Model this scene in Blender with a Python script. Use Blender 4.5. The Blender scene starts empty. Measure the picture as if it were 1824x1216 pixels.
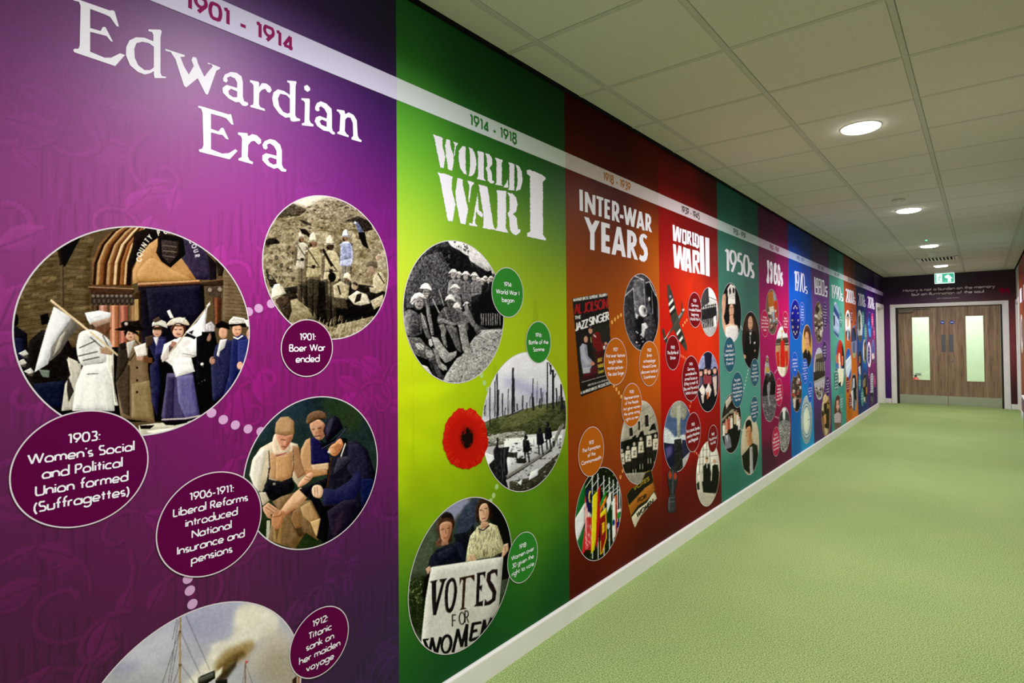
import bpy, math, random
import numpy as np
from mathutils import Vector, Matrix
from mathutils.geometry import tessellate_polygon
random.seed(4)
S = bpy.context.scene
COL = S.collection

# ------------------------------------------------------------------ camera
CAM = np.array([1.645841, 0.0, 1.418313])
CR = np.array([0.776705, 0.629806, -0.008534])
CU = np.array([0.018857, -0.009708, 0.999775])
CF = np.array([-0.629582, 0.776691, 0.019417])
FPX, CX, CY = 1030.686, 913.02, 585.38
cd = bpy.data.cameras.new('camera')
cam = bpy.data.objects.new('camera', cd)
COL.objects.link(cam)
cam.matrix_world = Matrix(((CR[0], CU[0], -CF[0], CAM[0]), (CR[1], CU[1], -CF[1], CAM[1]), (CR[2], CU[2], -CF[2], CAM[2]), (0, 0, 0, 1)))
cd.sensor_width = 36.0
cd.lens = FPX / 1824 * 36
cd.shift_x = (912 - CX) / 1824
cd.shift_y = (CY - 608) / 1824
cd.clip_start = 0.02
S.camera = cam

# ------------------------------------------------------------------ world, light level, exposure
w = bpy.data.worlds.new('world'); S.world = w; w.use_nodes = True
w.node_tree.nodes['Background'].inputs[0].default_value = (0.9, 0.93, 1.0, 1)
w.node_tree.nodes['Background'].inputs[1].default_value = 0.05
S.view_settings.view_transform = 'Standard'
S.view_settings.look = 'None'
S.view_settings.exposure = 0.0
S.view_settings.gamma = 1.0
S.view_settings.use_curve_mapping = False
LAMP_W = 40.5            # watts of each ceiling downlight
LAMP_Y = [-4.913, -1.913, 1.087, 4.087, 7.087, 10.087, 13.087]
LAMP_X = 1.093
for ly in LAMP_Y:
    ld = bpy.data.lights.new('downlight_glow', 'AREA'); ld.shape = 'DISK'; ld.size = 0.19
    ld.energy = LAMP_W; ld.color = (1.0, 0.965, 0.965); ld.spread = math.radians(160)
    lo = bpy.data.objects.new('downlight_glow', ld); COL.objects.link(lo); lo.location = (LAMP_X, ly, 2.681)
ld = bpy.data.lights.new('lobby_lamp', 'AREA'); ld.size = 2.2; ld.energy = 82; ld.color = (0.93, 1.0, 0.92)
lo = bpy.data.objects.new('lobby_lamp', ld); COL.objects.link(lo); lo.location = (1.1, 16.2, 2.55)
try:
    S.cycles.use_denoising = True
    S.cycles.sample_clamp_indirect = 6
    S.cycles.max_bounces = 10
    S.cycles.diffuse_bounces = 6
except Exception: pass

# ------------------------------------------------------------------ numbers of the place
HC = 2.7055              # ceiling
YB = 14.751              # end wall
RW = 2.175               # right wall
YN = -6.5                # corridor goes on behind the camera
BZ0, BZ1 = 2.298, 2.380  # timeline band
GAIN = 1.0
def lin(c):
    c = np.asarray(c, float) / 255.0
    return np.where(c <= 0.04045, c / 12.92, ((c + 0.055) / 1.055) ** 2.4)
def hx(s):
    if isinstance(s, (tuple, list)): return np.array(s[:3], float)
    if len(s) == 1: s = s * 3
    if len(s) == 2: s = s * 3
    if len(s) == 3: s = ''.join(c * 2 for c in s)
    return np.array([int(s[i:i + 2], 16) for i in (0, 2, 4)], float)
def ray(u, v):
    return CF + CR * (u - CX) / FPX - CU * (v - CY) / FPX
def pt(u, v, ax=0, val=0.0):
    d = ray(u, v); t = (val - CAM[ax]) / d[ax]
    return CAM + d * t
def W(u, v):                       # a point of the left wall: (along, height)
    p = pt(u, v); return (p[1], p[2])
def B(u, v):                       # a point of the end wall
    p = pt(u, v, 1, YB); return (p[0], p[2])
def proj(X):                       # wall points back to picture units, vectorised
    d = np.asarray(X, float) - CAM
    z = d @ CF
    return CX + FPX * (d @ CR) / z, CY - FPX * (d @ CU) / z
def nums(s):
    a = np.array([float(t) for t in s.replace(',', ' ').split()])
    return a.reshape(-1, 2)

# ------------------------------------------------------------------ materials
def principled(name, col=(1, 1, 1), rough=0.5, metal=0.0, spec=0.5, **k):
    m = bpy.data.materials.new(name); m.use_nodes = True
    b = m.node_tree.nodes['Principled BSDF']
    b.inputs['Base Color'].default_value = (*col[:3], 1)
    b.inputs['Roughness'].default_value = rough
    b.inputs['Metallic'].default_value = metal
    b.inputs['Specular IOR Level'].default_value = spec
    return m
def noisy(name, c1, c2, scale=40, rough=0.6, bump=0.0, bscale=None, spec=0.4, stretch=None, detail=4, metal=0.0, lo=0.35, hi=0.65):
    m = principled(name, c1, rough, metal, spec); nt = m.node_tree; b = nt.nodes['Principled BSDF']
    tc = nt.nodes.new('ShaderNodeTexCoord'); mp = nt.nodes.new('ShaderNodeMapping')
    nt.links.new(tc.outputs['Object'], mp.inputs[0])
    if stretch: mp.inputs['Scale'].default_value = stretch
    n = nt.nodes.new('ShaderNodeTexNoise'); n.inputs['Scale'].default_value = scale; n.inputs['Detail'].default_value = detail
    nt.links.new(mp.outputs[0], n.inputs['Vector'])
    r = nt.nodes.new('ShaderNodeValToRGB'); r.color_ramp.elements[0].position = lo; r.color_ramp.elements[1].position = hi
    r.color_ramp.elements[0].color = (*c1[:3], 1); r.color_ramp.elements[1].color = (*c2[:3], 1)
    nt.links.new(n.outputs['Fac'], r.inputs[0]); nt.links.new(r.outputs[0], b.inputs['Base Color'])
    if bump:
        n2 = nt.nodes.new('ShaderNodeTexNoise'); n2.inputs['Scale'].default_value = bscale or scale * 2; n2.inputs['Detail'].default_value = 3
        nt.links.new(mp.outputs[0], n2.inputs['Vector'])
        bp = nt.nodes.new('ShaderNodeBump'); bp.inputs['Strength'].default_value = bump; bp.inputs['Distance'].default_value = 0.004
        nt.links.new(n2.outputs['Fac'], bp.inputs['Height']); nt.links.new(bp.outputs[0], b.inputs['Normal'])
    return m
_mc = {}
def flat(s, rough=0.45, spec=0.03, g=None):     # printed vinyl in one colour
    key = (str(s), rough, spec, str(g))
    if key not in _mc:
        _mc[key] = principled('vinyl_print', lin(hx(s)) * GAIN if g is None else lin(hx(s)) * g, rough, 0, spec)
        nt = _mc[key].node_tree; b = nt.nodes['Principled BSDF']
        add_grain(nt, b)
    return _mc[key]
def add_grain(nt, b, st=0.10):
    tc = nt.nodes.new('ShaderNodeTexCoord'); n = nt.nodes.new('ShaderNodeTexNoise')
    n.inputs['Scale'].default_value = 240; n.inputs['Detail'].default_value = 2
    nt.links.new(tc.outputs['Object'], n.inputs['Vector'])
    bp = nt.nodes.new('ShaderNodeBump'); bp.inputs['Strength'].default_value = st; bp.inputs['Distance'].default_value = 0.001
    nt.links.new(n.outputs['Fac'], bp.inputs['Height']); nt.links.new(bp.outputs[0], b.inputs['Normal'])
def print_mat(rough=0.45, spec=0.03):
    m = principled('printed_vinyl', (1, 1, 1), rough, 0, spec); nt = m.node_tree; b = nt.nodes['Principled BSDF']
    a = nt.nodes.new('ShaderNodeVertexColor'); a.layer_name = 'ink'
    nt.links.new(a.outputs['Color'], b.inputs['Base Color']); add_grain(nt, b)
    return m
M_PRINT = print_mat()
WHITE = flat('f0ecfa')
M = dict(
    trim=noisy('white_gloss_paint', (0.78, 0.75, 0.75), (0.82, 0.79, 0.79), 6, 0.35),
    tile=noisy('mineral_fibre_tile', (0.62, 0.59, 0.52), (0.67, 0.64, 0.57), 150, 0.95, 0.25, 260, 0.1),
    rail=noisy('painted_steel_rail', (0.50, 0.49, 0.43), (0.54, 0.53, 0.46), 30, 0.6, spec=0.2),
    dark=noisy('shadow_gap', (0.006, 0.006, 0.006), (0.01, 0.01, 0.01), 20, 0.9, spec=0.05),
    white=noisy('white_plastic', (0.78, 0.77, 0.74), (0.82, 0.81, 0.78), 20, 0.4),
    steel=noisy('brushed_steel', (0.56, 0.56, 0.57), (0.7, 0.7, 0.7), 60, 0.27, metal=0.9, stretch=(0.05, 1, 1)),
    pull=noisy('dark_steel', (0.13, 0.13, 0.15), (0.17, 0.17, 0.19), 60, 0.4, metal=0.6),
    black=noisy('black_rubber', (0.008, 0.008, 0.009), (0.014, 0.014, 0.015), 30, 0.7),
    closer=noisy('grey_bronze_metal', (0.16, 0.14, 0.11), (0.2, 0.18, 0.14), 30, 0.4, metal=0.5),
    blue=noisy('blue_laminate', (0.03, 0.07, 0.30), (0.035, 0.08, 0.33), 8, 0.4),
    red=noisy('red_enamel', (0.55, 0.02, 0.02), (0.6, 0.03, 0.03), 8, 0.3),
    plaster=noisy('white_plaster', (0.74, 0.80, 0.68), (0.78, 0.84, 0.72), 5, 0.8),
    paintwall=noisy('magnolia_paint', (0.5, 0.5, 0.48), (0.53, 0.53, 0.5), 5, 0.7),
)

# ------------------------------------------------------------------ mesh helpers
ORG = {}
def link(name, me, parent=None, org=(0, 0, 0)):
    o = bpy.data.objects.new(name, me); COL.objects.link(o)
    if parent is not None: o.parent = parent; ORG[o.name] = ORG[parent.name]
    else: o.location = org; ORG[o.name] = np.array(org, float)
    return o
def mesh(name, verts, faces, mat, parent=None, org=(0, 0, 0), smooth=False):
    v = np.asarray(verts, float) - (ORG[parent.name] if parent is not None else np.array(org, float))
    me = bpy.data.meshes.new(name); me.from_pydata(v.tolist(), [], [tuple(f) for f in faces]); me.materials.append(mat)
    if smooth: me.polygons.foreach_set('use_smooth', [True] * len(me.polygons))
    me.update()
    return link(name, me, parent, org)
def root(name, org):
    o = bpy.data.objects.new(name, None); o.empty_display_size = 0.1; COL.objects.link(o); o.location = org
    ORG[o.name] = np.array(org, float); return o
def tag(o, label=None, cat=None, group=None, kind=None):
    if label: o['label'] = label
    if cat: o['category'] = cat
    if group: o['group'] = group
    if kind: o['kind'] = kind
    return o
class MB:
    def __init__(s): s.v = []; s.f = []
    def add(s, v, f):
        n = len(s.v); s.v += [tuple(map(float, p)) for p in v]; s.f += [tuple(i + n for i in q) for q in f]; return s
    def box(s, a, b, bev=0.0):
        (x0, y0, z0), (x1, y1, z1) = a, b
        if bev <= 0:
            return s.add([(x0, y0, z0), (x1, y0, z0), (x1, y1, z0), (x0, y1, z0), (x0, y0, z1), (x1, y0, z1), (x1, y1, z1), (x0, y1, z1)],
                         [(3, 2, 1, 0), (4, 5, 6, 7), (0, 1, 5, 4), (1, 2, 6, 5), (2, 3, 7, 6), (3, 0, 4, 7)])
        e = bev; vs = []; idx = {}
        for i, x in enumerate((x0, x1)):
            for j, y in enumerate((y0, y1)):
                for k, z in enumerate((z0, z1)):
                    sx, sy, sz = (1 if i == 0 else -1), (1 if j == 0 else -1), (1 if k == 0 else -1)
                    for t, p in enumerate(((x, y + sy * e, z + sz * e), (x + sx * e, y, z + sz * e), (x + sx * e, y + sy * e, z))):
                        idx[(i, j, k, t)] = len(vs); vs.append(p)
        F = []
        for i in (0, 1):
            q = [idx[(i, 0, 0, 0)], idx[(i, 1, 0, 0)], idx[(i, 1, 1, 0)], idx[(i, 0, 1, 0)]]; F.append(q if i else q[::-1])
            q = [idx[(0, i, 0, 1)], idx[(1, i, 0, 1)], idx[(1, i, 1, 1)], idx[(0, i, 1, 1)]]; F.append(q if not i else q[::-1])
            q = [idx[(0, 0, i, 2)], idx[(1, 0, i, 2)], idx[(1, 1, i, 2)], idx[(0, 1, i, 2)]]; F.append(q if i else q[::-1])
        for a_ in (0, 1):
            for b_ in (0, 1):
                F.append([idx[(0, a_, b_, 1)], idx[(1, a_, b_, 1)], idx[(1, a_, b_, 2)], idx[(0, a_, b_, 2)]])
                F.append([idx[(a_, 0, b_, 0)], idx[(a_, 1, b_, 0)], idx[(a_, 1, b_, 2)], idx[(a_, 0, b_, 2)]])
                F.append([idx[(a_, b_, 0, 0)], idx[(a_, b_, 1, 0)], idx[(a_, b_, 1, 1)], idx[(a_, b_, 0, 1)]])
        for i in (0, 1):
            for j in (0, 1):
                for k in (0, 1): F.append([idx[(i, j, k, 0)], idx[(i, j, k, 1)], idx[(i, j, k, 2)]])
        return s.add(vs, F)
    def lathe(s, prof, c, n=32, axis=2):
        V = []; F = []
        for r, h in prof:
            for i in range(n):
                a = 2 * math.pi * i / n; q = [r * math.cos(a), r * math.sin(a), h]
                if axis == 1: q = [q[0], h, q[1]]
                if axis == 0: q = [h, q[0], q[1]]
                V.append([q[0] + c[0], q[1] + c[1], q[2] + c[2]])
        for k in range(len(prof) - 1):
            for i in range(n):
                j = (i + 1) % n; F.append((k * n + i, k * n + j, (k + 1) * n + j, (k + 1) * n + i))
        F.append(tuple(range(n))[::-1]); F.append(tuple((len(prof) - 1) * n + i for i in range(n)))
        return s.add(V, F)
    def go(s, name, mat, parent=None, org=(0, 0, 0), smooth=False):
        return mesh(name, s.v, s.f, mat, parent, org, smooth)
def struct(name, mb, mat, org=(0, 0, 0)):
    o = mb.go(name, mat, None, org); o['kind'] = 'structure'; return o

# plane frames: 2-D drawing coordinates to the place
def PL(off): return lambda s, t: (off, s, t)                 # left wall, s = along, t = height
def PB(off): return lambda s, t: (s, YB - off, t)            # end wall, s = x
def PR(off): return lambda s, t: (RW - off, s, t)            # right wall
# ================================================================== the room
fl = struct('floor', MB().box((-0.3, YN, -0.06), (RW + 0.3, YB + 2.6, 0.0)), None)
def carpet():
    m = principled('green_carpet', (0.3, 0.5, 0.15), 0.98, 0, 0.08); nt = m.node_tree; b = nt.nodes['Principled BSDF']; L = nt.links.new
    tc = nt.nodes.new('ShaderNodeTexCoord')
    def nz(sc, det, src=None):
        n = nt.nodes.new('ShaderNodeTexNoise'); n.inputs['Scale'].default_value = sc; n.inputs['Detail'].default_value = det
        L(src or tc.outputs['Object'], n.inputs['Vector']); return n
    def ramp(n, p, c):
        r = nt.nodes.new('ShaderNodeValToRGB'); r.color_ramp.elements[0].position, r.color_ramp.elements[1].position = p
        r.color_ramp.elements[0].color, r.color_ramp.elements[1].color = [(*q, 1) for q in c]; L(n.outputs['Fac'], r.inputs[0]); return r
    a = ramp(nz(190, 4), (0.37, 0.63), (CARPET_A, CARPET_B))
    c = ramp(nz(1.3, 3), (0.3, 0.7), ((0.90, 0.93, 0.88), (1.04, 1.02, 1.02)))
    mx = nt.nodes.new('ShaderNodeMix'); mx.data_type = 'RGBA'; mx.blend_type = 'MULTIPLY'; mx.inputs['Factor'].default_value = 1
    L(a.outputs[0], mx.inputs['A']); L(c.outputs[0], mx.inputs['B']); L(mx.outputs['Result'], b.inputs['Base Color'])
    bp = nt.nodes.new('ShaderNodeBump'); bp.inputs['Strength'].default_value = 0.2; bp.inputs['Distance'].default_value = 0.004
    L(nz(170, 4).outputs['Fac'], bp.inputs['Height']); L(bp.outputs[0], b.inputs['Normal'])
    return m
CARPET_A = (0.10, 0.175, 0.038); CARPET_B = (0.46, 0.575, 0.245)
fl.data.materials.clear(); fl.data.materials.append(carpet())

OY0, OY1, OZ = 13.675, 14.66, 2.045          # side door openings
mb = MB().box((-0.25, YN, 0), (0, OY0, HC)).box((-0.25, OY0, OZ), (0, OY1, HC)).box((-0.25, OY1, 0), (0, YB + 0.2, HC)).box((-0.27, OY0 - .1, 0), (-0.25, OY1 + .1, HC))
wl = struct('wall_left', mb, noisy('deep_purple_wall', lin((38, 14, 66)), lin((44, 16, 72)), 2, 0.45))
mb = MB().box((RW, YN, 0), (RW + .25, OY0, HC)).box((RW, OY0, OZ), (RW + .25, OY1, HC)).box((RW, OY1, 0), (RW + .25, YB + 0.2, HC)).box((RW + .25, OY0 - .1, 0), (RW + .27, OY1 + .1, HC))
wr = struct('wall_right', mb, M['paintwall'])
struct('wall_near', MB().box((-0.25, YN - .1, 0), (RW + .25, YN, HC)), M['paintwall'])
DX0, DX1, DZ = 0.185, 2.005, 2.062            # structural opening of the double door
def endwall():
    m = principled('end_wall_paint', (0.1, 0, 0.1), 0.45, 0, 0.4); nt = m.node_tree; b = nt.nodes['Principled BSDF']; L = nt.links.new
    tc = nt.nodes.new('ShaderNodeTexCoord'); sp = nt.nodes.new('ShaderNodeSeparateXYZ'); L(tc.outputs['Object'], sp.inputs[0])
    def ramp(src, ks):
        mr = nt.nodes.new('ShaderNodeMapRange'); mr.inputs['From Min'].default_value = ks[0]; mr.inputs['From Max'].default_value = ks[1]
        L(src, mr.inputs['Value']); r = nt.nodes.new('ShaderNodeValToRGB'); e = r.color_ramp.elements
        while len(e) < len(ks[2]): e.new(0.5)
        for q, (p, c) in zip(e, ks[2]): q.position = p; q.color = (*lin(c), 1)
        L(mr.outputs[0], r.inputs[0]); return r
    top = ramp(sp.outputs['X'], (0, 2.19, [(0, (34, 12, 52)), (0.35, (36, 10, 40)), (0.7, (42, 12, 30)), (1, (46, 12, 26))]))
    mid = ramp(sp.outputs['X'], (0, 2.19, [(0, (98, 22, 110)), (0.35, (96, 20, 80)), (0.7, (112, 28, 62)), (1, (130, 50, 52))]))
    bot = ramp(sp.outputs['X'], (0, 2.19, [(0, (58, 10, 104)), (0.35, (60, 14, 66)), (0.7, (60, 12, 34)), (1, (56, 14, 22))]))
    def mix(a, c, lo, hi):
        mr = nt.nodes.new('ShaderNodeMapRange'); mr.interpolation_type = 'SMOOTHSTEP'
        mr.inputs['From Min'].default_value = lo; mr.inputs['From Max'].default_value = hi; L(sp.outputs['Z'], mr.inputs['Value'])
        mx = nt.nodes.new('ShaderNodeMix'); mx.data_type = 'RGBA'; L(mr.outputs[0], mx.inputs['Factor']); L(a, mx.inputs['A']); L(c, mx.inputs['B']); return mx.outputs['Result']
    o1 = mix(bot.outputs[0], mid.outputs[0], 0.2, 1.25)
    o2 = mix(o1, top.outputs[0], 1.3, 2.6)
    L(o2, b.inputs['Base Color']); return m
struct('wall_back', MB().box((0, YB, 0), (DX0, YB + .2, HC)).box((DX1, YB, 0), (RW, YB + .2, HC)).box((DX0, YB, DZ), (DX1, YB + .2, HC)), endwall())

# skirting boards
def skirting(name, x0, sx, runs, parent=None):
    mb = MB()
    for a, b_ in runs:
        prof = [(0, 0), (0.018, 0), (0.018, 0.090), (0.0155, 0.0965), (0.013, 0.098), (0, 0.098)]
        n = len(prof)
        V = [(x0 + sx * p, a, z) for p, z in prof] + [(x0 + sx * p, b_, z) for p, z in prof]
        mb.add(V, [(i, (i + 1) % n, n + (i + 1) % n, n + i) for i in range(n)] + [tuple(range(n))[::-1], tuple(range(n, 2 * n))])
    return struct(name, mb, M['trim'])
skirting('baseboard_left', 0.0, 1, [(YN, OY0 - 0.066)])
skirting('baseboard_right', RW, -1, [(YN, OY0 - 0.066)])
struct('baseboard_back', MB().box((0.0, YB - .018, 0), (0.120, YB, 0.10), .004).box((2.066, YB - .018, 0), (RW, YB, 0.10), .004), M['trim'])

# side door frames, one in each wall
def side_door(name, xw, s, leafname):
    # s = +1 opens to the left of the corridor (wall face at xw, room on +x side)
    mb = MB(); c0, c1, t = 0.062, 0.02, 0.018
    def bx(a, b_, ya, yb, za, zb): mb.box((min(xw + s * a, xw + s * b_), ya, za), (max(xw + s * a, xw + s * b_), yb, zb), 0.003)
    bx(0, t, OY0 - c0, OY0 + c1, 0, OZ + c0); bx(0, t, OY1 - c1, min(OY1 + c0, YB - .02), 0, OZ + c0); bx(0, t, OY0 + c1, OY1 - c1, OZ - c1, OZ + c0)
    bx(-0.16, 0, OY0, OY0 + 0.03, 0, OZ - .0); bx(-0.16, 0, OY1 - 0.03, OY1, 0, OZ); bx(-0.16, 0, OY0 + .03, OY1 - .03, OZ - .03, OZ)
    f = struct(name, mb, M['trim'])
    mb = MB(); bx2 = lambda a, b_, ya, yb, za, zb: mb.box((min(xw + s * a, xw + s * b_), ya, za), (max(xw + s * a, xw + s * b_), yb, zb), 0.003)
    bx2(-0.155, -0.11, OY0 + .034, OY1 - .034, 0.006, OZ - .034)
    lf = mb.go('door_leaf', M['trim'], f)
    lf['label'] = 'white painted leaf of the side door'
    mb = MB(); mb.lathe([(0.009, 0), (0.009, 0.05)], (xw - s * .11, OY0 + .10, 1.02), 12, 0)
    if s > 0: pass
    mb.box((min(xw - s * .07, xw - s * .055), OY0 + .09, 1.01), (max(xw - s * .07, xw - s * .055), OY0 + .21, 1.03), .003)
    mb.go('door_handle', M['steel'], f)
    return f
side_door('door_1', 0.0, 1, 'l'); side_door('door_2', RW, -1, 'r')

# double door frame and leaves
mb = MB(); y0 = YB - 0.02
mb.box((0.125, y0, 0), (0.185, YB + .0, 2.107), .004).box((2.001, y0, 0), (2.061, YB, 2.107), .004).box((0.185, y0, 2.050), (2.001, YB, 2.107), .004)
mb.box((0.170, YB - .012, 0), (0.222, YB + .16, 2.058), .003).box((1.964, YB - .012, 0), (2.016, YB + .16, 2.058), .003).box((0.222, YB - .012, 2.036), (1.964, YB + .16, 2.058), .003)
frame = struct('door_3', mb, M['trim'])
frame['label'] = 'white painted frame around the wooden double doors'
mb = MB().box((0.222, YB + .03, 0), (0.262, YB + .10, 2.036)).box((1.934, YB + .03, 0), (1.964, YB + .10, 2.036)).box((.262, YB + .055, 2.02), (1.934, YB + .10, 2.036))
mb.go('door_seal', M['black'], frame)
def wood():
    m = principled('oak_veneer', (0.3, 0.2, 0.1), 0.5, 0, 0.35); nt = m.node_tree; b = nt.nodes['Principled BSDF']; L = nt.links.new
    tc = nt.nodes.new('ShaderNodeTexCoord'); mp = nt.nodes.new('ShaderNodeMapping'); mp.inputs['Scale'].default_value = (1, 1, 0.06)
    L(tc.outputs['Object'], mp.inputs[0])
    n = nt.nodes.new('ShaderNodeTexNoise'); n.inputs['Scale'].default_value = 42; n.inputs['Detail'].default_value = 6; n.inputs['Distortion'].default_value = 0.6
    L(mp.outputs[0], n.inputs['Vector'])
    r = nt.nodes.new('ShaderNodeValToRGB'); e = r.color_ramp.elements; e[0].position = 0.28; e[1].position = 0.74; e.new(0.5)
    e[0].color = (*lin((112, 88, 68)), 1); e[1].color = (*lin((142, 118, 94)), 1); e[2].color = (*lin((164, 140, 114)), 1)
    L(n.outputs['Fac'], r.inputs[0])
    mp2 = nt.nodes.new('ShaderNodeMapping'); mp2.inputs['Scale'].default_value = (8.5, 1, 0.01); L(tc.outputs['Object'], mp2.inputs[0])
    n2 = nt.nodes.new('ShaderNodeTexNoise'); n2.inputs['Scale'].default_value = 1.0; n2.inputs['Detail'].default_value = 1; L(mp2.outputs[0], n2.inputs['Vector'])
    r2 = nt.nodes.new('ShaderNodeValToRGB'); r2.color_ramp.elements[0].position = .35; r2.color_ramp.elements[1].position = .6
    r2.color_ramp.elements[0].color = (.78, .75, .72, 1); r2.color_ramp.elements[1].color = (1.05, 1.05, 1.05, 1); L(n2.outputs['Fac'], r2.inputs[0])
    mx = nt.nodes.new('ShaderNodeMix'); mx.data_type = 'RGBA'; mx.blend_type = 'MULTIPLY'; mx.inputs['Factor'].default_value = 1
    L(r.outputs[0], mx.inputs['A']); L(r2.outputs[0], mx.inputs['B']); L(mx.outputs['Result'], b.inputs['Base Color']); return m
M['wood'] = wood()
def glassm():
    m = bpy.data.materials.new('clear_glazing'); m.use_nodes = True; b = m.node_tree.nodes['Principled BSDF']
    b.inputs['Base Color'].default_value = (0.93, 0.98, 0.94, 1); b.inputs['Roughness'].default_value = 0.0
    b.inputs['Transmission Weight'].default_value = 1.0; b.inputs['IOR'].default_value = 1.45
    tc = m.node_tree.nodes.new('ShaderNodeTexCoord'); n = m.node_tree.nodes.new('ShaderNodeTexNoise'); n.inputs['Scale'].default_value = 3
    m.node_tree.links.new(tc.outputs['Object'], n.inputs['Vector'])
    return m
M['glass'] = glassm()
def text(*a, **k): pass
def leaf(x0, x1, gx0, gx1, label, side):
    ya, yb_ = YB + 0.045, YB + 0.089; z0, z1, g0, g1 = 0.008, 2.024, 0.512, 1.822
    r = root('door_leaf', ((x0 + x1) / 2, YB + .06, 0)); tag(r, label, 'door', 'oak double door leaves')
    MB().box((x0, ya, z0), (gx0, yb_, z1)).box((gx1, ya, z0), (x1, yb_, z1)).box((gx0, ya, z0), (gx1, yb_, g0)).box((gx0, ya, g1), (gx1, yb_, z1)).go('wood_panel', M['wood'], r)
    t = .012
    MB().box((gx0 - t, ya - .006, g0 - t), (gx0, ya, g1 + t)).box((gx1, ya - .006, g0 - t), (gx1 + t, ya, g1 + t)).box((gx0, ya - .006, g0 - t), (gx1, ya, g0)).box((gx0, ya - .006, g1), (gx1, ya, g1 + t)).go('glazing_bead', M['wood'], r)
    MB().box((gx0, ya + .016, g0), (gx1, ya + .022, g1)).go('glass_pane', M['glass'], r)
    MB().box((x0 + .004, ya - .002, z0 + .004), (x1 - .004, ya, 0.198)).go('kick_plate', M['steel'], r)
    px = x1 - .095 if side < 0 else x0 + .025
    MB().box((px, ya - .003, 1.10), (px + .075, ya, 1.455), .001).go('push_plate', M['pull'], r)
    cx = x1 - .065 if side < 0 else x0 + .085
    sg = MB().lathe([(.036, 0), (.036, -.002)], (cx, ya - .0005, 1.705), 28, 1).go('fire_door_sign', flat((10, 70, 170)), r)
    MB().box((cx - .024, ya - .0035, 1.707), (cx + .024, ya - .0027, 1.715)).box((cx - .02, ya - .0035, 1.694), (cx + .02, ya - .0027, 1.701)).go('sign_text', WHITE, sg)
    if side > 0:
        MB().lathe([(.026, 0), (.026, -.004), (.018, -.006)], (x0 + .062, ya, .92), 24, 1).go('lock_ring', M['pull'], r)
        MB().lathe([(.012, -.006), (.012, -.009)], (x0 + .062, ya, .92), 16, 1).go('lock_cylinder', M['steel'], r)
    else:
        c = MB().box((x0 + .01, ya - .05, 1.925), (x0 + .27, ya, 1.99), .006).go('door_closer', M['closer'], r)
        MB().box((x0 + .05, ya - .035, 1.992), (x0 + .56, ya - .012, 2.01), .002).go('closer_arm', M['closer'], c)
    return r
MB().box((1.0885, YB + .060, 0.01), (1.0925, YB + .075, 2.02)).go('gap_blackout', M['black'], frame)  # black strip added to stop lobby light showing between the leaves
leaf(0.264, 1.089, 0.505, 0.797, 'left-hand oak door leaf with tall glass pane and door closer above', -1)
leaf(1.093, 1.932, 1.398, 1.672, 'right-hand oak door leaf with tall glass pane and round lock', 1)

# lobby beyond the doors
ly = YB + 2.5
struct('wall_lobby', MB().box((-1.0, ly, 0), (3.2, ly + .1, HC)).box((-1.1, YB + .2, 0), (-1.0, ly, HC)).box((3.2, YB + .2, 0), (3.3, ly, HC)).box((-1.1, YB + .2, HC), (3.3, ly + .1, HC + .05)).box((-1.0, YB + .2, 0), (-.25, YB + .22, HC)).box((RW + .25, YB + .2, 0), (3.2, YB + .22, HC)), M['plaster'])
fx, fy, fz = -0.02, ly - .10, 0
def extinguisher():
    d1 = pt(1631, 672, 1, ly - .1)
    x, z = d1[0] - .0, d1[2]
    r = root('fire_extinguisher', (x, ly - .1, z - .25)); tag(r, 'red fire extinguisher seen through the glass of the left door leaf', 'fire extinguisher')
    MB().lathe([(.0, z - .52), (.075, z - .51), (.078, z - .48), (.078, z - .08), (.06, z - .03), (.03, z - .005), (.022, z + .02)], (x, ly - .09, 0), 24).go('cylinder', M['red'], r, smooth=True)
    MB().box((x - .04, ly - .175, z - .24), (x + .04, ly - .165, z - .12), .002).go('instruction_label', M['white'], r)
    MB().lathe([(.026, z + .02), (.026, z + .05), (.014, z + .065)], (x, ly - .09, 0), 16).go('valve', M['black'], r)
    MB().box((x - .01, ly - .10, z + .055), (x + .12, ly - .08, z + .07), .003).box((x - .01, ly - .10, z + .085), (x + .11, ly - .08, z + .1), .003).go('lever', M['black'], r)
    V = []; F = []; n = 8; path = [(x - .01, z + .045), (x - .07, z + .07), (x - .115, z + .02), (x - .12, z - .1), (x - .10, z - .25), (x - .09, z - .36)]
    for i, (a, c) in enumerate(path):
        for k in range(n):
            t = 2 * math.pi * k / n; V.append((a + .012 * math.cos(t), ly - .11 + .012 * math.sin(t), c))
    for i in range(len(path) - 1):
        for k in range(n): F.append((i * n + k, i * n + (k + 1) % n, (i + 1) * n + (k + 1) % n, (i + 1) * n + k))
    mesh('hose', V, F, M['black'], r, smooth=True)
extinguisher()

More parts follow.
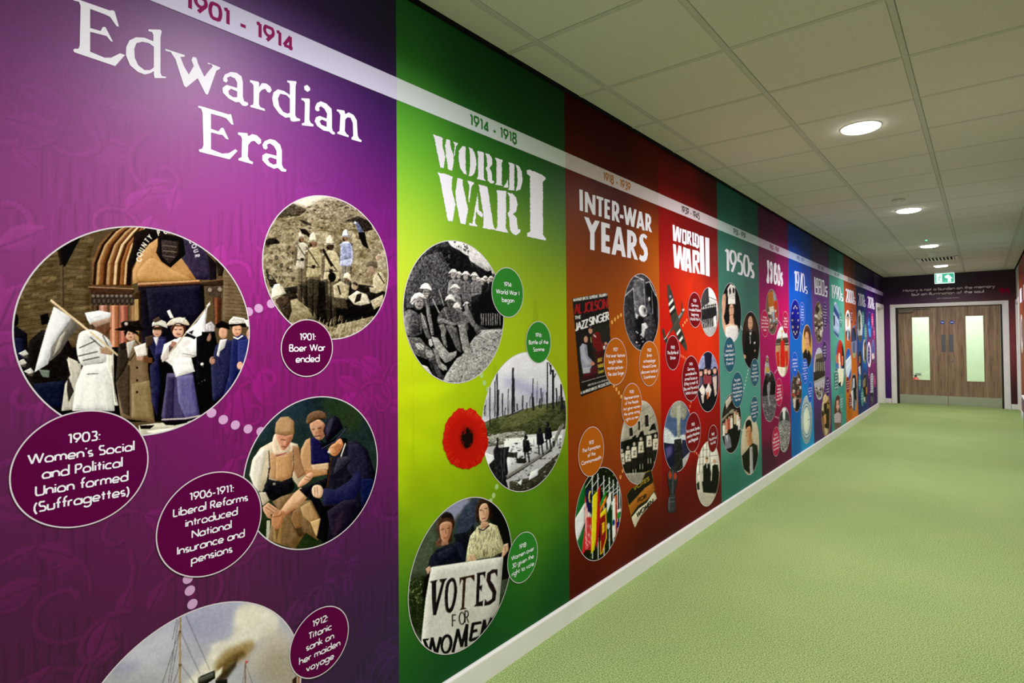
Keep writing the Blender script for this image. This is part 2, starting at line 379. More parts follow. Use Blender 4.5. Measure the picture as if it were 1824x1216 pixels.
# ------------------------------------------------------------------ suspended ceiling
ceil = struct('ceiling', MB().box((-0.25, YN, HC + .04), (RW + .25, YB, HC + .1)), M['dark'])
TX = [0.1755, 0.7864, 1.3973, 2.0082]
TY0 = 2.599 - 0.6 * 15
xs = [0.0] + TX + [RW]
ny = int((YB - TY0) / 0.6) + 1
hw = .012
tiles = {}
def tile_mesh(wx, wy):
    key = (round(wx, 3), round(wy, 3))
    if key not in tiles:
        mb = MB(); e = .006; z0, z1, zs = HC - 0.0005, HC + .018, HC + .004
        mb.box((0, 0, z0), (wx, wy, z1), 0.002)
        me = bpy.data.meshes.new('ceiling_tile'); me.from_pydata(mb.v, [], mb.f); me.materials.append(M['tile']); tiles[key] = me
    return tiles[key]
LAMPT = set()
for i in range(5):
    a = xs[i] + (hw + .0014 if i else .016); b_ = xs[i + 1] - (hw + .0014 if i < 4 else .016)
    for j in range(ny):
        c = max(TY0 + .6 * j, YN) + hw + .0014; d = min(TY0 + .6 * (j + 1), YB - .014) - hw - .0014
        if d - c < .02: continue
        o = bpy.data.objects.new('ceiling_tile', tile_mesh(b_ - a, d - c)); COL.objects.link(o); o.parent = ceil; o.location = (a, c, random.uniform(-.0004, .0008))
rail = None
for x in TX:
    MB().box((x - hw, YN, HC - .0035), (x + hw, YB - .02, HC + .03), .001).go('main_rail', M['rail'], ceil)
cross = {}
for i in range(5):
    a = xs[i] + (hw if i else 0.014); b_ = xs[i + 1] - (hw if i < 4 else .014)
    me = bpy.data.meshes.new('cross_rail'); mb = MB().box((0, -hw, HC - .001), (b_ - a, hw, HC + .03), .001)
    me.from_pydata(mb.v, [], mb.f); me.materials.append(M['rail'])
    for j in range(1, ny + 1):
        y = TY0 + .6 * j
        if y > YB - .03: continue
        o = bpy.data.objects.new('cross_rail', me); COL.objects.link(o); o.parent = ceil; o.location = (a, y, 0)
struct('trim_1', MB().box((0.0, YN, HC - .014), (0.013, YB, HC + .03)).box((RW - .013, YN, HC - .014), (RW, YB, HC + .03)), M['dark'])
struct('trim_2', MB().box((0.013, YB - .013, HC - .003), (RW - .013, YB, HC + .03), .001), M['rail'])

# downlights
def lampmat():
    m = bpy.data.materials.new('lit_diffuser'); m.use_nodes = True; nt = m.node_tree; nt.nodes.clear()
    e = nt.nodes.new('ShaderNodeEmission'); o = nt.nodes.new('ShaderNodeOutputMaterial'); nt.links.new(e.outputs[0], o.inputs[0])
    tc = nt.nodes.new('ShaderNodeTexCoord'); n = nt.nodes.new('ShaderNodeTexNoise'); nt.links.new(tc.outputs['Object'], n.inputs['Vector']); n.inputs['Scale'].default_value = 2
    e.inputs[0].default_value = (1, 0.98, 0.96, 1); e.inputs[1].default_value = 16; return m
M['lamp'] = lampmat()
LL = {1.087: 'round lit downlight above the Edwardian panel, just outside the view', -1.913: 'round lit downlight behind the camera', -4.913: 'last round downlight, far behind the camera',
      4.087: 'large round white downlight nearest the camera, lit', 7.087: 'second lit round downlight along the ceiling, just beyond the flat disc sensor',
      10.087: 'third lit round downlight, between the green indicator and the smoke detector', 13.087: 'farthest lit round downlight, in front of the exit sign'}
for ly_ in LAMP_Y:
    r = root('ceiling_downlight', (LAMP_X, ly_, HC))
    tag(r, LL.get(ly_, 'round lit downlight in the ceiling beside or behind the camera'), 'ceiling light', 'round downlights along the corridor ceiling')
    n = 40; pr = [(.112, -.0005), (.112, -.004), (.108, -.006), (.104, -.006), (.102, -.003)]
    V = []; F = []
    for rr, h in pr:
        for k in range(n): V.append((LAMP_X + rr * math.cos(2 * math.pi * k / n), ly_ + rr * math.sin(2 * math.pi * k / n), HC + h))
    for q in range(len(pr) - 1):
        for k in range(n): F.append((q * n + k, q * n + (k + 1) % n, (q + 1) * n + (k + 1) % n, (q + 1) * n + k))
    mesh('rim', V, F, M['white'], r, smooth=True)
    MB().lathe([(.103, -.002), (.101, -.013), (.085, -.020), (.05, -.0225)], (LAMP_X, ly_, HC), 40).go('diffuser', M['lamp'], r)
# sensor discs, smoke detector, indicator, grille
r = root('ceiling_sensor', (1.079, 6.5, HC)); tag(r, 'small flat round sensor disc on the ceiling before the second downlight', 'sensor')
MB().lathe([(.055, 0), (.055, -.008), (.048, -.012), (.03, -.012)], (1.06, 6.5, HC), 28).go('housing', M['rail'], r, smooth=False)
MB().lathe([(.02, -.012), (.018, -.02), (.008, -.024)], (1.06, 6.5, HC), 20).go('lens', M['white'], r)
r = root('smoke_detector', (1.074, 10.95, HC)); tag(r, 'white domed smoke detector on the ceiling before the air grille', 'smoke detector')
MB().lathe([(.07, 0), (.07, -.014), (.06, -.022)], (1.074, 10.95, HC), 28).go('base', M['white'], r)
MB().lathe([(.046, -.02), (.05, -.034), (.046, -.05), (.026, -.06)], (1.074, 10.95, HC), 28).go('sensing_head', M['white'], r)
MB().lathe([(.0465, -.020), (.040, -.026)], (1.074, 10.95, HC), 28).go('vent_gap', M['black'], r)
r = root('indicator_light', (1.095, 9.45, HC)); tag(r, 'tiny green indicator lamp on the ceiling before the third downlight', 'indicator light')
MB().lathe([(.016, 0), (.016, -.004)], (1.095, 9.45, HC), 16).go('bezel', M['white'], r)
me_ = principled('green_led', (0, .6, .3), .4); me_.node_tree.nodes['Principled BSDF'].inputs['Emission Color'].default_value = (0.05, 1, .45, 1); me_.node_tree.nodes['Principled BSDF'].inputs['Emission Strength'].default_value = 3
MB().lathe([(.012, -.004), (.01, -.010), (.004, -.013)], (1.095, 9.45, HC), 16).go('led', me_, r)
gx0, gx1, gy0, gy1 = .815, 1.37, 11.60, 12.18
r = root('air_grille', (1.09, 11.9, HC)); tag(r, 'rectangular air grille with angled metal slats in the ceiling', 'air grille')
MB().box((gx0, gy0, HC - .006), (gx1, gy0 + .04, HC - .001)).box((gx0, gy1 - .04, HC - .006), (gx1, gy1, HC - .001)).box((gx0, gy0, HC - .006), (gx0 + .04, gy1, HC - .001)).box((gx1 - .04, gy0, HC - .006), (gx1, gy1, HC - .001)).go('frame', M['white'], r)
MB().box((gx0 + .03, gy0 + .03, HC - .003), (gx1 - .03, gy1 - .03, HC - .001)).go('dark_backing', M['dark'], r)
for k in range(10):
    x = gx0 + .06 + k * (gx1 - gx0 - .12) / 9
    mesh('slat', [(x - .012, gy0 + .04, HC - .014), (x + .008, gy0 + .04, HC - .003), (x + .008, gy1 - .04, HC - .003), (x - .012, gy1 - .04, HC - .014), (x - .010, gy0 + .04, HC - .015), (x + .010, gy0 + .04, HC - .004), (x + .010, gy1 - .04, HC - .004), (x - .010, gy1 - .04, HC - .015)],
         [(0, 1, 2, 3), (7, 6, 5, 4), (0, 4, 5, 1), (3, 2, 6, 7), (1, 5, 6, 2), (0, 3, 7, 4)], M['white'], r)

# exit sign
SY = 14.05
a = pt(1664.5, 487, 1, SY); b_ = pt(1700.5, 503.5, 1, SY)
ex0, ex1, ez1, ez0 = a[0], b_[0], a[2] - .005, b_[2]
r = root('exit_sign', ((ex0 + ex1) / 2, SY, ez0)); tag(r, 'lit green and white exit sign with running figure and arrow, hanging above the doors', 'exit sign')
def emi(name, c, s):
    m = principled(name, c, .3); b2 = m.node_tree.nodes['Principled BSDF']; b2.inputs['Emission Color'].default_value = (*c, 1); b2.inputs['Emission Strength'].default_value = s; return m
EG = emi('lit_green', (0.04, 0.50, 0.32), .7); EWh = emi('lit_white', (0.8, .95, .92), 1.0)
MB().box((ex0, SY, ez0), (ex1, SY + .012, ez1), .002).go('edge_lit_panel', EWh, r)
MB().box((ex0 + .0, SY - .02, ez1), (ex1, SY + .04, HC - .001), .003).go('housing', M['white'], r)
mz = (ex1 - ex0)
def sx(t): return ex0 + t * mz
def sz(t): return ez0 + t * (ez1 - ez0)
MB().box((sx(.03), SY - .002, sz(.05)), (sx(.97), SY - .0002, sz(.95))).go('green_field', EG, r)
def spoly(name, rings, mat, parent, P):
    pts = [Vector((*q, 0)) for rg in rings for q in rg]
    tri = tessellate_polygon([[Vector((*q, 0)) for q in rg] for rg in rings])
    return mesh(name, [P(q.x, q.y) for q in pts], tri, mat, parent)
PS = lambda s, t: (sx(s), SY - .0035, sz(t))
spoly('doorway_symbol', [[(.09, .1), (.38, .1), (.38, .92), (.09, .92)]], EWh, r, PS)
PS2 = lambda s, t: (sx(s), SY - .0045, sz(t))
def sstroke(mb, pts, w, P):
    for (a, b2) in zip(pts[:-1], pts[1:]):
        d = np.array(b2) - np.array(a); l = np.hypot(*d) + 1e-9; n_ = np.array([-d[1], d[0]]) / l * w / 2; e = d / l * w * .3
        q = [np.array(a) + n_ - e, np.array(b2) + n_ + e, np.array(b2) - n_ + e, np.array(a) - n_ - e]
        mb.add([P(*x) for x in q], [(0, 1, 2, 3)])
mb = MB(); 
for st in ([(.27, .72), (.22, .42)], [(.22, .42), (.30, .30), (.33, .14)], [(.22, .42), (.17, .26), (.10, .22)], [(.26, .66), (.33, .55), (.36, .6)], [(.25, .68), (.18, .6), (.15, .48)]): sstroke(mb, st, .03, PS2)
mb.add([PS2(.285 + .025 * math.cos(t), .80 + .055 * math.sin(t)) for t in np.linspace(0, 6.2, 10)], [tuple(range(10))])
mb.go('running_figure', EG, r)
mb = MB(); mb.add([PS(*q) for q in ((.70, .86), (.92, .42), (.82, .46), (.82, .12), (.66, .12), (.66, .46), (.54, .52), (.50, .68))], [tuple(range(8))]); mb.go('arrow_symbol', EWh, r)

# low blue cabinet with a white top against the right wall, only its end shows
r = root('low_cabinet', (2.12, 9.6, 0)); tag(r, 'low blue cabinet with white top against the right wall, at the right edge', 'cabinet')
MB().box((2.063, 8.6, .07), (RW - .004, 10.46, .585), .006).go('body', M['blue'], r)
MB().box((2.050, 8.58, .586), (RW - .004, 10.48, .612), .004).go('top', M['white'], r)
MB().box((2.075, 8.62, 0), (RW - .02, 10.44, .069)).go('plinth', M['trim'], r)
# ================================================================== drawing tools
def fnoise(h, w_, sy, sx_, seed, octs=3):
    out = np.zeros((h, w_)); amp = 1.0; tot = 0; rg = np.random.RandomState(seed)
    for k in range(octs):
        gh, gw = max(2, int(h / sy) + 2), max(2, int(w_ / sx_) + 2)
        g = rg.rand(gh, gw); y = np.linspace(0, gh - 1.001, h); x = np.linspace(0, gw - 1.001, w_)
        yi = y.astype(int); xi = x.astype(int); fy = (y - yi)[:, None]; fx = (x - xi)[None]
        fy = fy * fy * (3 - 2 * fy); fx = fx * fx * (3 - 2 * fx)
        out += amp * ((g[yi][:, xi] * (1 - fx) + g[yi][:, xi + 1] * fx) * (1 - fy) + (g[yi + 1][:, xi] * (1 - fx) + g[yi + 1][:, xi + 1] * fx) * fy)
        tot += amp; amp *= .6; sy = max(1.2, sy / 2); sx_ = max(1.2, sx_ / 2)
    return out / tot - .5
class Pic:
    """a printed picture, drawn in the units of a magnified view: origin (ox, oy), magnification m"""
    def __init__(s, ox, oy, m, box, res=1.9, bg='777', em=26):
        s.ox, s.oy, s.m = ox, oy, m; s.bx = box; s.k = res / m
        s.w = int((box[2] - box[0]) * s.k) + 2; s.h = int((box[3] - box[1]) * s.k) + 2
        s.a = np.empty((s.h, s.w, 3)); s.a[:] = hx(bg); s.mask = np.ones((s.h, s.w)); s.seed = 1; s.em = em
    def c(s, P): P = np.asarray(P, float); return (P - np.array(s.bx[:2])) * s.k
    def _region(s, q):
        x0, y0 = np.floor(q.min(0)).astype(int) - 1; x1, y1 = np.ceil(q.max(0)).astype(int) + 2
        x0, y0 = max(x0, 0), max(y0, 0); x1, y1 = min(x1, s.w), min(y1, s.h)
        return x0, y0, x1, y1
    def _inside(s, q, x0, y0, x1, y1):
        ss = 2
        X = (np.arange((x1 - x0) * ss) + .5) / ss + x0; Y = (np.arange((y1 - y0) * ss) + .5) / ss + y0
        ins = np.zeros((len(Y), len(X)), bool)
        n = len(q)
        for i in range(n):
            (ax, ay), (bx, by) = q[i], q[(i + 1) % n]
            if ay == by: continue
            r = (Y >= min(ay, by)) & (Y < max(ay, by))
            if not r.any(): continue
            xc = ax + (Y[r] - ay) * (bx - ax) / (by - ay)
            ins[r] ^= X[None] < xc[:, None]
        return ins.reshape(y1 - y0, ss, x1 - x0, ss).mean((1, 3))
    def _put(s, al, col, x0, y0, x1, y1, t, ts, a, sh=None):
        c = np.broadcast_to(hx(col), (y1 - y0, x1 - x0, 3)).copy()
        if t:
            s.seed += 1
            c += (fnoise(y1 - y0, x1 - x0, ts[1] * s.k, ts[0] * s.k, s.seed) * 2 * t)[..., None]
        if sh is not None: c += sh[..., None] * (.35 + c.mean() / 200)
        al = (al * a)[..., None]
        s.a[y0:y1, x0:x1] = s.a[y0:y1, x0:x1] * (1 - al) + np.clip(c, 0, 255) * al
    def f(s, col, pts, t=0, ts=(14, 14), a=1.0, sm=0, bl=0, mask=False):
        q = s.c(nums(pts) if isinstance(pts, str) else pts)
        if sm:                                            # rounded outline
            n = len(q); out = []
            for i in range(n):
                p0, p1, p2, p3 = q[i - 1], q[i], q[(i + 1) % n], q[(i + 2) % n]
                for u in np.linspace(0, 1, 5)[:-1]:
                    out.append(.5 * ((2 * p1) + (-p0 + p2) * u + (2 * p0 - 5 * p1 + 4 * p2 - p3) * u * u + (-p0 + 3 * p1 - 3 * p2 + p3) * u ** 3))
            q = np.array(out)
        e = int(bl * s.k * 2) + 1 if bl else 0
        x0, y0, x1, y1 = s._region(q)
        x0, y0, x1, y1 = max(x0 - e, 0), max(y0 - e, 0), min(x1 + e, s.w), min(y1 + e, s.h)
        if x1 <= x0 or y1 <= y0: return s
        al = s._inside(q, x0, y0, x1, y1)
        if bl:
            r = max(1, int(bl * s.k))
            for ax in (0, 1):
                for _ in (0, 1):
                    pad = [(0, 0), (0, 0)]; pad[ax] = (r + 1, r)
                    cs = np.cumsum(np.pad(al, pad, mode='edge' if 0 else 'constant'), axis=ax)
                    n = al.shape[ax]; w2 = 2 * r + 1
                    al = (np.take(cs, range(w2, w2 + n), axis=ax) - np.take(cs, range(0, n), axis=ax)) / w2 if cs.shape[ax] >= w2 + n else (np.take(cs, range(2 * r, 2 * r + n), axis=ax) - np.take(cs, range(0, n), axis=ax)) / (2 * r)
        if mask: s.mask[:] = 0; s.mask[y0:y1, x0:x1] = al; return s
        sh = None
        if s.em and not bl and min(al.shape) > 7:
            r = int(np.clip(min(al.shape) * .10, 1, 12)); q2 = al.copy()
            for ax in (0, 1):
                pad = [(0, 0), (0, 0)]; pad[ax] = (r + 1, r); cs = np.cumsum(np.pad(q2, pad), axis=ax); n = q2.shape[ax]
                q2 = (np.take(cs, range(2 * r + 1, 2 * r + 1 + n), axis=ax) - np.take(cs, range(0, n), axis=ax)) / (2 * r + 1)
            pp = np.pad(q2, r); sh = (pp[2 * r:, 2 * r:] - pp[:-2 * r or None, :-2 * r or None])
            sh = sh * s.em + (fnoise(*al.shape, 16 * s.k, 9 * s.k, s.seed + 31, 3) * s.em * .75)
        s._put(al, col, x0, y0, x1, y1, t, ts, a, sh); return s
    def e(s, col, cx, cy, rx, ry=None, rot=0, **k):
        ry = ry or rx; t = np.linspace(0, 2 * math.pi, 21)[:-1]; c_, s_ = math.cos(math.radians(rot)), math.sin(math.radians(rot))
        x, y = rx * np.cos(t), ry * np.sin(t)
        return s.f(col, np.stack([cx + x * c_ - y * s_, cy + x * s_ + y * c_], 1), **k)
    def l(s, col, w_, pts, **k):
        q = nums(pts) if isinstance(pts, str) else np.asarray(pts, float)
        for a_, b2 in zip(q[:-1], q[1:]):
            d = b2 - a_; n = np.array([-d[1], d[0]]) / (np.hypot(*d) + 1e-9) * w_ / 2; e = d / (np.hypot(*d) + 1e-9) * w_ * .25
            s.f(col, np.array([a_ + n - e, b2 + n + e, b2 - n + e, a_ - n - e]), **k)
        return s
    def g(s, c0, c1, box=None, ax=1):                     # straight blend of two inks
        x0, y0, x1, y1 = [int(v) for v in (*s.c([box[:2]])[0], *s.c([box[2:]])[0])] if box else (0, 0, s.w, s.h)
        x0, y0, x1, y1 = max(x0, 0), max(y0, 0), min(x1, s.w), min(y1, s.h)
        n = (y1 - y0) if ax else (x1 - x0); t = np.linspace(0, 1, n)[:, None]; r = hx(c0) * (1 - t) + hx(c1) * t
        s.a[y0:y1, x0:x1] = r[:, None] if ax else r[None]; return s
    def spots(s, box, n, cols, rmin, rmax, asp=1.0, seed=1, a=1.0):
        rg = random.Random(seed)
        for _ in range(n):
            r = rg.uniform(rmin, rmax); x = rg.uniform(box[0], box[2]); y = rg.uniform(box[1], box[3]); k = rg.randint(4, 6); o = rg.uniform(0, 6)
            s.f(rg.choice(cols), [(x + r * rg.uniform(.6, 1.2) * math.cos(o + i * 6.283 / k), y + asp * r * rg.uniform(.6, 1.2) * math.sin(o + i * 6.283 / k)) for i in range(k)], a=a)
        return s
    def grain(s, amp, sc=2.0, seed=9):
        s.a += (fnoise(s.h, s.w, sc, sc, seed, 2) * 2 * amp)[..., None]; return s
    def crisp(s, amp, sc=6, seed=3, thr=.08):             # strong mottled contrast, like an old print
        n = fnoise(s.h, s.w, sc, sc, seed, 3); s.a *= 1 + (amp * np.tanh(n / thr))[..., None] * (1 - (np.clip(s.a, 0, 255) / 255) ** 2.2); return s
    def sample(s, u, v):
        x = ((u - s.ox) * s.m - s.bx[0]) * s.k - .5; y = ((v - s.oy) * s.m - s.bx[1]) * s.k - .5
        x = np.clip(x, 0, s.w - 1.001); y = np.clip(y, 0, s.h - 1.001); xi = x.astype(int); yi = y.astype(int)
        fx = (x - xi)[..., None]; fy = (y - yi)[..., None]; A = s.a
        r = (A[yi, xi] * (1 - fx) + A[yi, xi + 1] * fx) * (1 - fy) + (A[yi + 1, xi] * (1 - fx) + A[yi + 1, xi + 1] * fx) * fy
        return np.clip(r, 0, 255), s.mask[yi, xi]

def grid_mesh(name, P3, colors, keep, parent=None, org=(0, 0, 0), mat=None):
    """P3 (h,w,3) points, colors (h,w,3) 0..255, keep (h-1,w-1) bool"""
    h, w_ = P3.shape[:2]; o = ORG[parent.name] if parent is not None else np.array(org, float)
    idx = np.arange(h * w_).reshape(h, w_)
    q = np.stack([idx[:-1, :-1], idx[:-1, 1:], idx[1:, 1:], idx[1:, :-1]], -1)[keep]
    used, inv = np.unique(q, return_inverse=True); q = inv.reshape(-1, 4)
    V = (P3.reshape(-1, 3) - o)[used]; c = (lin(colors.reshape(-1, 3)[used]) * GAIN)
    me = bpy.data.meshes.new(name); me.vertices.add(len(V)); me.vertices.foreach_set('co', V.ravel())
    me.loops.add(q.size); me.loops.foreach_set('vertex_index', q.ravel().astype(np.int32))
    me.polygons.add(len(q)); me.polygons.foreach_set('loop_start', np.arange(0, q.size, 4, dtype=np.int32))
    me.update(calc_edges=True)
    at = me.color_attributes.new('ink', 'FLOAT_COLOR', 'POINT')
    at.data.foreach_set('color', np.concatenate([c, np.ones((len(c), 1))], 1).ravel())
    me.materials.append(mat or M_PRINT)
    return link(name, me, parent, org)

def fit_circle(pts, PT=W):
    q = np.array([PT(*p) for p in (nums(pts) if isinstance(pts, str) else pts)])
    A = np.c_[2 * q, np.ones(len(q))]; x = np.linalg.lstsq(A, (q ** 2).sum(1), rcond=None)[0]
    return x[0], x[1], math.sqrt(x[2] + x[0] ** 2 + x[1] ** 2)
def ring(name, cy, cz, r, w_, mat, parent, P, n=96):
    V = []; F = []
    for k in range(n):
        a = 2 * math.pi * k / n
        for rr in (r - w_, r): V.append(P(cy + rr * math.cos(a), cz + rr * math.sin(a)))
    for k in range(n): j = (k + 1) % n; F.append((2 * k, 2 * k + 1, 2 * j + 1, 2 * j))
    return mesh(name, V, F, mat, parent)
def disc(name, cy, cz, r, mat, parent, P, n=64):
    return mesh(name, [P(cy + r * math.cos(2 * math.pi * k / n), cz + r * math.sin(2 * math.pi * k / n)) for k in range(n)], [tuple(range(n))], mat, parent)
RING = flat('d8cdd8')
LAY = {}
def layer(parent):
    LAY[parent.name] = LAY.get(parent.name, 0) + 1; return .0026 + .0003 * LAY[parent.name]
def roundel(pic, pts, panel, label=None, rw=.003, circle=None, ringcol=None, step=1.05, view=True):
    cy, cz, r = circle or fit_circle(views((pic.ox, pic.oy, pic.m), pts) if view else pts)
    off = layer(panel)
    u0, _ = proj([0, cy - r, cz]); u1, _ = proj([0, cy + r, cz]); _, v0 = proj([0, cy, cz + r]); _, v1 = proj([0, cy, cz - r])
    n1 = int(max(12, (u1 - u0) / step)); n2 = int(max(16, (v1 - v0) / step))
    X, Y = np.meshgrid(np.linspace(-1, 1, n1), np.linspace(-1, 1, n2))
    s_ = cy + r * X * np.sqrt(1 - Y * Y / 2); t_ = cz + r * Y * np.sqrt(1 - X * X / 2)
    P3 = np.stack([np.full_like(s_, off), s_, t_], -1)
    u, v = proj(P3); c, _m = pic.sample(u, v); c = np.clip(114 + (c - 114) * 1.2 - 4, 0, 255)
    o = grid_mesh('photo_roundel', P3, c, np.ones((n2 - 1, n1 - 1), bool), panel)
    if label: o['label'] = label
    ring('border_ring', cy, cz, r + rw * .6, rw * 1.1, ringcol or RING, o, PL(off + .0001))
    return o, (cy, cz, r)
def cutout(name, pic, panel, label=None, step=1.0, off=None):
    """a freely shaped printed picture (uses the picture's own outline mask)"""
    b = pic.bx; cs = [W(pic.ox + x / pic.m, pic.oy + y / pic.m) for x in (b[0], b[2]) for y in (b[1], b[3])]
    y0, y1 = min(c[0] for c in cs), max(c[0] for c in cs); z0, z1 = min(c[1] for c in cs), max(c[1] for c in cs)
    n1 = max(8, int((b[2] - b[0]) / pic.m / step)); n2 = max(8, int((b[3] - b[1]) / pic.m / step * 1.1))
    X, Y = np.meshgrid(np.linspace(y0, y1, n1), np.linspace(z0, z1, n2)); off = off or layer(panel)
    P3 = np.stack([np.full_like(X, off), X, Y], -1); u, v = proj(P3)
    inb = (u > pic.ox + b[0] / pic.m) & (u < pic.ox + b[2] / pic.m) & (v > pic.oy + b[1] / pic.m) & (v < pic.oy + b[3] / pic.m)
    c, m_ = pic.sample(u, v); ok = (m_ > .5) & inb
    keep = ok[:-1, :-1] & ok[1:, :-1] & ok[:-1, 1:] & ok[1:, 1:]
    o = grid_mesh(name, P3, c, keep, panel)
    if label: o['label'] = label
    return o

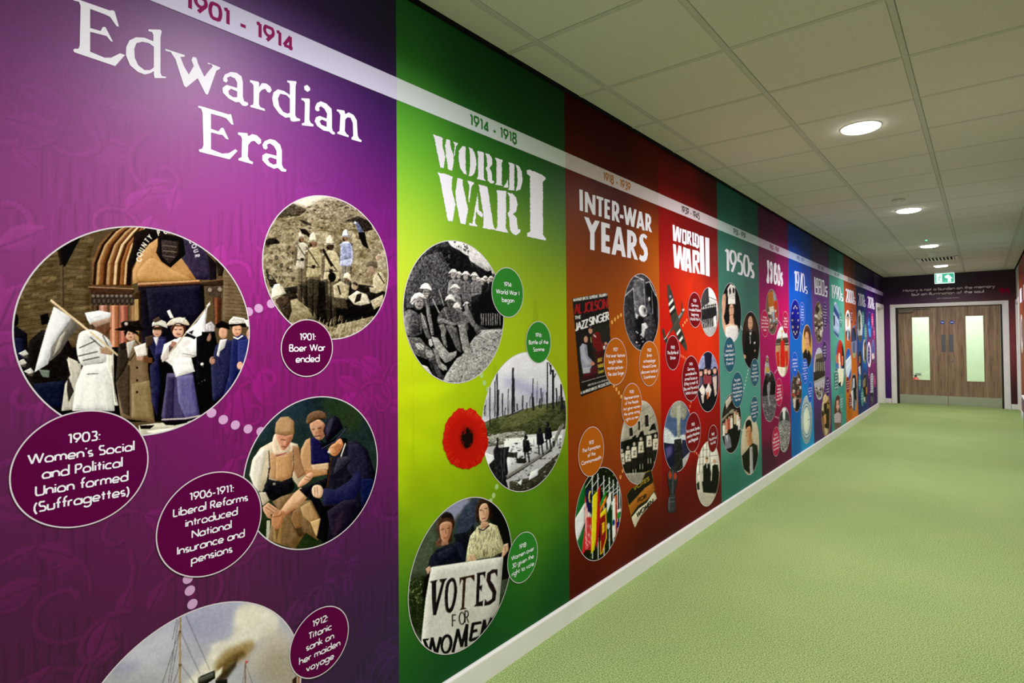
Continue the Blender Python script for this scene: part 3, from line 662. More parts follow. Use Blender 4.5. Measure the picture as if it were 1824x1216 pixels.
# ------------------------------------------------------------------ letter shapes: geometric sans, single strokes
def A(cx, cy, rx, ry, a0, a1, n=None):
    n = n or max(4, int(abs(a1 - a0) / 22)); return [(cx + rx * math.cos(math.radians(t)), cy + ry * math.sin(math.radians(t))) for t in np.linspace(a0, a1, n + 1)]
O = lambda cx=.3, cy=.3, rx=.3, ry=.3: A(cx, cy, rx, ry, 0, 360, 16)
GL = {
 'a': (.6, [O(), [(.6, .6), (.6, 0)]]), 'b': (.6, [O(), [(0, 1.05), (0, 0)]]), 'c': (.48, [A(.3, .3, .3, .3, 50, 310)]),
 'd': (.6, [O(), [(.6, 1.05), (.6, 0)]]), 'e': (.58, [[(.0, .3), (.58, .3)] + A(.3, .3, .29, .3, 0, 320)[0:]]),
 'f': (.32, [A(.32, .82, .17, .2, 70, 180) + [(.15, 0)], [(0, .58), (.32, .58)]]),
 'g': (.6, [O(), [(.6, .6), (.6, -.08)] + A(.3, -.08, .3, .26, 0, -150)]), 'h': (.5, [[(0, 1.05), (0, 0)], [(0, .33)] + A(.25, .35, .25, .25, 180, 0) + [(.5, 0)]]),
 'i': (.06, [[(.03, .6), (.03, 0)], [(.03, .86), (.03, .76)]]), 'j': (.1, [[(.08, .6), (.08, -.3)], [(.08, .86), (.08, .76)]]), 'k': (.45, [[(0, 1.05), (0, 0)], [(.4, .6), (.02, .28)], [(.12, .36), (.45, 0)]]),
 'l': (.06, [[(.03, 1.05), (.03, 0)]]), 'm': (.84, [[(0, .6), (0, 0)], [(0, .36)] + A(.21, .38, .21, .22, 180, 0) + [(.42, 0)], [(.42, .36)] + A(.63, .38, .21, .22, 180, 0) + [(.84, 0)]]),
 'n': (.5, [[(0, .6), (0, 0)], [(0, .33)] + A(.25, .35, .25, .25, 180, 0) + [(.5, 0)]]), 'o': (.6, [O()]), 'p': (.6, [O(), [(0, .6), (0, -.32)]]), 'q': (.6, [O(), [(.6, .6), (.6, -.32)]]),
 'r': (.3, [[(0, .6), (0, 0)], [(0, .35)] + A(.22, .38, .22, .21, 180, 70)]), 's': (.36, [A(.18, .45, .16, .15, 40, 250) + A(.18, .155, .17, .155, 80, -140)]),
 't': (.32, [[(.16, .85), (.16, 0)], [(0, .58), (.32, .58)]]), 'u': (.5, [[(0, .6)] + A(.25, .25, .25, .25, 180, 360) + [(.5, .6)], [(.5, .6), (.5, 0)]]),
 'v': (.5, [[(0, .6), (.25, 0), (.5, .6)]]), 'w': (.8, [[(0, .6), (.2, 0), (.4, .58), (.6, 0), (.8, .6)]]), 'x': (.46, [[(0, .6), (.46, 0)], [(.46, .6), (0, 0)]]),
 'y': (.5, [[(0, .6), (.26, .02)], [(.5, .6), (.12, -.32)]]), 'z': (.44, [[(0, .58), (.44, .58), (0, .02), (.44, .02)]]),
 'A': (.78, [[(0, 0), (.39, 1), (.78, 0)], [(.14, .35), (.64, .35)]]), 'B': (.5, [[(0, 0), (0, 1), (.22, 1)] + A(.22, .76, .22, .24, 90, -90) + [(0, .52)], [(.22, .52)] + A(.24, .26, .26, .26, 90, -90) + [(0, 0)]]),
 'C': (.78, [A(.5, .5, .5, .5, 48, 312)]), 'D': (.72, [[(0, 0), (0, 1), (.22, 1)] + A(.22, .5, .5, .5, 90, -90) + [(0, 0)]]),
 'E': (.45, [[(.45, 1), (0, 1), (0, 0), (.45, 0)], [(0, .52), (.42, .52)]]), 'F': (.43, [[(.43, 1), (0, 1), (0, 0)], [(0, .52), (.4, .52)]]), 'G': (.95, [A(.5, .5, .5, .5, 45, 345) + [(.98, .48), (.58, .48)]]),
 'H': (.62, [[(0, 0), (0, 1)], [(.62, 0), (.62, 1)], [(0, .52), (.62, .52)]]), 'I': (.06, [[(.03, 0), (.03, 1)]]), 'J': (.32, [[(.32, 1)] + [(.32, .2)] + A(.14, .18, .18, .18, 0, -140)]),
 'K': (.58, [[(0, 0), (0, 1)], [(.5, 1), (.02, .48)], [(.1, .56), (.58, 0)]]), 'L': (.4, [[(0, 1), (0, 0), (.4, 0)]]), 'M': (.85, [[(0, 0), (.1, 1), (.42, .1), (.75, 1), (.85, 0)]]),
 'N': (.68, [[(0, 0), (0, 1), (.68, 0), (.68, 1)]]), 'O': (1.0, [O(.5, .5, .5, .5)]), 'P': (.46, [[(0, 0), (0, 1), (.2, 1)] + A(.2, .73, .26, .27, 90, -90) + [(0, .46)]]),
 'Q': (1.0, [O(.5, .5, .5, .5), [(.6, .35), (.95, 0)]]), 'R': (.5, [[(0, 0), (0, 1), (.2, 1)] + A(.2, .73, .26, .27, 90, -90) + [(0, .46)], [(.2, .46), (.5, 0)]]),
 'S': (.5, [A(.25, .75, .22, .25, 35, 250) + A(.25, .26, .25, .26, 80, -145)]), 'T': (.5, [[(0, 1), (.5, 1)], [(.25, 1), (.25, 0)]]), 'U': (.62, [[(0, 1)] + A(.31, .3, .31, .3, 180, 360) + [(.62, 1)]]),
 'V': (.72, [[(0, 1), (.36, 0), (.72, 1)]]), 'W': (1.1, [[(0, 1), (.28, 0), (.55, .95), (.82, 0), (1.1, 1)]]), 'X': (.6, [[(0, 0), (.6, 1)], [(.6, 0), (0, 1)]]), 'Y': (.6, [[(0, 1), (.3, .48), (.6, 1)], [(.3, .48), (.3, 0)]]), 'Z': (.55, [[(0, 1), (.55, 1), (0, 0), (.55, 0)]]),
 '0': (.56, [O(.28, .5, .28, .5)]), '1': (.26, [[(0, .84), (.2, 1), (.2, 0)]]), '2': (.52, [A(.26, .72, .26, .27, 160, -38) + [(0, .01), (.54, .01)]]), '3': (.5, [A(.23, .75, .22, .25, 140, -90), A(.23, .26, .26, .26, 90, -140)]),
 '4': (.56, [[(.42, 0), (.42, 1), (0, .24), (.56, .24)]]), '5': (.5, [[(.46, 1), (.14, 1), (.06, .58)] + A(.22, .32, .28, .31, 110, -130)]), '6': (.56, [[(.4, 1), (.06, .47)], O(.28, .31, .27, .3)]),
 '7': (.5, [[(0, 1), (.5, 1), (.14, 0)]]), '8': (.52, [O(.26, .76, .22, .24), O(.26, .26, .26, .27)]), '9': (.56, [[(.16, 0), (.5, .53)], O(.28, .69, .27, .3)]),
 ':': (.06, [[(.03, .62), (.03, .5)], [(.03, .12), (.03, 0)]]), '.': (.06, [[(.03, .1), (.03, 0)]]), ',': (.06, [[(.05, .1), (0, -.12)]]), '-': (.3, [[(0, .36), (.3, .36)]]), "'": (.08, [[(.08, 1.0), (.02, .8)]]),
 '(': (.2, [A(.42, .4, .4, .65, 125, 235)]), ')': (.2, [A(-.22, .4, .4, .65, 55, -55)]), ' ': (.24, []), '&': (.6, [O(.28, .75, .2, .24), O(.26, .26, .26, .26), [(.3, .3), (.6, 0)]]),
}
def strip(mb, pts, w_, P, closed=False):
    q = np.array(pts, float); n = len(q)
    if n > 2 and np.hypot(*(q[0] - q[-1])) < 1e-6: closed = True; q = q[:-1]; n -= 1
    N = []
    for i in range(n):
        a = q[i - 1] if (i or closed) else q[i]; b2 = q[(i + 1) % n] if (i < n - 1 or closed) else q[i]
        d1 = q[i] - a; d2 = b2 - q[i]; l1, l2 = np.hypot(*d1), np.hypot(*d2)
        if l1 < 1e-9: d = d2 / (l2 + 1e-12); m_ = 1
        elif l2 < 1e-9: d = d1 / l1; m_ = 1
        else:
            d = d1 / l1 + d2 / l2; L_ = np.hypot(*d)
            if L_ < .3: d = d1 / l1; m_ = 1
            else: d /= L_; m_ = 1 / max(.38, abs(d @ (d1 / l1)))
        N.append(np.array([-d[1], d[0]]) * w_ / 2 * m_)
    V = [P(*(q[i] + N[i])) for i in range(n)] + [P(*(q[i] - N[i])) for i in range(n)]
    mb.add(V, [(i, (i + 1) % n, n + (i + 1) % n, n + i) for i in range(n if closed else n - 1)])
def sharp(sts):                       # cut strokes at tight corners so that their edges stay clean
    out = []
    for st in sts:
        cur = [st[0]]
        for a_, b_, c_ in zip(st[:-2], st[1:-1], st[2:]):
            cur.append(b_); d1 = (b_[0] - a_[0], b_[1] - a_[1]); d2 = (c_[0] - b_[0], c_[1] - b_[1])
            n_ = math.hypot(*d1) * math.hypot(*d2)
            if n_ > 1e-9 and (d1[0] * d2[0] + d1[1] * d2[1]) / n_ < .3: out.append(cur); cur = [b_]
        cur.append(st[-1]); out.append(cur)
    return out
def twidth(s, tr=.16): return sum(GL[c][0] + tr for c in s) - tr
def text(name, s, cx, z, size, mat, parent, P, wt=.11, cond=1.0, tr=.18, align=0, sign=1, slant=0, ls=1.28, nrm=(1, 0, 0)):
    lines = s.split('|'); mb = MB(); lead = size * ls; nst = 0; nrm = np.array(nrm, float)
    for i, ln in enumerate(lines):
        wd = twidth(ln, tr) * size * cond; x = cx - (wd / 2 if align == 0 else 0) * sign; zb = z - i * lead
        for ch in ln:
            g = GL[ch]
            for st in sharp(g[1]):
                pts = [(px * (1 - 0) + 0, max(pz, wt / 2) if pz < wt and pz >= 0 else (min(pz, 1 - wt / 2) if .95 < pz <= 1 else pz)) for px, pz in st]
                n0 = len(mb.v); nst += 1
                strip(mb, [(x + sign * (px * cond + slant * pz) * size, zb + pz * size) for px, pz in pts], wt * size, P)
                mb.v[n0:] = [tuple(np.array(q) + nrm * (nst % 6) * 3e-5) for q in mb.v[n0:]]
            x += sign * (g[0] + tr) * size * cond
    return mb.go(name, mat, parent)
def views(view, pts):
    q = nums(pts) if isinstance(pts, str) else np.array(pts, float)
    return [(view[0] + x / view[2], view[1] + y / view[2]) for x, y in q]
def caption(panel, pts, s, col, wf=.7, lf=.15, label=None, wt=.15, dz=0, ringw=.003, tcol=None, view=(0, 0, 1), mh=.66):
    cy, cz, r = fit_circle(views(view, pts))
    off = layer(panel)
    o = disc('caption_roundel', cy, cz, r, flat(col), panel, PL(off))
    if label: o['label'] = label
    ring('border_ring', cy, cz, r, ringw, RING, o, PL(off + .00008))
    ln = s.split('|'); lead = 2 * r * lf; size = lead * mh
    cond = wf * 2 * r / (max(twidth(l_, .15) for l_ in ln) * size)
    z = cz + (len(ln) - 1) * lead / 2 - size * .46 + dz
    text('caption_text', s, cy, z, size, tcol or WHITE, o, PL(off + .00008), wt=wt, cond=cond, tr=.15, ls=lead / size)
    return (cy, cz, r)
def title(panel, view, s, lb, lt, rx, wt=.25, tr=.2, ls=1.0, mat=None):
    """display numerals drawn wide: the stretch acts on the strokes too"""
    u = view[0] + lb[0] / view[2]; v = view[1] + lb[1] / view[2]
    (y0, z0) = W(u, v); (_, z1) = W(view[0] + lt[0] / view[2], view[1] + lt[1] / view[2])
    (y1, _) = W(view[0] + rx / view[2], 500); h = z1 - z0
    K = max(1.0, (W(u + 5, v)[0] - y0) / max(1e-6, z0 - W(u, v + 5)[1]))
    cond = (y1 - y0) / (twidth(s, tr) * h * K)
    P = PL(.0030)
    return text('title_text', s, 0, z0, h, mat or WHITE, panel, lambda a_, t_: P(y0 + a_ * K, t_), wt=wt, cond=cond, tr=tr, align=1)
def rough(poly, amp=2.5, step=9, seed=1):
    rg = random.Random(seed); out = []
    for s in poly:
        q = nums(s); r_ = []
        for i in range(len(q)):
            a, b2 = q[i], q[(i + 1) % len(q)]; n = max(1, int(np.hypot(*(b2 - a)) / step))
            for k in range(n): t = k / n; p_ = a * (1 - t) + b2 * t; r_.append('%.1f %.1f' % (p_[0] + rg.uniform(-amp, amp), p_[1] + rg.uniform(-amp, amp)))
        out.append(' '.join(r_))
    return out
def dots(panel, pts, r=.013, col='cfa0cf', view=(0, 0, 1)):
    mb = MB(); n = 20; off = .0026
    for (u, v) in views(view, pts):
        a, b2 = W(u, v); mb.add([(off, a + r * math.cos(6.2832 * k / n), b2 + r * math.sin(6.2832 * k / n)) for k in range(n)], [tuple(range(n))])
    o = mb.go('dotted_link', flat(col), panel); return o
def shapes(name, view, polys, mat, parent, off, PT=W, P=None):
    """printed lettering traced as outlines; view = (ox, oy, magnification); '|' parts holes from the outline"""
    ox, oy, m = view; mb = MB(); P = P or PL(off)
    for s in polys:
        rings = [[PT(ox + x / m, oy + y / m) for x, y in nums(t)] for t in s.split('|')]
        fl_ = [q for r_ in rings for q in r_]
        tri = tessellate_polygon([[Vector((*q, 0)) for q in r_] for r_ in rings])
        mb.add([P(*q) for q in fl_], tri)
    return mb.go(name, mat, parent)

# ================================================================== mural panels
PY = [0.265, 1.366] + [1.366 + 1.1008 * k for k in range(1, 11)] + [13.50]
def panel(i, label, samples, tex=None, name='mural_panel', nx=None, sigma=.15, mat=None):
    y0, y1 = PY[i], PY[i + 1]; z0, z1 = .098, HC - .0145
    u0, _ = proj([0, max(y0, .28), 1.2]); u1, _ = proj([0, y1, 1.2])
    nx_ = nx or int(np.clip((u1 - u0) / 2.2, 14, 300)); nz_ = int(nx_ * 1.05) if nx_ > 120 else int(max(120, nx_ * 1.6))
    Y, Z = np.meshgrid(np.linspace(y0, y1, nx_), np.linspace(z0, z1, nz_))
    sp = [(*W(u, v), *c) for u, v, c in samples]; sp = np.array(sp)  # sample colours mix the printed gradient with light falloff towards the ceiling
    num = np.zeros(Y.shape + (3,)); den = np.zeros(Y.shape)
    for a in sp:
        d2 = (Y - a[0]) ** 2 / (sigma * 1.0) ** 2 + (Z - a[1]) ** 2 / (sigma * 1.1) ** 2
        wt = np.exp(-d2 / 2) + 1e-4 / (1 + d2) ** 2
        num += wt[..., None] * a[2:]; den += wt
    c = num / den[..., None]
    if tex: c = tex(c, (Y - y0) / (y1 - y0), Z, nz_, nx_, *((y0, y1) if tex.__name__ == 'f' else ()))
    P3 = np.stack([np.full_like(Y, .002), Y, Z], -1)
    o = grid_mesh(name, P3, np.clip(c, 0, 255), np.ones((nz_ - 1, nx_ - 1), bool), None, (0, (y0 + y1) / 2, .098), mat)
    tag(o, label, 'mural', 'decade mural panels along the left wall')
    MB().box((.0002, y0 + .0005, z0), (.0019, y1 - .0005, z1)).go('backing_sheet', flat('30203a'), o)
    return o
# ================================================================== 1901-1914, purple
def damask(c, U, Z, nz, nx):
    p = Pic(0, 0, 1, (0, 0, 1101, 2593), res=.5, bg='808080'); rg = random.Random(7)
    for _ in range(240):                                  # upright hatching
        x, y = rg.uniform(0, 1101), rg.uniform(150, 2500)
        for k in range(rg.randint(5, 11)):
            h = rg.uniform(60, 130); p.l('5c5c5c' if k % 2 else '909090', rg.uniform(3.5, 7), [(x + k * 13, y + rg.uniform(-20, 20)), (x + k * 13 + rg.uniform(-3, 3), y + h)], a=.8)
    for _ in range(95):                                   # leaf scrolls
        x, y = rg.uniform(-50, 1150), rg.uniform(100, 2560); a0 = rg.uniform(0, 6.28); s_ = rg.choice((-1, 1)); R = rg.uniform(70, 170)
        q = [(x + R * math.exp(-.28 * t) * math.cos(a0 + s_ * t), y + R * math.exp(-.28 * t) * math.sin(a0 + s_ * t)) for t in np.linspace(0, 6.5, 22)]
        p.l('6a6a6a', rg.uniform(16, 26), q, a=.7); p.l('a4a4a4', rg.uniform(7, 14), q, a=.8)
        for _k in range(rg.randint(2, 5)):
            i = rg.randint(0, 12); a1 = rg.uniform(0, 6.28); L_ = rg.uniform(50, 110); bx, by = q[i]; w_ = L_ * .28
            ex, ey = bx + L_ * math.cos(a1), by + L_ * math.sin(a1); nx_, ny_ = -math.sin(a1) * w_, math.cos(a1) * w_
            p.f('a8a8a8', [(bx, by), ((bx + ex) / 2 + nx_, (by + ey) / 2 + ny_), (ex, ey), ((bx + ex) / 2 - nx_, (by + ey) / 2 - ny_)], sm=1, a=.75)
            p.l('686868', 4, [(bx, by), (ex, ey)])
    H, W_ = U.shape
    yy = np.clip(((HC - .0145 - Z) * 1000 * p.k).astype(int), 0, p.h - 1); xx = np.clip((U * 1101 * p.k).astype(int), 0, p.w - 1)
    q = p.a[yy, xx, 0] / 128 - 1
    return c * (1 + q[..., None] * (.5 * np.clip((2.15 - Z) / .6, .2, 1.0) * (1 + .7 * np.clip((1.0 - Z) / .6, 0, 1)))[..., None])
P0 = panel(0, 'purple Edwardian Era mural panel nearest the camera', [
 (5, 20, (82, 40, 90)), (120, 20, (84, 30, 98)), (270, 40, (78, 36, 104)), (480, 20, (62, 34, 98)), (600, 20, (36, 14, 72)), (695, 20, (16, 2, 34)), (690, 110, (26, 2, 58)), (5, 130, (108, 44, 104)), (200, 180, (120, 36, 122)), (400, 170, (118, 38, 132)), (560, 170, (84, 30, 112)), (640, 200, (58, 8, 92)), (695, 230, (44, 0, 84)),
 (5, 230, (118, 46, 112)), (150, 240, (134, 44, 132)), (330, 240, (146, 42, 142)), (460, 240, (138, 40, 142)), (560, 260, (118, 36, 130)), (5, 324, (128, 48, 114)), (150, 324, (152, 56, 138)), (300, 324, (160, 56, 146)), (450, 324, (152, 50, 146)), (540, 324, (138, 40, 138)), (620, 324, (112, 12, 118)), (694, 324, (82, 0, 94)),
 (5, 400, (138, 52, 126)), (230, 394, (166, 58, 144)), (350, 394, (168, 50, 146)), (450, 400, (158, 38, 140)), (694, 394, (122, 0, 120)), (10, 500, (132, 34, 114)), (455, 500, (146, 14, 122)), (696, 500, (124, 0, 114)), (10, 640, (110, 20, 94)), (455, 640, (132, 2, 108)), (640, 660, (122, 2, 98)), (700, 640, (112, 0, 98)),
 (8, 760, (98, 16, 82)), (430, 700, (128, 0, 104)), (550, 690, (124, 6, 104)), (290, 820, (108, 4, 92)), (400, 815, (108, 2, 88)), (695, 820, (104, 0, 88)), (10, 900, (86, 14, 74)), (260, 900, (100, 6, 84)), (690, 930, (82, 0, 80)), (150, 990, (88, 8, 72)),
 (10, 1042, (72, 16, 64)), (150, 1060, (80, 8, 64)), (300, 1050, (84, 14, 68)), (480, 1040, (74, 12, 66)), (600, 1050, (60, 6, 66)), (700, 1050, (44, 4, 66)), (10, 1198, (66, 8, 52)), (110, 1190, (62, 14, 58)), (640, 1190, (46, 14, 60)), (700, 1200, (38, 12, 64))], damask, nx=520, mat=print_mat(.42, .3))

# --- gathering of women with flags at an arched doorway
p = Pic(10, 395, 3.118, (20, 15, 1370, 1205), bg='5a4c38')
p.f('62533c', '0 0 520 0 470 200 460 700 0 700', t=22, ts=(60, 14))
rg = random.Random(3)
for k in range(24):
    y = 90 + k * 24; p.l('2e261a', 3, [(60, y + 40), (300, y)], a=.55); p.l('332a1d', 3, [(330, y), (470, y + 10)], a=.5)
for k in range(70): p.f(rg.choice(['7d6b4c', '4a3d2a', '8c7a58']), [(x := rg.uniform(60, 460), y := rg.uniform(60, 480)), (x + 36, y - 4), (x + 36, y + 13), (x, y + 16)], a=.5)
p.f('17120d', '300 120 420 80 330 250 300 240'); p.l('453a2e', 14, '315 240 318 470'); p.l('6b5c48', 5, '312 240 314 470'); p.l('2a221a', 16, '292 150 312 235')
p.f('6a4a2c', '480 330 480 220 520 120 580 60 640 30 900 30 870 60 780 130 720 210 700 300 700 360 470 350', t=12)
for i, (cc, w_) in enumerate((('2c1c10', 12), ('b08e66', 12), ('7a5030', 16), ('3a2415', 12), ('a88560', 14), ('6a4428', 14), ('d0b48e', 12), ('472c18', 14), ('8a5a34', 16), ('c3a279', 10), ('20140c', 24))):
    o = i * 19; p.l(cc, w_ + 3, [(492 + o, 345), (500 + o, 230), (540 + o * .95, 130), (600 + o * .9, 60 + o * .05), (680 + o * .6, 10 + o * .1)])
p.f('1c1512', '715 60 830 20 1000 30 860 75 790 130 740 190 700 260 690 240')
p.f('b0875a', '705 345 705 270 740 190 800 120 870 75 960 80 1060 320 740 335', t=8)
p.f('c09a68', '740 320 800 200 900 255 1000 300 1010 322', a=.6, sm=1)
p.f('3a3246', '975 90 1060 110 1130 190 1145 320 1060 322 1005 240 975 200', t=12)
p.f('221c20', '1120 180 1170 230 1170 330 1135 330')
p.f('191312', '845 60 985 85 1000 180 960 215 915 255 865 220 835 170 845 130', t=20, ts=(8, 6)); p.f('3d3330', '865 100 960 110 960 180 910 235 870 190', t=26, ts=(10, 7)); p.l('0f0b0a', 5, '858 90 970 108 965 188 912 246 862 196 858 90')
for st in ('870 130 950 140', '875 160 950 168', '885 190 940 196'): p.l('7a6e64', 4, st)
def wtext(s, pts, size, col='e6ddcf', w_=5):
    for ch, (x, y, ang) in zip(s, pts):
        g = GL[ch]; ca, sa = math.cos(math.radians(ang)), math.sin(math.radians(ang))
        for st in g[1]: p.l(col, w_, [(x + (a * .8 * ca + b * sa) * size, y + (a * .8 * sa - b * ca) * size) for a, b in st])
wtext('COUNTY', [(750, 222, -70), (752, 196, -66), (764, 168, -60), (776, 142, -55), (792, 116, -50), (806, 98, -45)], 26)
wtext('POLICE', [(850, 76, -18), (880, 66, -8), (906, 62, 0)], 28); wtext('COURT', [(1018, 108, 55), (1032, 132, 62), (1044, 160, 70), (1052, 186, 80)][0:4], 24, 'c8c2cc')
p.f('1a1720', '735 352 1100 330 1110 560 1120 700 760 700 745 500', t=5); p.f('232030', '780 370 1080 350 1090 540 800 560', t=6)
p.l('b98d66', 13, '738 346 1075 328'); p.l('5d3c26', 7, '735 358 1090 340')
p.f('4a3528', '455 355 715 365 715 390 690 405 470 400', t=10); p.l('9c7a5c', 6, '460 362 712 372')
for k in range(9): p.e('38302a', 490 + k * 26, 430, 16, 32); p.e('7d7064', 488 + k * 26, 412, 9, 8); p.e('5c5148', 494 + k * 26, 440, 6, 12)
for x0, c0, c1 in ((480, '3a2c20', '5d4a38'), (520, '9a6c5c', 'c49a8a'), (580, 'a0684e', 'cf9b80'), (632, '8d5446', 'b97c6a'), (690, '6e5138', '9c7b58')):
    p.f(c0, [(x0, 465), (x0 + 46, 465), (x0 + 46, 700), (x0, 700)]); p.f(c1, [(x0 + 10, 465), (x0 + 26, 465), (x0 + 26, 700), (x0 + 10, 700)])
p.f('3c2a1c', '715 400 750 380 755 700 728 700'); p.f('a98d63', '716 430 738 430 740 700 720 700')
p.f('3a2c20', '1075 340 1215 315 1215 350 1190 360 1090 355'); p.l('77604a', 5, '1080 335 1212 318')
p.f('4b4036', '1110 360 1205 355 1195 420 1165 430 1120 400', t=20, ts=(10, 10)); p.e('8e8072', 1135, 378, 12); p.e('8e8072', 1190, 375, 12)
p.f('4c2f22', '1150 420 1200 420 1195 580 1160 580'); p.f('80523e', '1160 420 1178 420 1176 580 1164 580')
p.f('6b5c46', '1195 200 1370 330 1370 560 1205 550 1210 330', t=18, ts=(50, 14))
for k in range(14): p.l('33291c', 3, [(1215, 290 + 20 * k), (1350, 300 + 20 * k)], a=.5)
p.f('2c251c', '1165 210 1215 250 1205 300 1180 300')
p.f('120f0e', '20 700 1370 690 1370 1110 20 1110', t=6)
p.f('1d1a22', '30 560 120 620 130 900 60 820 40 700', t=8); p.e('191615', 55, 545, 18, 34); p.f('23253c', '40 640 95 650 100 760 60 760')
p.f('15120f', '190 520 235 505 250 560 200 575'); p.f('1e1a18', '130 660 200 600 330 620 420 800 380 1080 150 1000 110 820', t=7); p.f('1c2036', '150 900 330 880 320 1040 200 1020', t=6)
for x, y in ((100, 730), (90, 780), (130, 830)): p.f('c9c6c0', [(x - 30, y), (x + 10, y - 20), (x + 28, y + 4), (x, y + 16)], t=30); p.f('584f48', [(x - 20, y + 18), (x + 26, y + 8), (x + 20, y + 30)])
p.f('b9b4a9', '340 760 420 790 400 1040 310 1050 330 900 360 850', t=26, ts=(10, 40)); p.f('38342f', '345 850 380 940 350 1000 340 930')
p.f('d9d8dc', '268 470 365 530 330 600 270 680 235 790 160 835 185 740 225 600', t=7, ts=(60, 60), sm=0); p.f('e5e4e8', '272 490 340 545 270 640 230 740 215 690', a=.7, bl=8)
p.f('6f6a64', '365 535 410 575 350 650 300 730 245 775 252 700 310 610', t=16); p.f('bdb6aa', '300 640 335 600 300 700 262 748', a=.8)
p.f('c6c0b4', '345 750 400 775 425 830 400 850 350 810'); p.f('a9c0b0', '185 820 245 825 240 865 205 860', a=.6)
p.l('c9b08c', 13, '252 436 480 620'); p.l('e3d2b4', 5, '252 434 470 610')
# woman in white with her back turned
p.f('6b4c3a', '500 560 560 550 585 590 560 640 500 620', t=10); p.f('d8d7d9', '440 505 520 492 585 505 580 540 470 570 455 545', t=10); p.f('a58c7c', '470 560 580 530 585 555 500 585'); p.f('f0eff0', '455 515 520 500 560 508 480 540')
p.f('d3d1cf', '400 650 420 610 490 600 570 650 590 710 560 800 540 780 430 800 395 720', t=9, sm=1)
for st in ('410 700 500 660', '405 745 510 720', '470 640 540 700', '540 630 575 700', '430 770 520 750'): p.l('3a3633', 7, st, a=.75)
p.f('dddcda', '430 800 560 780 600 850 605 1050 370 1050 390 900', t=7, ts=(16, 200)); p.f('c9c8c4', '540 860 600 900 602 1050 560 1050', a=.7); p.f('f0f0ee', '440 860 500 850 490 1040 420 1040', a=.6, bl=10)
p.f('dad6cc', '560 690 600 710 600 900 625 1020 606 1020 590 880 560 800', t=6); p.l('8a7f72', 5, '590 800 612 1000'); p.f('a48771', '520 700 570 690 600 712 590 740 530 730')
p.l('cdb795', 10, '470 610 645 760'); p.l('33302c', 4, '455 845 515 842')
# woman in brown coat
p.f('7b6851', '640 700 720 650 790 700 790 820 830 1115 640 1090 615 900 620 760', t=12, ts=(40, 60)); p.f('4d4236', '640 760 690 800 690 1080 650 1060 612 900', t=10); p.f('8c7c5b', '700 900 800 880 820 1100 700 1090', t=12, a=.8); p.f('3a322b', '625 700 660 680 690 760 660 820 610 900', t=8)
p.f('b9b3ac', '672 670 720 655 700 710 680 760'); p.l('332b24', 6, '720 660 745 690 690 770'); p.f('2a2420', '628 680 665 665 672 700 640 710')
p.e('caa08a', 693, 625, 27, 34); p.f('181210', '655 608 700 600 735 610 742 640 728 625 680 606 664 640'); p.e('8c4a40', 695, 640, 8, 4); p.l('4a2c22', 4, '680 622 690 622'); p.l('4a2c22', 4, '703 622 712 622')
p.f('1c1614', '605 600 650 585 740 580 770 598 700 606', sm=1); p.f('201a18', '640 560 660 550 720 550 740 545 755 590 645 592', t=14); p.e('b9aaa0', 670, 566, 10)
p.f('ded8cf', '712 695 780 670 785 740 730 750'); p.f('b08a78', '725 745 765 748 760 772 730 768'); p.f('68452f', '765 750 815 755 815 785 770 780')
for y in (810, 880, 945): p.e('2a221a', 730, y, 7)
# middle woman in blue behind
p.f('2b2a48', '770 660 830 630 890 640 895 720 850 760 860 900 840 1080 810 1000 800 800 830 770 800 700', t=10); p.f('3b3a66', '840 650 890 650 880 730 830 740', t=8); p.f('4a3a32', '775 640 820 628 815 680 780 700')
p.e('c39c86', 842, 608, 25, 32); p.f('3a2a20', '815 585 870 580 872 620 862 600 822 600'); p.f('cfcac2', '815 560 840 535 890 555 900 590 850 572 812 580', t=16); p.f('53453a', '815 545 850 525 865 545 830 560'); p.f('d5d0d2', '820 640 850 640 838 690')
p.l('8a4a42', 4, '834 624 850 624')
# woman in white jacket, violet skirt
p.f('4e4668', '895 840 1040 840 1080 1080 1000 1100 880 1105 865 1080 890 900', t=12, ts=(14, 120)); p.f('6a6390', '950 860 1040 850 1070 1070 1000 1090 960 1000', t=10, ts=(12, 120), a=.9); p.f('3a3350', '900 860 940 860 930 1090 880 1100', t=8)
p.l('bdb0ac', 8, '868 1098 1000 1092 1080 1076')
p.f('dcdad8', '880 680 940 650 1000 650 1010 740 1052 830 945 862 925 800 900 780 862 760', t=8); p.f('e6e3e2', '935 760 1030 750 1050 830 950 858', t=4); p.f('5a4c50', '905 690 930 665 950 690 905 740'); p.f('c9bdb8', '862 745 900 690 905 760 870 780', t=10)
p.f('ded8d6', '950 650 1020 640 1090 690 1060 745 1000 750 975 700', t=8, sm=1); p.l('8e8784', 5, '985 730 1060 745'); p.f('a2786a', '922 660 950 668 940 700 915 690')
p.e('d3a893', 958, 605, 32, 38); p.f('4c2f20', '915 590 930 572 1000 575 1005 620 992 600 985 580 940 580 922 620'); p.e('7a2d2a', 960, 622, 12, 6); p.l('e8dcd4', 3, '952 621 968 621'); p.l('3b241c', 5, '938 598 950 598'); p.l('3b241c', 5, '966 598 978 598')
p.f('cdbfae', '893 575 915 545 960 530 1000 540 1020 575 960 562 930 572', t=12, sm=1); p.f('e6e2da', '895 495 912 488 935 535 915 535'); p.f('d8d4cb', '930 540 1000 530 990 560 930 560', a=.8)
p.l('bfb09a', 8, '900 742 1135 455'); p.f('e2e0e2', '1000 612 1060 560 1120 475 1112 560 1108 680 1085 720 1040 740 1010 690 1060 640', t=5); p.f('2c2a30', '1015 612 1045 600 1035 625'); p.l('8c8890', 4, '1112 480 1108 680')
p.f('e8e8ec', '1112 470 1138 440 1130 465')
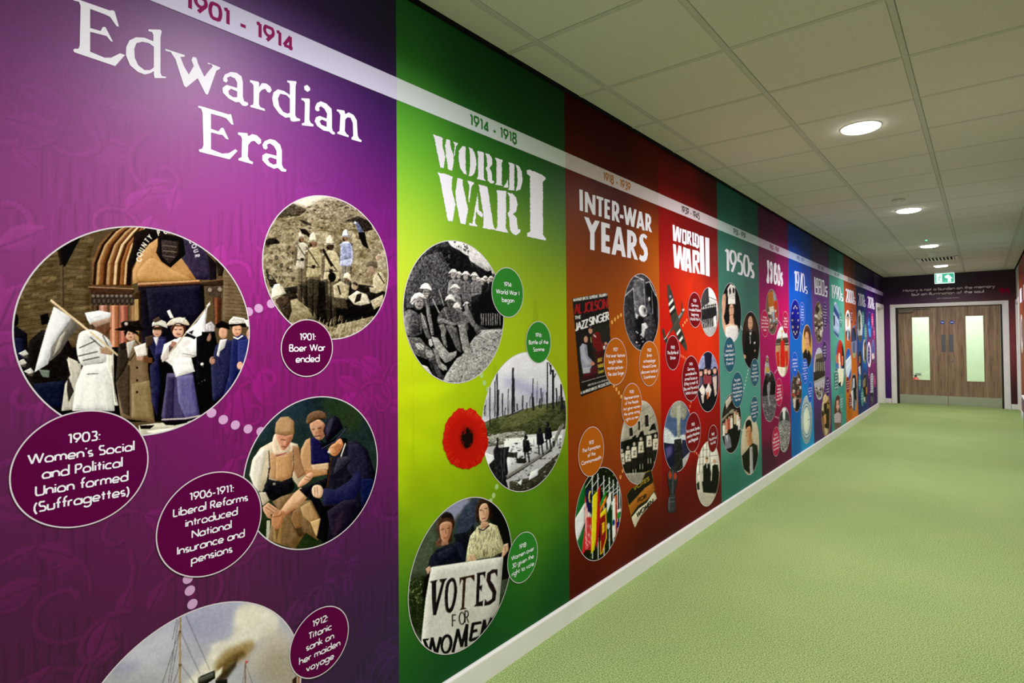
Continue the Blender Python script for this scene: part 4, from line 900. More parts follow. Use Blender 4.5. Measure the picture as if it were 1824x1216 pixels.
# women on the right
p.f('131116', '1060 640 1160 600 1180 700 1170 900 1100 960 1060 860', t=6); p.f('b8b2b4', '1110 570 1140 552 1162 575 1160 608 1112 610', t=46, ts=(9, 9)); p.e('977568', 1128, 640, 14, 24); p.f('131116', '1090 610 1135 612 1120 640 1112 680 1090 680')
p.f('2e2f4e', '1165 690 1210 650 1260 660 1250 800 1210 960 1150 1000 1140 800', t=10); p.e('c69a80', 1208, 615, 24, 34); p.f('1a1614', '1165 570 1200 548 1240 565 1245 598 1205 588 1170 590', t=14); p.f('c9c5c2', '1190 655 1230 650 1215 700 1190 720 1185 750 1172 740'); p.e('a98270', 1148, 770, 16, 22)
p.f('262a56', '1255 660 1300 620 1350 640 1355 800 1300 860 1240 1000 1200 1000 1240 850', t=10, ts=(16, 60)); p.f('3a3f78', '1290 660 1345 650 1340 780 1290 800', t=8, a=.8); p.e('cf9f84', 1285, 600, 26, 36); p.f('1b1614', '1228 572 1260 560 1330 565 1350 580 1320 586 1300 575 1250 582'); p.f('cfcac4', '1240 550 1265 525 1325 535 1345 560 1290 566 1240 568', t=44, ts=(12, 5))
p.l('f0ece8', 7, '1266 640 1290 650 1316 632'); p.e('d0a48e', 1302, 798, 17, 22); p.f('d8d4d0', '1325 545 1370 540 1370 590 1340 580'); p.e('b88a74', 1352, 625, 14, 30); p.l('51312a', 4, '1276 598 1284 598'); p.l('51312a', 4, '1294 598 1302 598'); p.l('8a4038', 4, '1280 620 1292 620')
p.spots((1060, 700, 1200, 900), 14, ['3a3640', '4c4850'], 4, 9, seed=4)
for x in (1092, 1090): p.e('d8d4d0', x, 790, 8)
p.f('100e0e', '600 1060 1370 1020 1100 1080 1040 1110 640 1130 600 1100', a=.0)
p.f('b9b4a4', '740 1130 830 1118 1010 1110 1090 1080 1150 1060 1100 1120 900 1210 740 1210', t=16, ts=(40, 10)); p.f('dcd8ca', '780 1160 960 1140 1040 1120 980 1170 850 1205', t=8); p.f('15120f', '745 1130 830 1128 800 1150 750 1150'); p.f('15120f', '870 1112 1000 1098 1010 1115 940 1130 890 1128'); p.f('221d18', '1000 1096 1045 1090 1040 1110')
p.grain(9, 5, 5)
roundel(p, '19.6,590 120,436 236,403 370,450 445,585 400,700', P0, 'colour photo of women with white flags outside an arched court doorway', view=False)

# --- soldiers in sun helmets on a hillside
p = Pic(460, 340, 4.504, (25, 15, 1055, 1200), bg='8c8068')
p.a += (fnoise(p.h, p.w, 30 * p.k, 60 * p.k, 5, 3) * 110)[..., None]
p.f('d8d0c0', '150 0 850 0 780 90 640 60 560 55 480 85 400 130 330 120 270 95 180 140')
p.f('564e40', '120 220 200 130 270 95 350 130 400 150 330 200 230 210', t=40, ts=(20, 12)); p.f('8a7f6b', '380 150 470 85 570 58 700 70 830 150 900 240 700 260 480 220', t=44, ts=(26, 12))
p.spots((380, 70, 860, 330), 120, ['3c352c', 'a89c84', '5d5546', 'bdb29a', '2c2620'], 6, 20, .5, seed=2, a=.7)
p.spots((60, 160, 420, 420), 90, ['3c352c', 'a09478', '6b624f', '4a4338'], 6, 22, .5, seed=3, a=.7)
p.f('24201c', '55 400 90 375 150 385 180 420 130 425 60 440', t=18); p.f('37312a', '330 230 380 240 430 275 370 265', sm=1); p.f('2f2a25', '690 240 800 200 900 250 920 310 850 330 780 250', t=26)
for k in range(240):
    x, y = rg.uniform(50, 1030), rg.uniform(330, 760); h = rg.uniform(18, 50); p.l(rg.choice(['3f382c', 'b3a686', '968a6c', '5b5242']), 3, [(x, y), (x + h * .4, y - h)], a=.65)
p.f('2e2922', '60 640 130 700 260 720 320 860 220 880 90 760', t=30, ts=(20, 10)); p.f('8d8168', '120 690 300 700 330 800 190 790', t=26)
p.f('23201c', '200 780 330 830 430 1000 560 1090 900 1010 1040 820 900 760 750 740 650 700', t=16, ts=(20, 20)); p.f('1a1714', '550 780 1000 820 960 1000 600 1030', t=14)
def troop(x, y, s_, coat='a79b80', face=1, hat='c9c1ac', leg='6d6350', back=False, lean=0):
    S_ = lambda *q: [(x + (a + lean * b / 400) * s_, y + b * s_) for a, b in q]
    p.f('1d1915', S_((-60, 40), (-30, 330), (-45, 620), (40, 640), (60, 330), (70, 60)), a=.55)
    p.f(leg, S_((-48, 230), (48, 230), (44, 420), (30, 610), (6, 610), (4, 420), (-6, 420), (-12, 600), (-36, 600), (-44, 400)), t=24, ts=(14, 20)); p.l('1f1b17', 5 * s_, S_((-2, 260), (-2, 600)))
    p.f('332c25', S_((-40, 430), (-10, 430), (-14, 600), (-36, 600)), a=.5, t=14); p.f('3a332a', S_((10, 430), (40, 430), (32, 610), (10, 610)), a=.5, t=14)
    p.f(coat, S_((-58, 70), (-20, 42), (30, 42), (58, 70), (60, 200), (56, 280), (-54, 280), (-58, 180)), t=20, ts=(16, 16))
    p.f('6a604e', S_((-62, 80), (-40, 70), (-44, 190), (-58, 260), (-74, 250), (-70, 150)), t=12); p.f(coat, S_((44, 70), (66, 90), (76, 180), (66, 262), (48, 260), (54, 180)), t=14)
    p.l('3a3026', 7 * s_, S_((-56, 200), (58, 200))); p.l('2b241d', 9 * s_, S_((-40, 60), (44, 190))); p.f('241f1a', S_((-10, 180), (20, 185), (14, 215), (-12, 210)))
    p.e('7a5f4c' if not back else '3c3027', x + 6 * s_ * face, y + 8 * s_, 25 * s_, 32 * s_); p.f('2a221c', S_((-26, -2), (-4, 30), (-20, 40), (-30, 20)))
    p.f(hat, S_((-44, -2), (-30, -22), (-22, -62), (2, -80), (26, -62), (34, -22), (52, 2), (20, -6), (-18, -8)), t=10, ts=(30, 30)); p.f('857a66', S_((10, -70), (26, -62), (34, -22), (52, 2), (24, -8)), a=.6); p.l('4e453a', 4 * s_, S_((-34, -14), (38, -14)))
p.spots((60, 430, 300, 760), 70, ['2a251f', '4a4234', 'b0a486'], 6, 20, 1.2, seed=21, a=.6); p.spots((740, 330, 1030, 700), 60, ['6a604c', 'b8ac8c', '4a4234'], 6, 18, 1.2, seed=22, a=.5)
troop(350, 380, .86, 'b3ab9a', -1, 'c0b7a2'); p.f('1d1915', '330 300 380 305 415 345 410 375 380 350 350 345')
troop(440, 410, 1.0, 'a39879', 1, 'd2cab6')
troop(700, 372, .82, 'a9adc4', -1, 'd0d4e4', '7d7768'); p.f('8d92ae', '660 420 740 420 750 540 655 560', t=30, ts=(12, 12), a=.8)
troop(575, 435, 1.04, 'b0a588', 1, 'd0c8b4', back=True, lean=10); p.l('241e18', 22, '520 470 590 600'); p.e('15120f', 592, 690, 32, 40)
p.f('5d6078', '775 250 800 250 835 310 850 350 820 355 790 300', t=20); p.f('17130f', '800 330 855 330 870 410 890 465 840 440 812 380', t=8); p.e('babdcc', 778, 255, 8, 12)
# seated men
p.f('15120f', '330 760 420 700 500 720 560 700 560 840 640 860 740 900 900 940 800 1010 620 1000 560 1060 480 1030 440 960 380 920', t=8, a=.55)
p.f('a89d82', '600 760 660 720 730 760 720 850 690 900 610 860', t=22); p.l('2a241e', 14, '640 760 660 830'); p.e('6b5444', 712, 700, 24, 28); p.f('cec5af', '680 700 690 665 715 650 740 670 748 725 715 700', t=8); p.f('4a4236', '590 850 700 860 720 950 600 930', t=20)
p.f('c4bcaa', '720 850 790 800 870 830 900 900 820 920 770 910', t=26, ts=(18, 14)); p.e('9b8a76', 775, 760, 28, 34, t=20); p.f('3a332b', '750 740 775 725 800 745 795 765 770 750'); p.f('a79c84', '900 880 1000 830 1010 900 930 950', t=26); p.f('2a251f', '790 830 830 820 820 880 770 900')
p.f('b5aa90', '925 690 985 650 1020 720 1010 790 940 820 925 760', t=22, sm=1); p.e('8e7866', 912, 640, 26, 34); p.f('5b5244', '865 610 900 560 950 575 955 620 900 600', t=14, sm=1); p.l('2b251f', 10, '960 660 1010 740'); p.f('a89d86', '890 770 950 780 940 820 900 810', t=14)
p.f('7d725e', '905 500 950 465 985 500 960 520 930 560', t=14, sm=1); p.f('9a907c', '960 500 1030 520 1040 620 1000 640 950 560', t=30, ts=(12, 12)); p.e('aa9682', 962, 535, 20, 24)
# foreground helmet
p.f('8f8468', '250 880 310 870 400 940 440 1010 330 1030 240 1060 200 980', t=18, ts=(30, 14)); p.f('3c342a', '140 870 250 840 270 960 240 1050 180 960', t=26, ts=(10, 10)); p.e('4e4034', 190, 880, 52, 40, t=18)
p.f('d6cfbf', '105 862 110 790 130 750 165 742 195 770 225 822 190 838 150 862', t=7, sm=0); p.f('a89f8c', '165 742 195 770 225 822 190 838 180 790', a=.6); p.l('5d5344', 4, '112 860 225 822')
for k in range(110):
    x, y = rg.uniform(480, 860), rg.uniform(1040, 1190); h = rg.uniform(20, 50); p.l(rg.choice(['d0c5a2', 'b3a682', '6b614a']), 3.5, [(x, y), (x + h * .3, y - h)], a=.8)
p.crisp(.16, 4, 4, .1); p.grain(14, 4, 8)
roundel(p, '467.3,460 500,378 566,345.4 650,393 692.5,500 655,575 595,604', P0, 'sepia picture of soldiers in pale sun helmets on a hillside', view=False)

# --- three men examining a foot
p = Pic(430, 700, 4.192, (15, 18, 1035, 1180), bg='2c3328')
p.g('26323a', '2f3a22', ax=1); p.a += (fnoise(p.h, p.w, 60, 60, 6, 4) * 30)[..., None]; p.f('3a4c5c', '100 60 500 20 420 200 250 250 120 400', a=.45, bl=40); p.f('34421e', '560 40 900 60 900 250 800 300 640 150', a=.6, bl=30)
p.f('25301d', '130 930 260 900 240 1100 120 1060', t=8); p.f('b9b4a4', '190 950 215 950 210 1090 185 1090')
# vest man behind
p.f('b58f6a', '445 420 480 350 520 330 540 500 560 580 460 590 440 500', t=8, ts=(10, 60)); p.f('23204a', '515 330 560 330 600 390 650 430 660 520 520 535', t=8); p.f('c7a789', '520 535 650 520 650 570 540 580', t=8); p.f('b08560', '460 560 640 575 640 605 520 630 460 600', t=8)
p.f('bb8f74', '510 230 570 195 620 230 630 300 590 350 540 320', sm=1); p.f('8a5c48', '570 250 620 230 625 300 590 345 570 300', a=.7); p.l('3f2a20', 6, '525 272 548 268'); p.l('3f2a20', 6, '572 262 596 260'); p.l('4a2a22', 7, '548 322 590 318'); p.e('a9785e', 556, 296, 9, 16)
p.f('6e5440', '485 210 500 160 560 130 620 145 630 190 560 190 500 232', t=14, ts=(8, 8), sm=1); p.l('33251a', 7, '495 232 560 195 625 185')
# left man: pullover
p.f('c8b9a4', '60 610 80 500 140 410 230 360 300 350 420 380 440 480 480 600 420 690 380 640 200 660 150 740 90 680', t=6, ts=(20, 60)); p.f('d8cfc4', '62 610 90 480 160 410 190 430 150 620 130 740 90 690', t=6); p.f('b58d68', '215 450 380 430 385 620 300 660 210 630', t=8, ts=(6, 90)); p.f('c79b72', '260 470 350 460 345 640 260 640', a=.7, t=6, ts=(5, 90)); p.f('9a7558', '380 390 430 400 450 520 480 600 420 640 390 580', t=8)
for k in range(14): p.l('8f6c4e', 2.5, [(222 + k * 12, 450), (216 + k * 12, 640)], a=.5)
p.l('3a2a20', 8, '205 430 212 560 190 660'); p.l('4a3628', 6, '385 420 390 560 372 630')
p.f('d2bba6', '245 310 300 300 360 380 345 450 260 470 230 400', t=6, sm=1); p.f('9c5c54', '250 462 340 440 330 452 262 474')
p.f('c08b74', '262 300 380 300 375 350 345 400 310 425 280 380', sm=1); p.f('94604c', '340 330 378 320 360 380 320 420', a=.6); p.l('5a3428', 6, '295 345 330 350'); p.l('70382e', 6, '300 398 332 402'); p.e('d29a80', 325, 375, 9, 14)
p.f('a08060', '250 290 258 220 290 180 350 175 392 210 395 300 330 315 262 300', t=10, ts=(6, 6), sm=0); p.f('b99673', '270 220 330 185 370 215 360 280 280 285', a=.6, t=8, ts=(6, 6), bl=6); p.l('7c5f45', 7, '255 300 330 316 392 302')
p.f('1c1b20', '170 690 200 640 290 665 380 625 400 700 370 740 240 800 180 760', t=8, sm=0); p.f('15141a', '165 720 240 700 260 800 200 790'); p.e('8d8878', 245, 678, 12, 9); p.l('100f12', 8, '205 560 200 660')
p.f('bcae9c', '130 740 180 740 210 800 160 840', t=6)
p.f('7c6448', '230 810 300 770 400 740 340 850 470 800 520 800 590 940 540 1000 575 1100 480 1040 400 1165 200 1100 220 980 300 900', t=16, ts=(20, 60)); p.f('94784f', '240 1000 310 940 300 1130 240 1110', t=12, ts=(10, 80)); p.f('a98a62', '440 850 510 810 580 940 520 970 460 920', t=12, ts=(14, 40)); p.f('3a2c1e', '370 880 400 860 470 1060 430 1080 380 980', a=.7, bl=5); p.f('5a4632', '250 1000 290 960 262 1110', a=.6); p.f('c3a377', '515 960 590 935 575 1090 545 1040', t=10)
p.f('8e6b4a', '385 880 430 860 450 1000 400 1010 370 940', t=10, a=.9)
p.f('c69e7e', '290 880 330 820 400 740 440 705 485 720 495 775 430 850 340 900 310 940', t=8, sm=0); p.f('dcb897', '400 760 440 715 480 725 470 770 400 820', a=.7, bl=5); p.f('a06c4e', '300 900 420 850 330 920', a=.7)
p.f('b5825f', '228 920 250 880 320 880 310 950 290 1000 255 1015 225 980', t=6, sm=1); p.e('c89a78', 285, 892, 14, 12); p.l('6f4630', 5, '232 925 290 915 305 890')
p.f('c4987a', '160 850 200 815 250 850 290 880 270 900 220 905 225 940 195 930 165 880', t=6, sm=0); p.l('84583f', 5, '180 850 240 890'); p.l('84583f', 5, '200 835 262 878')
p.f('cda083', '420 690 470 620 520 590 535 620 500 665 440 700', t=5, sm=1); p.l('86583f', 5, '478 620 520 632'); p.l('86583f', 5, '470 640 508 652')
# top-hat man in dark coat
p.f('22202c', '640 640 660 480 760 370 850 350 940 420 1000 600 990 720 900 880 780 1080 700 1110 600 1120 610 850 600 720 640 700 650 670', t=9, ts=(20, 20)); p.f('2e2c42', '800 380 880 380 940 480 950 640 870 700 790 560', t=8, a=.8); p.f('2b2c54', '600 710 700 720 800 660 880 560 900 700 820 820 610 830', t=9, a=.8); p.f('111018', '600 840 700 840 660 900 640 1100 600 1110'); p.f('2a2234', '640 880 760 800 870 790 800 1000 690 1090 660 1000', t=8); p.f('44323e', '700 940 760 870 740 1000 690 1085', a=.6, bl=6)
p.f('3a3744', '720 480 790 470 825 500 760 560 680 620 700 540', t=7); p.l('14131a', 5, '820 500 760 560 672 622'); p.f('1b1920', '500 690 640 630 640 700 600 720 540 700 490 780 430 720', t=6); p.f('16141c', '490 770 540 700 610 840 600 1100 560 1080 590 940 520 800')
p.l('4a3328', 15, '672 480 640 700'); p.l('15100e', 6, '662 500 632 700')
p.f('d9b79d', '525 720 545 688 590 690 610 730 590 780 540 770', t=5, sm=1); p.l('8a6048', 4, '545 700 550 760'); p.l('8a6048', 4, '565 697 570 768')
p.f('c58e66', '650 420 690 370 740 340 765 370 740 430 705 468 670 458', sm=1); p.f('8f5c40', '690 400 750 360 745 420 705 460', a=.6, bl=4); p.e('d69c74', 742, 360, 15, 24); p.f('16120f', '730 330 790 340 790 380 765 390 750 350'); p.e('c9c4bc', 655, 438, 12, 10); p.l('7d746c', 4, '660 410 690 400'); p.f('e2dccf', '740 470 775 370 780 380 745 480'); p.l('70382a', 4, '680 452 700 448')
p.f('1d1a26', '610 280 640 200 700 165 730 190 760 260 700 320 640 370', t=5); p.f('4a4658', '625 270 650 200 690 175 680 230 640 330', a=.8, bl=6); p.f('16141c', '590 340 620 372 700 340 780 262 770 240 790 262 700 370 610 420 592 400', sm=0); p.l('5d5870', 5, '600 414 700 360 782 262')
p.f('1b2450', '900 640 990 640 980 740 900 850 890 740', t=8, a=.8)
p.grain(10, 4, 8)
roundel(p, '435,850 445,800 500,730 578,706.6 640,740 674.5,815 640,910 535,978.6', P0, 'colour photo of three seated men in caps and a top hat', view=False)

# --- ocean liner smoke, lower edge of the picture
p = Pic(160, 1060, 3.8, (-230, 35, 1460, 1500), res=1.2, bg='b8b4b0')
p.g('a9a8c0', 'c6bfae'); p.a += (fnoise(p.h, p.w, 60, 120, 8, 4) * 44)[..., None]
p.f('c9c6d4', '200 420 420 260 600 230 560 400 300 520', bl=40, a=.5); p.f('9a9ab8', '600 150 900 90 960 200 800 330 640 260', bl=40, a=.6); p.f('8e90b0', '150 470 350 430 300 520 120 540', bl=26, a=.5)
p.f('d9d4cc', '980 130 1040 60 1180 70 1280 160 1250 250 1100 330 900 480 700 640 600 660 780 440 830 330 960 280', t=16, ts=(50, 50), sm=1, bl=14); p.f('ddd6c6', '990 120 1060 75 1150 90 1140 200 1020 240', bl=20, a=.7)
p.f('c9bfae', '1150 300 1230 200 1330 230 1420 500 1350 640 1050 500', bl=50, a=.8); p.f('8e8474', '1250 330 1400 360 1440 640 1200 620 1100 520', bl=60, a=.6)
p.f('9b8458', '850 450 920 370 1040 320 1100 300 1120 340 1060 420 960 470 880 540 840 520', bl=16, t=18, a=.9); p.f('6e5a38', '870 480 960 400 1040 370 1060 400 960 470 900 550 870 540', bl=12, a=.9, t=14); p.f('3d3423', '850 570 900 520 980 450 1000 400 990 480 930 560 880 590', bl=8, a=.9)
p.f('ded8c8', '780 600 840 530 900 480 890 530 850 570', bl=6)
p.f('2c2c28', '732 560 760 540 845 508 850 560 800 593 790 1400 735 1400', t=6); p.f('5b5a52', '740 560 840 520 838 552 745 590', t=6); p.f('252521', '850 575 930 565 930 1400 850 1400')
p.l('8c7444', 11, '611 150 608 1400'); p.l('c4a56a', 4, '609 150 606 1400'); p.e('6a532c', 611, 245, 10, 7); p.e('6a532c', 612, 470, 14, 7)
for st in ('651 140 812 505', '618 255 745 530', '618 470 710 600', '600 170 530 600', '604 250 490 600', '606 255 545 600', '610 470 565 600', '590 160 560 300'): p.l('4c463c', 3.4, st, a=.85)
p.l('7b5c3c', 6, '1052 460 1052 640'); p.f('b85a50', '1048 440 1076 444 1062 462 1050 456', t=30, ts=(6, 6)); p.l('4c463c', 2.5, '1054 470 1030 620', a=.9); p.l('4c463c', 2.5, '1056 470 1110 620', a=.9)
p.f('3c2c20', '1370 570 1400 545 1400 640 1370 620'); p.l('a25c30', 10, '1414 548 1414 640'); p.f('40382c', '0 1300 1460 1200 1460 1500 0 1500')
p.grain(9, 4, 8)
roundel(p, '184,1216 248,1140 340,1088 423,1072.4 500,1100 530,1160 536,1207', P0, 'painting of a steamship mast and smoke under a pale sky, cut by the floor edge of the view', step=1.6, view=False)

B0 = '5a0440'
caption(P0, '19,845 50,772 155,727.5 230,760 266,815 230,895 125,938', "1903:|Women's Social|and Political|Union formed|(Suffragettes)", B0, .76, .133)
caption(P0, '497.5,620 520,578 546,568 591,622 575,660 545,670 505,645', '1901:|Boer War|ended', B0, .68, .19)
caption(P0, '277,960 290,905 340,855 395,836.5 440,857 466,912 440,975 345,1029', '1906-1911:|Liberal Reforms|introduced|National|Insurance and|pensions', B0, .70, .120)
caption(P0, '513,1165 535,1110 586,1077 619,1120 600,1175 550,1207', '1912:|Titanic|sank on|her maiden|voyage', B0, .68, .152)
dots(P0, '376,735 397,747 418.5,756.5 441,763.5 463.5,768'); dots(P0, '442,555 460,549 482,541'); dots(P0, '334,1030 337.5,1051 342,1075')

# serif title, traced
V1 = (0, 0, 2.534)
TT = [
 # E
 '328,-2 352,0 395,15 495,50 505,48 515,52 535,122 524,120 495,78 470,66 405,42 405,128 452,142 462,124 474,124 508,190 498,188 480,165 462,160 405,145 405,235 470,262 500,262 540,242 562,250 518,300 335,238 328,228 334,222 352,222 358,208 362,30 355,10 330,4',
 # d
 '668,134 722,136 728,142 722,170 722,330 728,345 748,348 746,354 696,354 692,340 692,322 676,332 652,338 620,326 585,296 566,250 568,214 582,184 612,170 650,172 690,188 690,158 684,146 668,142|640,190 614,196 604,222 606,262 622,296 650,318 676,318 692,306 692,212 670,196',
 # w
 '744,222 812,244 832,250 830,258 812,258 828,300 850,338 872,300 862,272 868,258 884,262 892,290 920,348 940,322 958,302 952,292 934,290 936,284 992,306 988,314 974,320 936,428 926,426 890,354 838,396 828,388 790,270 768,236 744,230',
 # a
 '1004,356 1012,338 1040,326 1066,330 1088,346 1094,372 1094,440 1100,458 1116,464 1118,474 1108,480 1092,478 1078,462 1060,462 1030,446 1004,420 1002,398 1020,384 1068,398 1068,374 1058,356 1038,346 1022,352 1026,366 1018,374 1006,368|1068,414 1040,402 1028,412 1032,428 1050,440 1068,440',
 # r
 '1126,362 1164,370 1168,378 1166,396 1180,376 1200,378 1218,392 1224,408 1216,420 1204,416 1196,402 1180,406 1168,420 1166,470 1172,484 1192,492 1194,502 1128,484 1128,476 1140,474 1142,462 1142,388 1136,378 1126,372',
 # d2
 '1294,364 1334,368 1336,374 1332,390 1330,520 1336,532 1352,538 1352,546 1322,550 1310,546 1306,530 1286,532 1258,514 1232,478 1226,444 1232,418 1252,404 1280,412 1306,430 1306,388 1304,376 1294,372|1262,424 1252,446 1258,480 1276,506 1296,514 1306,510 1306,446 1290,430',
 # i
 '1358,444 1394,446 1396,454 1394,540 1400,556 1412,562 1412,572 1360,566 1360,558 1372,554 1374,464 1368,456 1358,452', '1370,390 1384,384 1396,396 1398,408 1386,416 1372,406',
 # a2
 '1420,484 1428,466 1446,458 1470,468 1494,492 1496,516 1496,578 1500,592 1510,600 1508,608 1496,606 1482,594 1458,590 1430,570 1418,548 1424,530 1440,524 1472,536 1474,514 1462,492 1446,480 1438,486 1440,500 1430,504 1420,496|1472,550 1450,540 1440,548 1448,564 1472,574',
 # n
 '1518,494 1552,500 1556,516 1572,508 1594,520 1608,544 1612,612 1618,626 1630,634 1628,642 1584,630 1584,622 1592,614 1590,556 1580,532 1566,530 1556,540 1554,592 1562,606 1572,612 1570,620 1520,604 1520,598 1530,592 1534,520 1526,506 1518,502',
 # Era
 '894,478 918,484 1032,518 1036,514 1042,520 1052,564 1042,562 1020,536 1000,528 950,514 950,582 984,594 996,578 1006,578 1030,630 1018,628 1002,610 986,608 950,598 950,674 1000,694 1030,692 1060,674 1070,682 1034,720 898,686 894,676 910,672 916,656 912,512 906,492 892,486',
 '1072,598 1114,602 1118,616 1136,606 1158,612 1176,630 1176,646 1166,654 1154,644 1146,636 1130,640 1118,656 1116,706 1124,724 1140,732 1138,742 1074,724 1074,716 1088,710 1090,626 1084,614 1072,608',
 '1182,654 1192,638 1216,628 1240,634 1262,654 1270,680 1270,744 1278,760 1290,766 1288,776 1268,774 1252,758 1234,762 1204,748 1182,724 1182,702 1198,692 1246,704 1246,682 1234,660 1216,648 1202,654 1206,668 1198,676 1186,670|1246,720 1218,710 1206,718 1214,734 1232,744 1246,740']
shapes('title_text', V1, TT, WHITE, P0, .0030)
# ================================================================== 1914-1918, green
VG = (710, 420, 4.344)
def overlay(pic, amp=.5):
    def f(c, U, Z, nz, nx, y0, y1):
        Y = y0 + U * (y1 - y0); u, v = proj(np.stack([np.zeros_like(Y), Y, Z], -1)); q, _m = pic.sample(u, v)
        return c * (1 + (q / 128 - 1) * amp)
    return f
o = Pic(700, 0, 1, (0, 0, 320, 1216), res=.8, bg='808080', em=0)
yy_ = np.linspace(0, 1216, o.h); o.a += (fnoise(o.h, o.w, 60, 60, 11, 4) * 80 * (np.clip((yy_ - 640) / 120, 0, 1) ** .7 * np.clip((1020 - yy_) / 80, 0, 1))[:, None])[..., None]
o.f('6c6c6c', '249 535 252 532 257 534 259 570 257 600 248 600', a=.9); o.l('707070', 1.2, '205 560 310 534'); o.l('747474', 1.2, '190 604 308 580'); o.l('747474', 1.2, '190 648 300 630'); o.l('757575', 2, '34 630 36 840'); o.f('727272', '176 650 184 648 186 700 178 700'); o.l('767676', 1.5, '10 640 60 632 120 690 200 680')
o.f('6e6e6e', '10 735 60 715 120 700 190 700 250 690 300 680 300 760 200 780 120 800 60 780', a=.5, sm=1, bl=6); o.f('9a9a9a', '10 690 60 682 120 672 100 700 40 706', a=.6, bl=6); o.f('666666', '30 850 90 800 160 820 200 900 150 960 60 940', a=.45, bl=14)
P1 = panel(1, 'green World War I mural panel with a red poppy', [
 (712, 20, (34, 88, 38)), (800, 60, (22, 72, 32)), (860, 110, (16, 52, 26)), (930, 160, (16, 48, 24)), (1000, 180, (18, 42, 22)), (712, 106, (42, 108, 42)), (730, 200, (70, 146, 50)), (850, 200, (34, 96, 40)), (940, 240, (30, 84, 38)), (1000, 270, (30, 74, 38)),
 (715, 250, (110, 186, 54)), (715, 330, (146, 200, 56)), (715, 420, (197, 217, 58)), (720, 490, (204, 218, 56)), (760, 300, (84, 158, 40)), (770, 410, (160, 194, 50)), (850, 300, (56, 128, 40)), (860, 410, (122, 158, 38)), (930, 330, (46, 106, 38)), (935, 430, (112, 146, 36)), (1000, 350, (54, 96, 50)), (1003, 440, (104, 136, 54)),
 (900, 470, (156, 182, 34)), (985, 520, (148, 170, 20)), (1005, 600, (158, 176, 10)), (915, 610, (160, 184, 20)), (715, 600, (196, 214, 34)), (715, 700, (198, 216, 20)), (790, 710, (170, 198, 12)), (1006, 640, (150, 170, 12)),
 (715, 780, (190, 206, 8)), (770, 860, (150, 184, 10)), (715, 866, (178, 192, 4)), (880, 880, (128, 160, 14)), (1005, 860, (122, 148, 12)), (960, 910, (96, 136, 16)), (715, 930, (116, 166, 22)), (720, 1006, (92, 134, 24)), (930, 940, (56, 118, 24)), (1008, 930, (24, 86, 30)),
 (715, 1080, (44, 110, 30)), (720, 1180, (28, 86, 34)), (900, 1060, (26, 88, 30)), (1000, 1040, (18, 72, 28)), (850, 1160, (18, 72, 32)), (780, 1200, (22, 72, 34))], overlay(o, .42), nx=230)

p = Pic(*VG, (20, 25, 820, 1160), bg='3a3a3c')
p.a += (fnoise(p.h, p.w, 26 * p.k, 12 * p.k, 5, 4) * 90)[..., None]
p.f('d4d0d2', '370 20 560 60 700 190 740 300 640 230 560 200 530 150 440 100 400 70', t=6); p.spots((380, 40, 540, 180), 26, ['2c2a2e', '4a484c'], 5, 14, seed=6, a=.8)
p.f('1c1b1e', '400 80 470 110 545 170 570 240 640 240 720 270 720 340 560 330 420 260 330 200 300 90', t=30, ts=(12, 10)); p.f('a9a6a6', '570 195 650 215 720 260 690 275 600 225', t=60, ts=(8, 6))
p.f('4c4a4e', '60 330 180 160 330 120 420 300 400 420 300 620 200 560 60 600', t=70, ts=(5, 14)); p.spots((60, 120, 400, 620), 260, ['1a191b', '6c6a6c', '8c8a8c', '242226'], 3, 8, 1.6, seed=7, a=.6)
p.f('141315', '550 460 800 330 830 700 700 720 600 680', t=10)
p.f('9c9a98', '430 880 600 730 810 720 760 980 600 1110 440 1160 330 1150 400 1000', t=40, ts=(8, 5)); p.spots((380, 740, 800, 1150), 520, ['2a292a', 'd6d2d0', '56545a', 'b0adab', '1d1c1d'], 3, 9, .5, seed=8, a=.8)
p.f('0e0d0f', '60 560 420 520 520 760 480 900 360 1080 260 1040 120 900 50 760', t=12)
def tommy(x, y, s_, g_='8d8b8b', hat='d8d4d2', stand=True, seed=0, dark=False):
    S_ = lambda *q: [(x + a * s_, y + b * s_) for a, b in q]
    if stand: p.f('232224', S_((-34, 200), (38, 200), (34, 420), (-30, 420)), t=26, ts=(8, 20)); p.l('060606', 4 * s_, S_((2, 220), (2, 420)))
    p.f(g_, S_((-42, 74), (-14, 48), (20, 48), (46, 74), (50, 150), (40, 230), (-36, 230), (-48, 150)), t=44, ts=(10, 14)); p.l('2a282a', 4 * s_, S_((0, 60), (2, 220))); p.l('353335', 6 * s_, S_((-40, 150), (42, 150))); p.l('e0dedc', 3 * s_, S_((-30, 60), (-38, 140)), a=.5)
    p.e('a09a98', x, y + 16 * s_, 21 * s_, 28 * s_, t=10); p.e('3c3a3c', x - 8 * s_, y + 12 * s_, 5 * s_, 3 * s_); p.e('3c3a3c', x + 9 * s_, y + 12 * s_, 5 * s_, 3 * s_); p.l('4c4848', 3 * s_, S_((-7, 32), (9, 32))); p.f('2c2a2c', S_((-22, 20), (-14, 44), (-24, 40)))
    p.f(hat, S_((-44, 4), (-30, -16), (-10, -36), (12, -36), (30, -16), (42, 2), (10, -6), (-14, -6)), t=20, ts=(12, 12)); p.l('4e4c4e', 4 * s_, S_((-42, 5), (0, -5), (40, 4)))
for a in ((700, 350, .62, '1d1c1e'), (670, 330, .6, '252426'), (715, 330, .56, '1c1b1d'), (645, 350, .7, '29282a'), (612, 335, .6, '777'), (585, 312, .85, '7c7a7c'), (520, 305, .9, '6a686a'), (466, 300, .7, '666466'), (424, 290, .95, '7d7b7d')): tommy(*a)
p.f('121113', '560 470 800 400 810 620 790 700 590 690 570 600', t=16, ts=(14, 30), a=.8)
